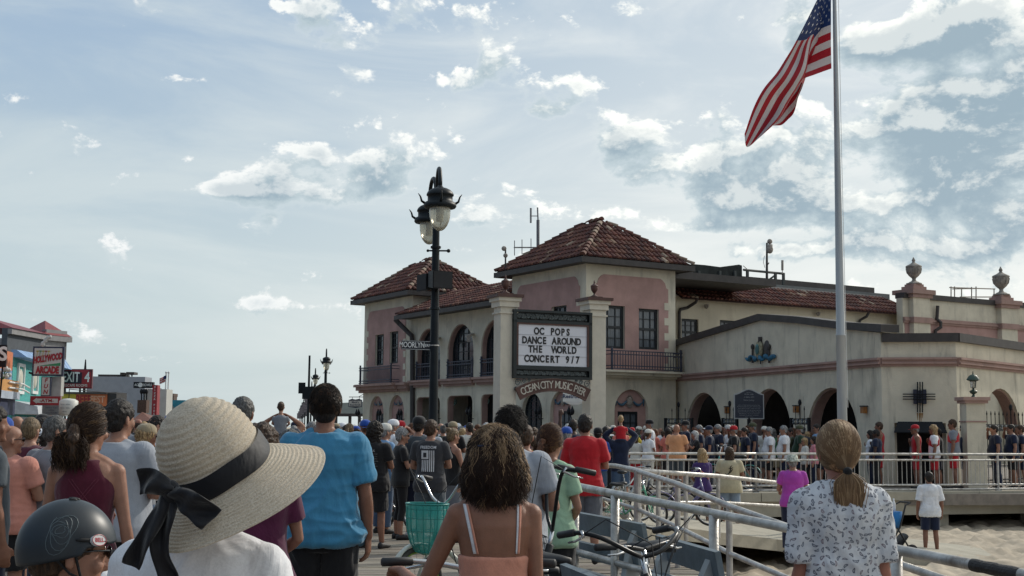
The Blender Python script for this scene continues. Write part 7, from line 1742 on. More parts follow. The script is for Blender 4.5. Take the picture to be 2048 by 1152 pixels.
def helmet(t, hm):
 M=head_M(*hm);Mr=M.to_3x3();X, Y, Z=(Mr.col[i].copy()for i in range(3));P_=lambda x, y, z:M@V((x, y, z))
 mb=MB();n=60;prof=[];m_=24
 vs=[];rows=26
 def rim(a):
  s=math.sin(a);return .122+.022*s-.035*max(0, -s)-(.0 if s>.2 else .02*(1-abs(s)))
 for i in range(rows+1):
  f=i/rows
  for j in range(n):
   a=2*math.pi*j/n;z0=rim(a);c=V((0, -.006, .115));
   ph=f*math.pi/2;rx, ry, rz_=.112, .138, .140
   zz=z0+(c.z+rz_-z0)*math.sin(ph);el_=math.sqrt(max(0, 1-((zz-c.z)/rz_)**2));vs.append(P_(c.x+math.cos(a)*rx*el_, c.y+math.sin(a)*ry*el_, zz))
 fs=[(i*n+j, i*n+(j+1)%n, (i+1)*n+(j+1)%n, (i+1)*n+j)for i in range(rows)for j in range(n)]
 base=len(vs)
 for j in range(n):
  a=2*math.pi*j/n;z0=rim(a);c=V((0, -.006, .115));el_=.90;vs.append(P_(c.x+math.cos(a)*.112*el_, c.y+math.sin(a)*.136*el_, z0+.004))
 fs+=[(j, base+j, base+(j+1)%n, (j+1)%n)for j in range(n)]
 mb.add(vs, fs);he=mb.build('helmet', HELM, t, smooth=True)
 sm=he.modifiers.new('thick', 'SOLIDIFY');sm.thickness=.006;sm.offset=-1
 BV=bvh_of(he)
 def onh(x, y, z, off=.002):
  q=P_(x, y, z);c=P_(0, -.006, .115);d=(q-c).normalized();hit, nn, _, _=BV.ray_cast(c, d)
  return(hit or q)+d*off
 VM=mat('helmet_vent', (.003, .003, .004), .6)
 for x, y0_, y1_ in((.055, -.045, .02), (.028, -.02, .05), (.0, -.03, .04), (-.035, -.03, .03)):
  mb=MB();pts=[onh(x, y0_+(y1_-y0_)*i/6, .5, .0)for i in range(7)];mb.tube(pts, [.002, .0045, .005, .005, .005, .0045, .002], 8);mb.build('helmet_vent', VM, he, smooth=True)
 mb=MB();pts=[onh(.10, -.01+.125*i/8, .145+.005*i/8, .0)for i in range(9)];mb.tube(pts, [.003]+[.006]*7+[.003], 8);mb.build('helmet_vent', VM, he, smooth=True)
 cb=(.100, .052, .148);o_=onh(*cb, .004);d=(o_-P_(0, -.006, .115)).normalized();tx=Z.cross(d).normalized();ty=d.cross(tx)
 mb=MB();mb.lathe([(.001, .003), (.0235, .003), (.025, .0), (.025, -.006)], o_, 28, (tx, ty, d), 1.05, .62, closed_caps=False);mb.build('badge', mat('badge_white', (.62, .62, .62), .35), he)
 ring=[o_+tx*math.cos(a)*.0245*1.03+ty*math.sin(a)*.0245*.62+d*.0035 for a in[i*math.pi/14 for i in range(29)]]
 mb=MB();mb.tube(ring, .0009, 5, caps=False);mb.build('badge_rim', mat('badge_red', (.40, .01, .03), .4), he)
 text('BELL', he, o_+d*.0035, tx, ty, mat('badge_red', (.40, .01, .03), .4), .016, off=.0006, bold=.03)
 GM=mat('helmet_graphic', (.085, .115, .13), .5);rr=random.Random(8)
 for k in range(5):
  pts=[];r_=.012+k*.009
  for i in range(26):
   a=i*.26+k*.5;rad=r_*(1+.25*math.sin(a*2.3+k));pts.append(onh(.10, -.055+math.cos(a)*rad, .175+math.sin(a)*rad*1.2, .0006))
  mb=MB();mb.tube(pts, .0011, 4, caps=False);mb.build('helmet_graphic', GM, he)
 mb=MB()
 for s in(1, -1):mb.tube([P_(s*.088, .0, .10), P_(s*.078, .02, .05), P_(s*.055, .04, .0), P_(0, .055, -.02)], .004, 6);mb.tube([P_(s*.086, -.06, .10), P_(s*.080, -.01, .055), P_(s*.074, .025, .04)], .004, 6)
 mb.build('helmet_strap', mat('black_strap', (.01, .01, .012), .7), he)
helmet(t, HM0)
(pos, h)=P(180, 812, 6.9)
t=person(pos, h, R(6), 'woman from behind in a maroon sleeveless top with curly dark ponytail', ('down', 'folded2'), 'f', ('tank', 'maroon'), ('shorts', 'charcoal'), ('pony', 'brown'), 'light', vox=.008, group=None, hem=.90, fit=.012, hm=(R(-25), 0, 0), amp=.004)
XM=mat('top_seam', (.15, .03, .055), .8);sh=child(t, 'tank_top');bv=bvh_of(sh)
for sx_ in(1, -1):
 for o_ in(0, .018):
  pts=[]
  for i in range(12):
   f=i/11;x=sx_*(-.07+.13*f)+o_;z=1.36-.17*f;hit, nn, _, _=bv.ray_cast(V((x, -.5, z)), V((0, 1, 0)))
   if hit:pts.append(hit+V((0, -.001, 0)))
  mb=MB();mb.tube(pts, .0016, 5);o=mb.build('top_seam', XM, None);o.parent=t
mb=MB();b_=0;mb.loft([(V((0, -.004, .78)), V((.205, 0, 0)), V((0, .145, 0)), .9), (V((0, -.004, .86)), V((.197, 0, 0)), V((0, .138, 0)), .9), (V((0, 0, .92)), V((.180, 0, 0)), V((0, .128, 0)), .9)], 24);mb.tube([V((.10, -.13, .93)), V((.12, -.155, .82)), V((.15, -.15, .70))], [.03, .05, .03], 10);mb.tube([V((.04, -.13, .93)), V((.03, -.155, .82)), V((.0, -.15, .72))], [.03, .05, .03], 10)
me=remesh(mb, .010, 2);displace(me, wr_fn(.012, 7));part('tied_jacket', me, t, cloth('white'))
def curl_path(cx, L, vol=.02, drop=-1.0):
 def f(rr, M, segs):
  v, p=scalp(rr, .016, -.3);tie=V((-.01+cx, -.115, .095));pts=[];ph=rr.uniform(0, 6.28);w=rr.uniform(.4, 1)
  for j in range(6):
   q=p.lerp(tie, j/5);q=on_head(q, .018+.012*math.sin(j/5*3.1));pts.append(M@(q+V((rr.uniform(-.003, .003), rr.uniform(-.003, .003), rr.uniform(-.003, .003)))))
  l=L*rr.uniform(.5, 1.1);sp=V((rr.uniform(-1, 1), rr.uniform(-.5, .6), rr.uniform(-.6, .4)))*vol*1.6;b=pts[-1]
  for j in range(1, 10):
   g=j/9;pts.append(b+V((0, -.035*math.sin(g*2), 0))+V((0, 0, drop))*l*g+sp*math.sin(min(1, g*1.7)*1.5)*1.6+V((math.cos(ph+g*14), math.sin(ph+g*14), 0))*.010*w)
  return pts
 return f
strands(t, (R(-25), 0, 0), 1500, tint((.040, .020, .011), .55, (.13, .075, .035), .16), curl_path(-.01, .17, .034), .0019, 11)
(pos, h)=P(990, 862, 5.15)
ARMS['grip']=((-.0, 0, 0), (0, 0, 0), (0, 0, 0), (0, 0, 0), 0)
ARMS['reach']=((.34, .06, 1.06), (.415, .30, 1.125), (.30, .95, -.05), (.1, 0, -1), .95)
PHM=(R(4), R(2), 0)
t=person(pos, h, R(3), 'tanned woman from behind in a peach camisole, one hand on a handlebar', ('slim', 'reach'), 'f', ('cami', 'peach'), ('shorts', 'denim'), ('bob', 'dark'), 'tan', vox=.0075, group=None, hem=.86, fit=.012, hm=PHM, seed=5.1, amp=.006)
peach=t
bv=bvh_of(child(t, 'body'))
def strap(x0, z0, x1, z1, w, m, off, nm='strap'):
 mb=MB();vs_=[];K=22
 for i in range(K+1):
  f=i/K;x=x0+(x1-x0)*f;z=z0+(z1-z0)*f
  for s in(-1, 1):
   xx=x+s*w;hit, nn, _, _=bv.ray_cast(V((xx, -.5, z)), V((0, 1, 0)));vs_.append((hit+V((0, -off, .0)))if hit else V((xx, -.02, z)))
 mb.add(vs_, [(2*i, 2*i+1, 2*i+3, 2*i+2)for i in range(K)]);o=mb.build(nm, m, None, smooth=True);o.parent=t;s_=o.modifiers.new('thick', 'SOLIDIFY');s_.thickness=.003;s_.offset=0
WS=cloth('white');PS=cloth('peach')
strap(-.082, 1.235, -.128, 1.44, .0075, WS, .004);strap(-.072, 1.235, -.118, 1.44, .0045, PS, .007)
strap(.095, 1.235, .100, 1.44, .006, WS, .004);strap(.101, 1.235, .108, 1.44, .0045, PS, .007)
def wavy_path(L, tiez=.17):
 def f(rr, M, segs):
  v, p=scalp(rr, .024, -.5);up=rr.random()<.35 and v.z>.1;pts=[M@p];q=p.copy();l=L*rr.uniform(.6, 1.12);ph=rr.uniform(0, 6.28);st=l/13;dirx=rr.uniform(-.25, .25)
  d=V((v.x*.4, v.y*.4-.35, .1))
  for j in range(13):
   g=j/12;tgt=V((v.x*(.35 if q.z>.1 else .12)+dirx*.3, -.25 if q.z>.12 else-.02, -1.0 if q.z<.2 else-.5));d=(d*.5+tgt.normalized()*.5);q=q+d.normalized()*st
   q=on_head(q, .029+.010*g)if q.z>.02 else q;w=.002+.011*g*g;pts.append(M@(q+V((math.cos(ph+g*11), math.sin(ph+g*9), 0))*w))
  return pts
 return f
def peach_tint(rr, pts):
 k=rr.uniform(.75, 1.2)*(1+1.0*noise.noise(pts[3]*30));z=pts[0].z;top=max(0, (z-1.66)/.09)
 if noise.noise(pts[2]*34)>.50-.50*top+rr.uniform(-.1, .1):return(.30*k, .20*k, .115*k)
 return(.030*k, .014*k, .008*k)
strands(t, PHM, 7500, peach_tint, wavy_path(.17), .0012, 21)
mb=MB();M_=head_M(*PHM);pts=[M_@on_head(V((math.sin(a)*.1, -.09-.02*math.cos(a), .175)), .034)for a in[(-1.0+i*.2)for i in range(11)]];mb.tube(pts, .0045, 8);mb.build('hair_tie', cloth('navy'), t)
(pos, h)=P(1021, 816, 8.3)
t=person(pos, h, R(-18), 'man in a grey t-shirt with dark hair standing behind the woman in peach', ('folded', 'folded2'), 'mh', ('tee', 'heather'), ('shorts', 'navy'), ('short', 'dark'), 'light', vox=.010, group=None, fit=.02, hm=(R(8), 0, 0))
strands(t, (R(8), 0, 0), 1600, tint((.016, .012, .010), .5, (.06, .05, .045), .2), short_path(.045, .014, -.4, .9), .0014, 14)
(pos, h)=P(1101, 852, 9.4)
t=person(pos, h, R(-30), 'woman in a mint green t-shirt with auburn hair pinned up', ('clasp', 'clasp'), 'f', ('tee', 'mint'), ('shorts', 'black'), ('pony', 'auburn'), 'light', vox=.010, group=None, fit=.018, hm=(R(0), 0, 0), glasses=False, seed=9.0)
strands(t, (0, 0, 0), 1200, tint((.07, .028, .014), .5, (.20, .10, .045), .15), curl_path(.0, .05, .02), .0019, 15)
def print_blouse():
 m=bpy.data.materials.new('printed_white_cotton');m.use_nodes=True;tt=m.node_tree;N=NT(tt);p=tt.nodes['Principled BSDF']
 co=N.n('ShaderNodeTexCoord').outputs['Object']
 wob=N.noise(co, 30, 2, .5, col=True);cv=N.vm('ADD', N.vm('MULTIPLY', co, (1, 1, 1)), N.vm('MULTIPLY', N.vm('SUBTRACT', wob, (.5, .5, .5)), (.012, .012, .012)))
 vo=N.n('ShaderNodeTexVoronoi', feature='F1');tt.links.new(cv, vo.inputs['Vector']);vo.inputs['Scale'].default_value=31;vo.inputs['Randomness'].default_value=.75
 vd=vo.outputs['Distance'];vc=vo.outputs['Color']
 loc=N.vm('SUBTRACT', cv, vo.outputs['Position']);sp_=N.n('ShaderNodeSeparateXYZ');
 sc_=N.n('ShaderNodeSeparateColor');tt.links.new(vc, sc_.inputs[0]);ang=N.m('MULTIPLY', sc_.outputs[0], 6.28)
 vr=N.n('ShaderNodeVectorRotate', rotation_type='Y_AXIS');tt.links.new(loc, vr.inputs['Vector']);tt.links.new(ang, vr.inputs['Angle']);tt.links.new(vr.outputs[0], sp_.inputs[0])
 lx, lz=sp_.outputs[0], sp_.outputs[2];bend=N.m('MULTIPLY', N.m('MULTIPLY', lx, lx), 28.0)
 a=N.m('ABSOLUTE', N.m('DIVIDE', lx, .0135));b=N.m('ABSOLUTE', N.m('DIVIDE', N.m('SUBTRACT', lz, bend), .0058))
 r2=N.m('ADD', N.m('MULTIPLY', a, a), N.m('MULTIPLY', b, b));fine=N.noise(co, 420, 2, .6)
 mark=N.m('SUBTRACT', 1.0, N.sstep(N.m('ADD', r2, N.m('MULTIPLY', fine, .7)), .9, 1.35));inner=N.m('SUBTRACT', 1.0, N.sstep(r2, .12, .35))
 mk=N.m('MULTIPLY', N.m('SUBTRACT', mark, N.m('MULTIPLY', inner, .55), clamp=True), 1.0)
 col=N.ramp(sc_.outputs[1], [(0, (.05, .06, .09)), (.55, (.10, .115, .15)), (.8, (.20, .15, .17)), (1, (.07, .10, .14))])
 n9=N.noise(co, 12, 4, .6);basec=N.mix(N.sstep(n9, .35, .65), (.50, .52, .555), (.62, .635, .66))
 tt.links.new(N.mix(mk, basec, col), p.inputs['Base Color']);p.inputs['Roughness'].default_value=.85;p.inputs['Specular IOR Level'].default_value=.2
 bmp=N.n('ShaderNodeBump');bmp.inputs['Strength'].default_value=.5;bmp.inputs['Distance'].default_value=.012;tt.links.new(N.noise(N.vm('MULTIPLY', co, (9, 9, 3.5)), 1.0, 5, .6, 1.6), bmp.inputs['Height']);tt.links.new(bmp.outputs[0], p.inputs['Normal'])
 return m
(pos, h)=P(1676, 846, 5.5)
BHM=(R(3), R(1), 0)
t=person(pos, h, R(1), 'woman from behind in a white blouse with small grey print, strawberry blond ponytail', ('slim', 'slim'), 'f', ('blouse', print_blouse()), ('shorts', 'denim'), ('combed', 'strawberry'), 'red', vox=.0075, group=None, hem=.80, fit=.024, hm=BHM, seed=2.7, amp=.015)
def pony_path(L):
 def f(rr, M, segs):
  v, p=scalp(rr, .017, -.75);tie=V((.004, -.118, .028));pts=[]
  gg=rr.uniform(.012, .020)
  if p.y>.085:return None
  for j in range(8):
   g=j/7;q=p.lerp(tie, g**1.15);q=on_head(q, gg);pts.append(M@q)
  l=L*rr.uniform(.70, 1.05);ox, oy=rr.gauss(0, .021), rr.uniform(-.012, .012)
  b=pts[-1]
  for j in range(1, 9):
   g=j/8;sp=math.sin(min(1, g*2.2)*1.57)*(1-.35*g);pts.append(b+V((ox*sp*1.25, -.018*math.sin(g*2.6)+oy*sp, -l*g))+V((.004*math.sin(g*5+ox*90), 0, 0)))
  return pts
 return f
strands(t, BHM, 6500, tint((.175, .105, .055), .30, (.33, .225, .13), .20), pony_path(.20), .0018, 31)
mb=MB();M_=head_M(*BHM);c=M_@V((.004, -.122, .026));mb.ball(c, .022, 12, 8, sy=.8, sz=.8);mb.build('hair_tie', cloth('black'), t)
def quick(px, topy, d, label, **k):
 z=k.pop('z', 0.0);rz=k.pop('rz', 0.0);p=at(px, topy, d);return person((p.x, p.y, z), max(.9, p.z-z), rz, label, **k)
MV=.012
quick(239, 800, 8.8, 'man in a pale grey t-shirt with dark hair behind the maroon top', bk='mh', pose=('folded', 'folded2'), top=('tee', 'heather'), bot=('shorts', 'black'), hair=('short', 'dark'), skin='light', vox=MV, group=None, rz=R(-15), hm=(R(-12), 0, 0), fit=.022)
quick(111, 833, 10.6, 'man in a blue grey t-shirt with greying hair left of the maroon top', bk='mh', pose=('clasp', 'clasp'), top=('tee', 'grey'), bot=('shorts', 'black'), hair=('short', 'saltpepper'), skin='light', vox=MV, group=None, rz=R(-25), hm=(R(-25), 0, 0))
quick(21, 851, 10.4, 'bald man in a salmon pink t-shirt and glasses at the left edge', bk='mh', pose=('folded', 'folded2'), top=('tee', 'salmon'), bot=('shorts', 'black'), hair=('bald', 'grey'), skin='light', vox=.010, group=None, rz=R(-12), hm=(R(-35), 0, 0), glasses=True, fit=.024)
quick(-20, 809, 8.4, 'man with dark hair cut by the left edge of the picture', bk='m', pose=('down', 'down'), top=('tee', 'slate'), bot=('shorts', 'navy'), hair=('short', 'dark'), skin='tan', vox=MV, group=None, rz=R(-50), hm=(R(-15), 0, 0))
quick(60, 872, 13.5, 'woman in a pink top with dark hair and sunglasses behind the bald man', bk='f', pose=('folded', 'folded2'), top=('tee', 'pink'), bot=('shorts', 'black'), hair=('bob', 'dark'), skin='light', vox=MV, group=None, rz=R(-60), glasses=True)
quick(84, 835, 15, 'man with short black hair and bare shoulders shading his eyes', bk='m', pose=('salute', 'down'), top=('tank', 'black'), bot=('shorts', 'black'), hair=('fade', 'dark'), skin='tan', vox=MV, group=None, rz=R(-60))
quick(292, 850, 13, 'woman with a tan cap and ponytail in a pale tank top', bk='f', pose=('clasp', 'clasp'), top=('tank', 'grey'), bot=('shorts', 'denim'), hair=('long', 'blond'), skin='tan', hat=('cap', 'khaki'), vox=MV, group=None, rz=R(-55), glasses=True)
quick(314, 831, 14, 'dark haired man in a white t-shirt and sunglasses left of the straw hat', bk='m', pose=('folded', 'folded2'), top=('tee', 'white'), bot=('shorts', 'black'), hair=('fade', 'dark'), skin='light', vox=MV, group=None, rz=R(-65), glasses=True)
quick(340, 838, 16, 'man with dark hair and grey t-shirt just left of the straw hat', bk='m', pose=('down', 'down'), top=('tee', 'midgrey'), bot=('shorts', 'khaki'), hair=('short', 'dark'), skin='light', vox=MV, group=None, rz=R(-30))
quick(522, 850, 6.6, 'woman with brown hair in a plum top between the straw hat and the blue shirt', bk='f', pose=('clasp', 'clasp'), top=('tee', 'plum'), bot=('shorts', 'midgrey'), hair=('wavy', 'brown'), skin='light', vox=MV, group=None, rz=R(10), hm=(R(10), 0, 0))
quick(486, 795, 11, 'tall grey haired man mostly hidden behind the straw hat', bk='m', pose=('down', 'down'), top=('tee', 'slate'), bot=('shorts', 'navy'), hair=('short', 'saltpepper'), skin='light', vox=MV, group=None, rz=R(-5))
quick(581, 862, 10, 'grey haired person in black just left of the man in blue', bk='f', pose=('clasp', 'clasp'), top=('tee', 'black'), bot=('shorts', 'black'), hair=('bob', 'saltpepper'), skin='light', vox=MV, group=None, rz=R(-5))
t=quick(1170, 829, 15.8, 'man from behind in a bright red polo shirt and grey shorts', bk='m', pose=('folded', 'folded2'), top=('polo', 'red'), bot=('shorts', 'midgrey'), hair=('short', 'dark'), skin='light', vox=.011, group=None, rz=R(-8), fit=.020, hem=.80)
t=quick(750, 846, 17.6, 'man in a black t-shirt with lines of lettering, black shorts and sandals', bk='m', pose=('folded', 'folded2'), top=('tee', 'black'), bot=('shorts', 'black'), hair=('curly', 'dark'), skin='tan', vox=.011, group=None, rz=R(-22), fit=.026, hem=.80, stance=.05)
sh=child(t, 't_shirt');TXM=mat('faded_shirt_print', (.20, .20, .20), .9)
print_text(t, sh, 'GRATEFUL', -.01, 1.36, .040, mat('bright_shirt_print', (.42, .42, .42), .9), bold=.02)
for i, s_ in enumerate(('FOR THE LONG DAYS AND', 'THE SALT AIR THE WAVES', 'AND FOR ALL THE PEOPLE', 'WHO STAND WITH US HERE', 'BY THE SEA EVERY YEAR', 'SINCE WE WERE CHILDREN', 'AND EVER AFTER')):print_text(t, sh, s_, -.01, 1.315-i*.034, .021, TXM)
t=quick(862, 840, 17.1, 'man in a navy t-shirt with a white flag print on the back and grey shorts', bk='m', pose=('folded', 'folded2'), top=('tee', 'charcoal'), bot=('shorts', 'slate'), hair=('short', 'brown'), skin='light', vox=.011, group=None, rz=R(-8), fit=.018, hem=.80, stance=.04, glasses=True, hm=(R(-20), 0, 0))
sh=child(t, 't_shirt');PW=mat('white_shirt_print', (.55, .56, .58), .9)
print_text(t, sh, 'FREEDOM', -.005, 1.385, .052, PW, bold=.02, sx=.95)
for i in range(7):
 x0=-.09+i*.026;z1_=1.345 if i>=4 else 1.22;print_rect(t, sh, x0, x0+.013, 1.065, z1_, PW, nx=1, nz=10)
print_rect(t, sh, -.095, .002, 1.232, 1.345, PW);BK_=cloth('charcoal')
print_rect(t, sh, -.070, -.025, 1.255, 1.315, BK_, off=.006, nx=4, nz=4)
quick(838, 834, 19.2, 'man in a dark cap and grey t-shirt just behind the flag print shirt', bk='m', pose=('clasp', 'clasp'), top=('tee', 'slate'), bot=('shorts', 'navy'), hair=('short', 'dark'), skin='light', hat=('cap', 'black'), vox=MV, group=None, rz=R(-20), shoes='white')
quick(905, 856, 18.6, 'woman in a black tank top and grey skirt with blond bun', bk='f', pose=('clasp', 'clasp'), top=('tank', 'black'), bot=('skirt', 'midgrey'), hair=('bun', 'dirty'), skin='light', vox=MV, group=None, rz=R(-50))
quick(770, 848, 20.0, 'man in a light blue polo shirt and jeans with white cap', bk='m', pose=('down', 'down'), top=('polo', 'lightblue'), bot=('pants', 'denim'), hair=('short', 'grey'), skin='light', hat=('cap', 'offwhite'), vox=MV, group=None, rz=R(-50))
quick(803, 856, 19.0, 'grey haired woman in a black top left of the flag print shirt', bk='f', pose=('folded', 'folded2'), top=('tee', 'black'), bot=('capri', 'black'), hair=('short', 'grey'), skin='light', vox=MV, group=None, rz=R(-70), glasses=True)
quick(786, 840, 24.0, 'man in a white t-shirt and white cap in the middle of the crowd', bk='m', pose=('folded', 'folded2'), top=('tee', 'white'), bot=('shorts', 'khaki'), hair=('short', 'grey'), skin='light', hat=('cap', 'white'), vox=.018, group=None, rz=R(-60))
quick(1068, 872, 22.0, 'person in a neon yellow shirt in the crowd below the sign', bk='m', pose=('folded', 'folded2'), top=('tee', 'neon'), bot=('shorts', 'black'), hair=('short', 'brown'), skin='light', vox=.018, group=None, rz=R(0))
quick(1088, 880, 14.0, 'person in a pink shirt behind the woman in mint green', bk='f', pose=('down', 'down'), top=('tee', 'coral'), bot=('shorts', 'denim'), hair=('short', 'brown'), skin='light', vox=.018, group=None, rz=R(0), hat=('cap', 'white'))
quick(1133, 855, 20.0, 'person in a bright blue cap left of the red polo shirt', bk='m', pose=('down', 'down'), top=('tee', 'grey'), bot=('shorts', 'denim'), hair=('short', 'grey'), skin='light', vox=.018, group=None, rz=R(0), hat=('cap', 'royal'))
quick(1146, 838, 24.0, 'man raising a pointing finger above the crowd below the sign', bk='m', pose=('down', 'up'), top=('tee', 'navy'), bot=('shorts', 'denim'), hair=('fade', 'dark'), skin='dark', vox=.018, group=None, rz=R(0))
quick(1050, 850, 12.5, 'man in a dark red shirt half hidden behind the grey t-shirt', bk='m', pose=('down', 'down'), top=('tee', 'red'), bot=('shorts', 'denim'), hair=('short', 'brown'), skin='light', vox=.018, group=None, rz=R(0))
quick(1196, 856, 26.0, 'man in a black cap and royal blue shirt right of the red polo', bk='m', pose=('folded', 'folded2'), top=('tee', 'royal'), bot=('shorts', 'denim'), hair=('short', 'dark'), skin='light', hat=('capback', 'black'), vox=.018, group=None, rz=R(-20))
quick(1212, 853, 27.5, 'man with dark hair and navy sweater right of the red polo', bk='m', pose=('down', 'down'), top=('long', 'navy'), bot=('pants', 'black'), hair=('short', 'dark'), skin='light', vox=.018, group=None, rz=R(-40))
def rider(px, ytop, d, lab1, lab2, c1, c2, ch, hk='fade'):
 p=at(px, ytop, d);ht=p.z;fh=(ht-.58)/.8
 person((p.x, p.y, 0), fh, 0, lab1, pose=('carry', 'carry'), bk='m', top=c1, bot=('shorts', 'denim'), hair=('short', 'dark'), skin='light', vox=.018, group=None)
 t=thing('person', lab2, 'person', (p.x, p.y-.04, fh*.80), 0, None, .62);b=BUILDS['c'];mb=MB()
 mb.loft([(V((0, 0, .02)), V((.13, 0, 0)), V((0, .11, 0))), (V((0, 0, .12)), V((.15, 0, 0)), V((0, .11, 0))), (V((0, 0, .36)), V((.15, 0, 0)), V((0, .105, 0))), (V((0, 0, .50)), V((.165, 0, 0)), V((0, .10, 0))), (V((0, 0, .58)), V((.08, 0, 0)), V((0, .07, 0))), (V((0, 0, .62)), V((.05, 0, 0)), V((0, .05, 0)))], 14)
 M=Matrix.Translation((0, .01, .67))@Matrix.Rotation(R(0), 4, 'Z');
 head_parts(mb, M@Matrix.Scale(1.12, 4), 1.2)
 for s in(-1, 1):mb.tube([V((s*.15, 0, .53)), V((s*.22, .06, .36)), V((s*.13, .20, .30))], [.045, .036, .03], 10);mb.ball(V((s*.12, .22, .30)), .035, 8, 6);mb.tube([V((s*.08, 0, .08)), V((s*.15, .22, .05)), V((s*.15, .24, -.28)), V((s*.15, .30, -.34))], [.075, .06, .045, .03], 10)
 part('body', remesh(mb, .02, 2), t, SK['fair'])
 mb=MB();mb.loft([(V((0, 0, .08)), V((.165, 0, 0)), V((0, .125, 0))), (V((0, 0, .36)), V((.168, 0, 0)), V((0, .122, 0))), (V((0, 0, .51)), V((.18, 0, 0)), V((0, .115, 0))), (V((0, 0, .585)), V((.09, 0, 0)), V((0, .08, 0)))], 16)
 for s in(-1, 1):mb.tube([V((s*.14, 0, .53)), V((s*.20, .04, .42))], [.062, .058], 10)
 part('t_shirt', remesh(mb, .02, 2), t, cloth(c2))
 mb=MB();ell(mb, M@Matrix.Scale(1.12, 4), (0, -.005, .135), (.083, .105, .105), HCUT);ell(mb, M@Matrix.Scale(1.12, 4), (0, -.035, .085), (.072, .068, .07), ((0, -1, .35), .045));part('hair', remesh(mb, .016, 2), t, hairm(ch))
 mb=MB();mb.loft([(V((0, 0, -.02)), V((.15, 0, 0)), V((0, .13, 0))), (V((0, 0, .12)), V((.16, 0, 0)), V((0, .125, 0)))], 14)
 for s in(-1, 1):mb.tube([V((s*.08, 0, .08)), V((s*.14, .18, .06))], [.09, .08], 10)
 part('shorts', remesh(mb, .02, 2), t, cloth('navy'))
rider(1241, 830, 26.0, 'man in a navy hooded top holding a child in red on his shoulders', 'small child in a red shirt riding on the shoulders of the man in navy', ('hoodie', 'navy'), 'red', 'blond')
rider(563, 803, 21.0, 'person carrying a child in grey above the crowd left of the man in blue', 'child in a grey t-shirt sitting on shoulders against the sky', ('tee', 'midgrey'), 'grey', 'brown')
quick(1404, 898, 26.8, 'blond woman in a purple t-shirt and black capris on the concrete ramp', z=-.42, bk='f', pose=('fwd', 'clasp'), top=('tee', 'purple'), bot=('capri', 'black'), hair=('wavy', 'blond'), skin='tan', vox=.014, group=None, rz=R(12))
mb=MB();mb.tube([V((-.10, -.135, 1.30)), V((0, -.14, 1.22)), V((.10, -.135, 1.10))], .012, 6);part('bag_strap', mb.mesh('bag_strap'), NPEOPLE[-1], cloth('coral'))
t=quick(1459, 895, 27.7, 'long haired man in a beige t-shirt with a black mark on the back', z=-.46, bk='mh', pose=('clasp', 'clasp'), top=('tee', 'sand'), bot=('shorts', 'lightdenim'), hair=('bob', 'brown'), skin='tan', vox=.012, group=None, rz=R(-12), stance=.06, fit=.03, hem=.78)
sh=child(t, 't_shirt');bv=bvh_of(sh);BKP=mat('black_shirt_print', (.01, .01, .012), .9)
for pts_ in([(-.02, 1.22), (.02, 1.27), (.01, 1.33), (.05, 1.37)], [(-.07, 1.16), (-.02, 1.20), (.03, 1.24), (.07, 1.30)], [(-.03, 1.31), (.02, 1.29), (.07, 1.33)], [(-.10, 1.20), (-.07, 1.16), (-.02, 1.17)]):
 mb=MB();pp=[]
 for x, z in pts_:
  hit, nn, _, _=bv.ray_cast(V((x+.01, -.6, z)), V((0, 1, 0)));pp.append(hit+V((0, -.004, 0)))
 mb.tube(pp, [.004]+[.011]*(len(pp)-2)+[.004], 6);part('shirt_print', mb.mesh('shirt_print'), t, BKP)
BKT=mat('patterned_bucket_cloth', (.42, .44, .38), .9, var=.75, vscale=26)
quick(1585, 910, 21.8, 'older person in a magenta t-shirt and patterned bucket hat on the beach side', z=-.42, bk='fh', pose=('fwd', 'fwd'), top=('tee', 'magenta'), bot=('pants', 'navy'), hair=('short', 'grey'), skin='light', hat=('bucket', BKT), vox=.014, group=None, rz=R(-5))
quick(1858, 944, 27.6, 'man in a white short sleeved shirt and navy shorts standing on the sand', z=-.93, bk='m', pose=('down', 'down'), top=('blouse', 'white'), bot=('shorts', 'navy'), hair=('short', 'dark'), skin='tan', vox=.012, group=None, rz=R(-3), stance=.02, hem=.80, fit=.022, amp=.01)
quick(1353, 849, 34.4, 'bald man in a pale orange t-shirt behind the pier railing', bk='mh', pose=('clasp', 'clasp'), top=('tee', 'orange'), bot=('shorts', 'slate'), hair=('bald', 'grey'), skin='light', vox=.018, group=None, rz=R(-25), fit=.026)
quick(1336, 856, 36.0, 'person in an orange top just left of the bald man', bk='f', pose=('down', 'down'), top=('tee', 'coral'), bot=('shorts', 'black'), hair=('long', 'dark'), skin='tan', vox=.018, group=None, rz=R(-10))
quick(1296, 859, 34.2, 'woman in a white t-shirt and white cap behind the pier railing', bk='f', pose=('clasp', 'clasp'), top=('tee', 'white'), bot=('pants', 'offwhite'), hair=('pony', 'brown'), skin='tan', hat=('cap', 'offwhite'), vox=.018, group=None, rz=R(-50))
quick(1271, 868, 34.4, 'woman in a white and red top behind the pier railing', bk='f', pose=('clasp', 'clasp'), top=('tee', 'offwhite'), bot=('pants', 'red'), hair=('long', 'brown'), skin='light', vox=.018, group=None, rz=R(-20))
quick(1300, 840, 38.0, 'man in a dark cap and white shirt facing left', bk='m', pose=('down', 'down'), top=('tee', 'white'), bot=('pants', 'navy'), hair=('short', 'grey'), skin='light', hat=('cap', 'black'), vox=.018, group=None, rz=R(90))
SAL=('salute', 'down')
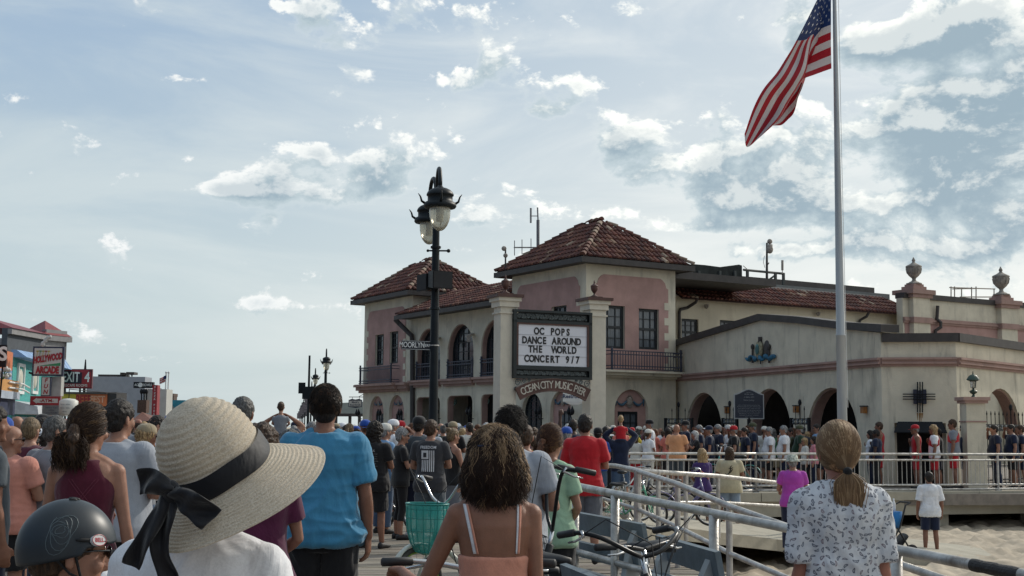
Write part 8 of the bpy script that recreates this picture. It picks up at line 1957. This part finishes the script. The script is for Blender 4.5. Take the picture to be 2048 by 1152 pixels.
line=[(1370, 842, 37, 'navy', 'cap', 'black', SAL, 'm'), (1392, 862, 36.5, 'black', None, 'white', ('phone', 'phone'), 'f'), (1402, 850, 38, 'navy', None, 'grey', SAL, 'm'), (1418, 852, 36.5, 'navy', 'cap', 'navy', SAL, 'm'), (1437, 849, 36.7, 'navy', None, 'grey', SAL, 'mh'), (1456, 850, 38.3, 'white', None, 'white', SAL, 'm'), (1466, 852, 36.6, 'black', 'cap', 'red', SAL, 'mh'), (1478, 860, 38.4, 'yellow', None, 'brown', ('down', 'down'), 'f'), (1493, 855, 37.0, 'navy', None, 'dark', SAL, 'm'), (1505, 846, 38.6, 'navy', 'cap', 'olive', SAL, 'm'), (1536, 854, 36.9, 'white', None, 'grey', SAL, 'mh'), (1566, 851, 36.9, 'white', None, 'grey', ('heart', 'down'), 'mh'), (1583, 856, 38.5, 'olive', None, 'dark', ('phone', 'phone'), 'm'), (1597, 851, 38.0, 'forest', 'cap', 'olive', SAL, 'mh'), (1612, 876, 36.5, 'offwhite', None, 'blond', ('down', 'down'), 'f'), (1626, 873, 36.4, 'pink', None, 'dark', ('down', 'down'), 'f'), (1633, 848, 38.2, 'lightblue', None, 'dark', ('down', 'down'), 'm'), (1739, 861, 38.0, 'white', None, 'dark', ('heart', 'down'), 'f'), (1750, 859, 37.4, 'navy', None, 'dark', ('heart', 'down'), 'mh'), (1757, 844, 38.4, 'red', None, 'brown', ('down', 'down'), 'ma'), (1828, 852, 38.6, 'midgrey', None, 'brown', ('heart', 'down'), 'm'), (1834, 850, 37.4, 'red', 'cap', 'red', ('heart', 'down'), 'ma'), (1868, 850, 37.4, 'white', None, 'blond', ('heart', 'down'), 'ma'), (1876, 856, 38.6, 'black', None, 'dark', ('down', 'down'), 'm'), (1907, 839, 37.4, 'grey', None, 'brown', ('down', 'down'), 'ma'), (1928, 849, 37.9, 'navy', 'cap', 'navy', ('down', 'down'), 'm'), (1952, 866, 37.6, 'heather', 'cap', 'white', ('clasp', 'clasp'), 'mh'), (1992, 850, 37.8, 'navy', None, 'dark', SAL, 'mh'), (2024, 849, 37.9, 'navy', None, 'dark', SAL, 'mh'), (2046, 850, 38.2, 'navy', None, 'brown', SAL, 'm')]
names={'navy':'navy', 'heather':'pale grey', 'midgrey':'grey', 'offwhite':'cream', 'forest':'dark green'}
where=['left of', 'under', 'right of']
def landmark(px):
 L=[(1407, 'the first round arch'), (1470, 'the short fence'), (1498, 'the dark plaque'), (1540, 'the second round arch'), (1600, 'the middle wall lamp'), (1640, 'the third round arch'), (1757, 'the amber wall light'), (1800, 'the dark opening left edge'), (1840, 'the iron cross'), (1885, 'the dark opening right edge'), (1946, 'the lantern pier'), (2000, 'the rightmost arch')]
 return min(L, key=lambda a:abs(a[0]-px))[1]
for i, (px, ty, d, c, ht, hc, po, bk)in enumerate(line):
 hairc=hc if hc in HC else 'grey';red=c=='red' or px in(1868, 1907)
 act={'salute':'saluting', 'heart':'hand on chest', 'down':'arms down', 'clasp':'hands clasped', 'phone':'hands at the eyes', 'folded':'arms folded'}[po[0]]
 tp=('tank', c)if c=='red' else('tee', c)
 lab='%s in %s %s%s before %s'%('woman' if bk=='f' else 'man', names.get(c, c), 'vest ' if c=='red' else 'shirt ', act+(' and %s cap'%hc if ht else ''), landmark(px))+{1992:', leftmost of three', 2024:', middle of three', 2046:', cut by the frame', 1493:', right of the yellow top', 1402:', bareheaded', 1392:', bareheaded'}.get(px, '')
 t=quick(px, ty, d, lab, bk=bk, pose=po, top=tp, bot=('shorts' if bk!='f' and(red or i%3)else 'pants', 'red' if red else('navy' if i%2 else 'black')), hair=(('long' if px in(1612, 1626)else 'wavy')if(bk=='f' or px==1868)else 'short', hairc), skin='tan' if red else('dark' if px==1750 else 'light'), hat=(ht, hc)if ht else None, vox=.018, group='people lined up on the pier deck', rz=R(88 if px<1700 else 72)+rnd.uniform(-.2, .2), glasses=(i%2==0), fit=.02)
 if px in(1868, 1907):
  part('red_bib', top_mesh('tank', 'ma', po, .018, .82, .034), t, cloth('red'))
cr_=random.Random(21)
tops=['white', 'white', 'black', 'navy', 'grey', 'heather', 'charcoal', 'slate', 'royal', 'lightblue', 'red', 'maroon', 'green', 'teal', 'offwhite', 'coral', 'pink', 'khaki', 'purple', 'midgrey', 'lavender', 'forest', 'yellow', 'black', 'navy']
hcs=['dark', 'brown', 'brown', 'grey', 'white', 'blond', 'saltpepper', 'dirty', 'auburn', 'dark']
occupied=[(p.location.x, p.location.y)for p in NPEOPLE]
def near_ok(x, y, r):
 return all((x-a)**2+(y-b)**2>r*r for a, b in occupied)
def lmk(px, d):
 L=[(40, 'the teal shop'), (98, 'the arcade sign'), (152, 'the exit sign'), (210, 'the pale blue block'), (290, 'the juice bar'), (345, 'the blue gabled shop'), (420, 'the straw hat'), (520, 'the far lamp row'), (575, 'the child on shoulders'), (618, 'the bare pole'), (655, 'the dark head in blue'), (711, 'the pavilion'), (752, 'the leftmost small arch'), (792, 'the second small arch'), (827, 'the downspout'), (870, 'the nearest lamp post'), (918, 'the middle arcade opening'), (985, 'the left sign pillar'), (1050, 'the arched dark window'), (1105, 'the concert sign'), (1190, 'the right sign pillar'), (1262, 'the pink niche'), (1330, 'the near tower corner')]
 return min(L, key=lambda a:abs(a[0]-px))[1]
seen_labels={}
def crowd(n, pxr, dr, zones=None, vox=.022, mind=.48):
 k=0;tries=0
 while k<n and tries<n*60:
  tries+=1;px=cr_.uniform(*pxr);d=dr[0]+(dr[1]-dr[0])*cr_.random()**.8;q=at(px, 850, d);x, y=q.x, q.y
  if not near_ok(x, y, mind+.012*(d-10)):continue
  if(x-lbase.x)**2+(y-lbase.y)**2<.2:continue
  occupied.append((x, y));k+=1
  f=cr_.random()<.48;bk=cr_.choice(['f', 'f', 'fh'])if f else cr_.choice(['m', 'm', 'mh', 'ma']);h=cr_.uniform(1.52, 1.70)if f else cr_.uniform(1.64, 1.84)
  h=min(h, 1.72 if d>14 else 1.66)
  hs=cr_.choice(['long', 'bob', 'pony', 'bun', 'wavy', 'curly'])if f else cr_.choice(['short', 'short', 'fade', 'bald', 'thin', 'short']);hc=cr_.choice(hcs);tc=cr_.choice(tops)
  ht=cr_.choice([None, None, None, None, 'cap', 'cap', 'capback', 'bucket' if f else 'cap']);hatc=cr_.choice(['white', 'black', 'navy', 'khaki', 'red', 'royal', 'offwhite'])
  po=cr_.choice([('folded', 'folded2'), ('down', 'down'), ('clasp', 'clasp'), ('heart', 'down'), ('hip', 'down'), ('salute', 'down'), ('phone', 'phone')]);yaw=cr_.choice([0, -.35, -.7, -1.1, .3]);hy=cr_.choice([0, -.35, .3])
  lab='%s %s in %s%s, near %s'%({'bald':'bald', 'thin':'balding'}.get(hs, hc.replace('dirty', 'sandy').replace('saltpepper', 'greying')+' haired'), 'woman' if f else 'man', names.get(tc, tc), {None:'', 'cap':' and %s cap'%names.get(hatc, hatc), 'capback':' and backward %s cap'%names.get(hatc, hatc), 'bucket':' and %s bucket hat'%names.get(hatc, hatc)}[ht], lmk(px, d))
  c_=seen_labels.get(lab, 0);seen_labels[lab]=c_+1
  if c_:lab+=', further back' if c_==1 else ', farthest'
  person((x, y, 0), h, yaw, lab, pose=po, bk=bk, top=(cr_.choice(['tee', 'tee', 'tee', 'tank']if f else['tee', 'tee', 'polo']), tc), bot=(cr_.choice(['shorts', 'shorts', 'pants']), cr_.choice(['navy', 'black', 'khaki', 'denim', 'midgrey'])), hair=(hs, hc), skin=cr_.choice(['light', 'light', 'fair', 'tan', 'light', 'red']), hat=(ht, hatc)if ht else None, glasses=cr_.random()<.35, hm=(hy, 0, 0), vox=vox, group='crowd standing on the boardwalk', shoes='black' if d<30 else None)
crowd(26, (-40, 420), (12, 22))
crowd(34, (-60, 600), (22, 44))
crowd(12, (600, 740), (21, 30))
crowd(44, (640, 1180), (22, 38), mind=.42)
crowd(16, (560, 1190), (38, 46))
crowd(16, (1180, 1350), (35.5, 45))
crowd(22, (1360, 1650), (38.8, 41.5), mind=.33)
print('people', len(NPEOPLE), 'meshes cached', len(_bc))
BB=mat('black_bike_paint', (.008, .0085, .01), .35, spec=.35);RUB=mat('tyre_rubber', (.018, .018, .018), .8);CHR=mat('chrome_tube', (.55, .56, .57), .22, metal=.9, var=.1);GRIP=mat('black_grip', (.014, .014, .016), .55)
def bikemat(n, c):return mat(n+'_bike_paint', c, .35, spec=.5, var=.08)
def bicycle(x, y, z, rz, label, paint=BB, k=1.0, tyre=RUB, basket=None, bar='swept', steer=0.0, rim=CHR, group='parked bicycles'):
 t=thing('bicycle', label, 'bicycle', (x, y, z), rz, group, k);r=.33;wb=1.06
 def wheel(cx, st):
  w=thingpart('wheel', t);w.location=(cx, 0, r);w.rotation_euler=(0, 0, st)
  q=MB();q.tube([V((math.cos(a)*(r-.022), 0, math.sin(a)*(r-.022)))for a in[i*math.pi/20 for i in range(41)]], .023, 8, caps=False);part('tyre', q.mesh('tyre', tyre, True), w)
  q=MB();q.tube([V((math.cos(a)*(r-.048), 0, math.sin(a)*(r-.048)))for a in[i*math.pi/20 for i in range(41)]], .011, 6, caps=False);q.tube([(0, -.04, 0), (0, .04, 0)], .02, 8);part('rim', q.mesh('rim', rim, True), w)
  q=MB()
  for i in range(20):
   a=i*math.pi/10;q.tube([V((0, .03*(-1)**i, 0)), V((math.cos(a)*(r-.05), 0, math.sin(a)*(r-.05)))], .0016, 3)
  part('spokes', q.mesh('spokes', CHR), w)['kind']='stuff'
  q=MB();q.tube([V((math.cos(a)*(r+.022), 0, math.sin(a)*(r+.022)))for a in[.3+i*.22 for i in range(12)]], .012, 6, sx=2.4);part('mudguard', q.mesh('mudguard', paint, True), w)
 wheel(0, 0);wheel(wb, steer)
 bb=V((.44, 0, .29));st=V((.28, 0, .78));hd=V((.88, 0, .84));hl=V((.92, 0, .70));q=MB()
 q.tube([bb, st], .017, 8);q.tube([bb, V((.60, 0, .42)), V((.78, 0, .60)), hl], .021, 8);q.tube([V((.34, 0, .60)), V((.60, 0, .66)), V((.80, 0, .78)), hd], .017, 8);q.tube([hl+V((.02, 0, -.06)), hd+V((-.02, 0, .06))], .023, 8)
 for s in(-1, 1):q.tube([bb, V((0, s*.06, r))], .011, 6);q.tube([V((.30, 0, .70)), V((0, s*.06, r))], .010, 6);q.tube([hl+V((.01, s*.03, -.04)), V((1.0, s*.055, .50)), V((wb, s*.055, r))], .013, 6)
 part('frame', q.mesh('frame', paint, True), t)
 q=MB();q.tube([st, V((.25, 0, .88))], .013, 8);part('seat_post', q.mesh('seat_post', CHR, True), t);q=MB();q.tube([hd, V((.85, 0, .98))], .014, 8);part('stem', q.mesh('stem', CHR, True), t)
 q=MB();q.loft([(V((.10, 0, .90)), V((0, .06, 0)), V((0, 0, .03))), (V((.16, 0, .91)), V((0, .10, 0)), V((0, 0, .04))), (V((.26, 0, .90)), V((0, .085, 0)), V((0, 0, .035))), (V((.36, 0, .90)), V((0, .035, 0)), V((0, 0, .025))), (V((.42, 0, .895)), V((0, .02, 0)), V((0, 0, .018)))], 14);part('saddle', q.mesh('saddle', GRIP, True), t)
 h=thingpart('handlebar', t);h.location=(.85, 0, .98);h.rotation_euler=(0, 0, steer);bars={'swept':[(0, 0), (.03, .10, .03), (-.02, .24, .10), (-.12, .30, .12), (-.26, .31, .10)], 'high':[(0, 0), (.02, .09, .06), (.0, .20, .20), (-.08, .29, .22), (-.22, .30, .20)], 'ape':[(0, 0), (.01, .11, .10), (-.01, .20, .34), (-.06, .25, .38), (-.20, .26, .36)], 'flat':[(0, 0), (.01, .12, .02), (.0, .22, .03), (-.02, .28, .03), (-.04, .34, .03)]}[bar]
 for s in(-1, 1):
  P_=[V((b[0], (b[1]if len(b)>1 else 0)*s, b[2]if len(b)>2 else 0))for b in bars];q=MB();pp=[]
  for i in range(17):
   g=i/16*4;a=min(int(g), 3);f=g-a;A_, B_, C_, D_=P_[max(a-1, 0)], P_[a], P_[a+1], P_[min(a+2, 4)];pp.append(.5*((2*B_)+(C_-A_)*f+(2*A_-5*B_+4*C_-D_)*f*f+(3*B_-A_-3*C_+D_)*f**3))
  q.tube(pp, .0115, 10);part('bar_tube', q.mesh('bar_tube', paint if k==1.0 and paint is BB else CHR, True), h)
  q=MB();e=pp[-1];d=(pp[-1]-pp[-3]).normalized();q.tube([e-d*.12, e-d*.115, e+d*.005, e+d*.01], [.0125, .018, .018, .012], 12);part('grip', q.mesh('grip', GRIP, True), h)
  q=MB();q.tube([e-d*.17, e-d*.16+V((.03, 0, -.02)), e-d*.08+V((.045, 0, -.035)), e-d*.02+V((.05, 0, -.035))], [.009, .008, .006, .005], 8);part('brake_lever', q.mesh('brake_lever', CHR, True), h)
  q=MB();q.tube([e-d*.16+V((.03, 0, -.01)), e-d*.20+V((.12, -s*.03, .06)), V((.16, s*.08, .08)), V((.13, s*.02, -.10)), V((.10, 0, -.30))], .0032, 5);part('brake_cable', q.mesh('brake_cable', GRIP, True), h)
 if basket:
  q=MB();w_, d_, hh=.19, .13, .24;cx=.20
  if basket=='wire':
   for j in range(7):
    f=j/6;a, b=w_*(.8+.2*f), d_*(.8+.2*f);z_=-.26+hh*f;c=[V((cx-b, -a, z_)), V((cx+b, -a, z_)), V((cx+b, a, z_)), V((cx-b, a, z_)), V((cx-b, -a, z_))];q.tube(c, .0035 if j in(0, 6)else .0018, 4)
   for j in range(9):
    f=-1+j/4
    for sg in(-1, 1):q.tube([V((cx+sg*d_*.8, f*w_*.8, -.26)), V((cx+sg*d_, f*w_, -.26+hh))], .0018, 4)
   for j in range(6):
    f=-1+j/2.5
    for sg in(-1, 1):q.tube([V((cx+f*d_*.8, sg*w_*.8, -.26)), V((cx+f*d_, sg*w_, -.26+hh))], .0018, 4)
   part('wire_basket', q.mesh('wire_basket', GRIP), h)
  else:
   pf=[(.03, -.375), (.09, -.355), (.13, -.29), (.158, -.19), (.168, -.09), (.166, -.02), (.17, .02)];q.lathe(pf, (cx, 0, .0), 24, sx=.8, sy=1.1, closed_caps=False);part('basket', q.mesh('basket', basket, True), h);q=MB()
   for r_, z_ in pf[1:]:q.tube([V((cx+math.cos(a)*r_*.8, math.sin(a)*r_*1.1, z_))for a in[i*math.pi/12 for i in range(25)]], .0075 if z_==.02 else .003, 5, caps=False)
   for i in range(18):
    a=i*math.pi/9;q.tube([V((cx+math.cos(a)*r_*.81, math.sin(a)*r_*1.11, z_))for r_, z_ in pf], .003, 4)
   part('basket_ribs', q.mesh('basket_ribs', mat('teal_rib', (.02, .24, .21), .4), True), h)
 q=MB();q.lathe([(.09, -.004), (.095, 0), (.09, .004)], bb, 20, (V((1, 0, 0)), V((0, 0, 1)), V((0, 1, 0))));q.tube([bb+V((0, .03, 0)), bb+V((.12, .05, -.12)), bb+V((.12, .13, -.12))], .010, 6);q.tube([bb+V((0, -.03, 0)), bb+V((-.12, -.05, .12)), bb+V((-.12, -.13, .12))], .010, 6);part('crank', q.mesh('crank', CHR, True), t)
 return t
def bike_at(px, py, d, rz, label, z=0.0, **k):
 q=at(px, py, d);return bicycle(q.x, q.y, z, rz, label, **k)
TEALB=mat('teal_plastic', (.05, .42, .37), .35, var=.12, vscale=12)
TEALB.node_tree.nodes['Principled BSDF'].inputs['Alpha'].default_value=.62
bike_at(962, 1000, 6.75, R(-20), 'black cruiser bicycle leaning by the bench, nearest to the camera', steer=R(-35), bar='swept', basket=None)
bike_at(1385, 1000, 7.9, R(170), 'black bicycle with tall handlebar and wire basket beside the bench', steer=R(20), bar='ape', basket='wire')
bicycle(-.17, 4.64, 0, R(90), 'bicycle held by the woman in peach, mostly below the picture', bar='flat', k=1.035)
bike_at(1082, 1000, 10.9, R(200), 'pale green bicycle with a teal basket behind the woman in peach', paint=bikemat('pale', (.50, .52, .46)), tyre=mat('lime_rim_tyre', (.07, .07, .065), .7), rim=bikemat('lime', (.30, .46, .07)), basket=TEALB, bar='high', steer=R(35))
bike_at(1010, 1000, 7.3, R(-32), 'black city bicycle between the woman in mint green and the bench', steer=R(-10), bar='flat')
bike_at(775, 1000, 21.3, R(-62), 'dark bicycle parked behind the black lettered t-shirt', bar='flat', steer=R(10))
for px, d, rz, c, n, lab, k in((1212, 21.6, -30, (.12, .42, .26), 'mint', 'small mint green child bicycle behind the handrail', .78), (1262, 22.8, 160, (.42, .38, .28), 'cream', 'small cream bicycle with pale tyres beside the mint one', .74), (1322, 22.4, -20, (.17, .15, .30), 'violet', 'violet bicycle lying low behind the ramp railing', .80), (1370, 23.4, 195, (.02, .022, .025), 'dark_child', 'small dark bicycle at the right end of the parked row', .78), (1236, 24.2, 60, (.30, .33, .34), 'silver', 'silver bicycle standing behind the mint green one', .9)):
 bike_at(px, 1000, d, R(rz), lab, paint=bikemat(n, c), k=k, tyre=mat('cream_tyre', (.32, .27, .18), .7)if n=='cream' else RUB, bar='flat' if n!='violet' else 'high', basket='wire' if n=='silver' else None, steer=R(12))
bike_at(1500, 950, 35.2, R(150), 'green bicycle leaning behind the pier railing, right of the long haired man', paint=bikemat('aqua', (.05, .26, .24)), bar='high')
q_=at(1786, 1092, 26.8);t=thing('beach_stroller', 'dark stroller with a blue bag and bottles on the sand, beside the printed blouse', 'stroller', (q_.x, q_.y, -.93), R(20))
BLB=cloth_mat('bright_blue_bag', (.02, .16, .42));DK=GRIP
m=MB();m.loft([(V((0, 0, .58)), V((.13, 0, 0)), V((0, .11, 0)), .6), (V((0, 0, .72)), V((.17, 0, 0)), V((0, .14, 0)), .6), (V((0, 0, .92)), V((.19, 0, 0)), V((0, .15, 0)), .6)], 16);m.build('bag', BLB, t, smooth=True)
m=MB();m.tube([V((-.3, -.2, .12)), V((.05, -.18, .62)), V((.2, -.17, 1.05)), V((.32, -.17, 1.1))], .018, 8);m.tube([V((-.3, .2, .12)), V((.05, .18, .62)), V((.2, .17, 1.05)), V((.32, .17, 1.1))], .018, 8);m.tube([V((.32, -.17, 1.1)), V((.32, .17, 1.1))], .02, 8);m.tube([V((.3, -.2, .12)), V((-.02, -.18, .6))], .018, 8);m.tube([V((.3, .2, .12)), V((-.02, .18, .6))], .018, 8);m.build('stroller_frame', DK, t)
m=MB();m.loft([(V((-.2, 0, .22)), V((0, .17, 0)), V((0, 0, .05))), (V((.1, 0, .25)), V((0, .17, 0)), V((0, 0, .09))), (V((.26, 0, .42)), V((0, .17, 0)), V((0, 0, .06)))], 12);m.build('stroller_seat', cloth('black'), t, smooth=True)
for x in(-.3, .3):
 for y in(-.22, .22):m=MB();m.lathe([(.03, -.025), (.12, -.03), (.135, -.015), (.135, .015), (.12, .03), (.03, .025)], (x, y, .135), 18, (V((1, 0, 0)), V((0, 0, 1)), V((0, 1, 0))));m.build('wheel', RUB, t, smooth=True)
for x, y, c in((.04, 0, 'white'), (-.08, .05, 'mint')):m=MB();m.lathe([(.035, .9), (.037, 1.08), (.015, 1.14), (.014, 1.18), (.001, 1.182)], (x, y, 0), 12);m.build('bottle', cloth(c), t, smooth=True)
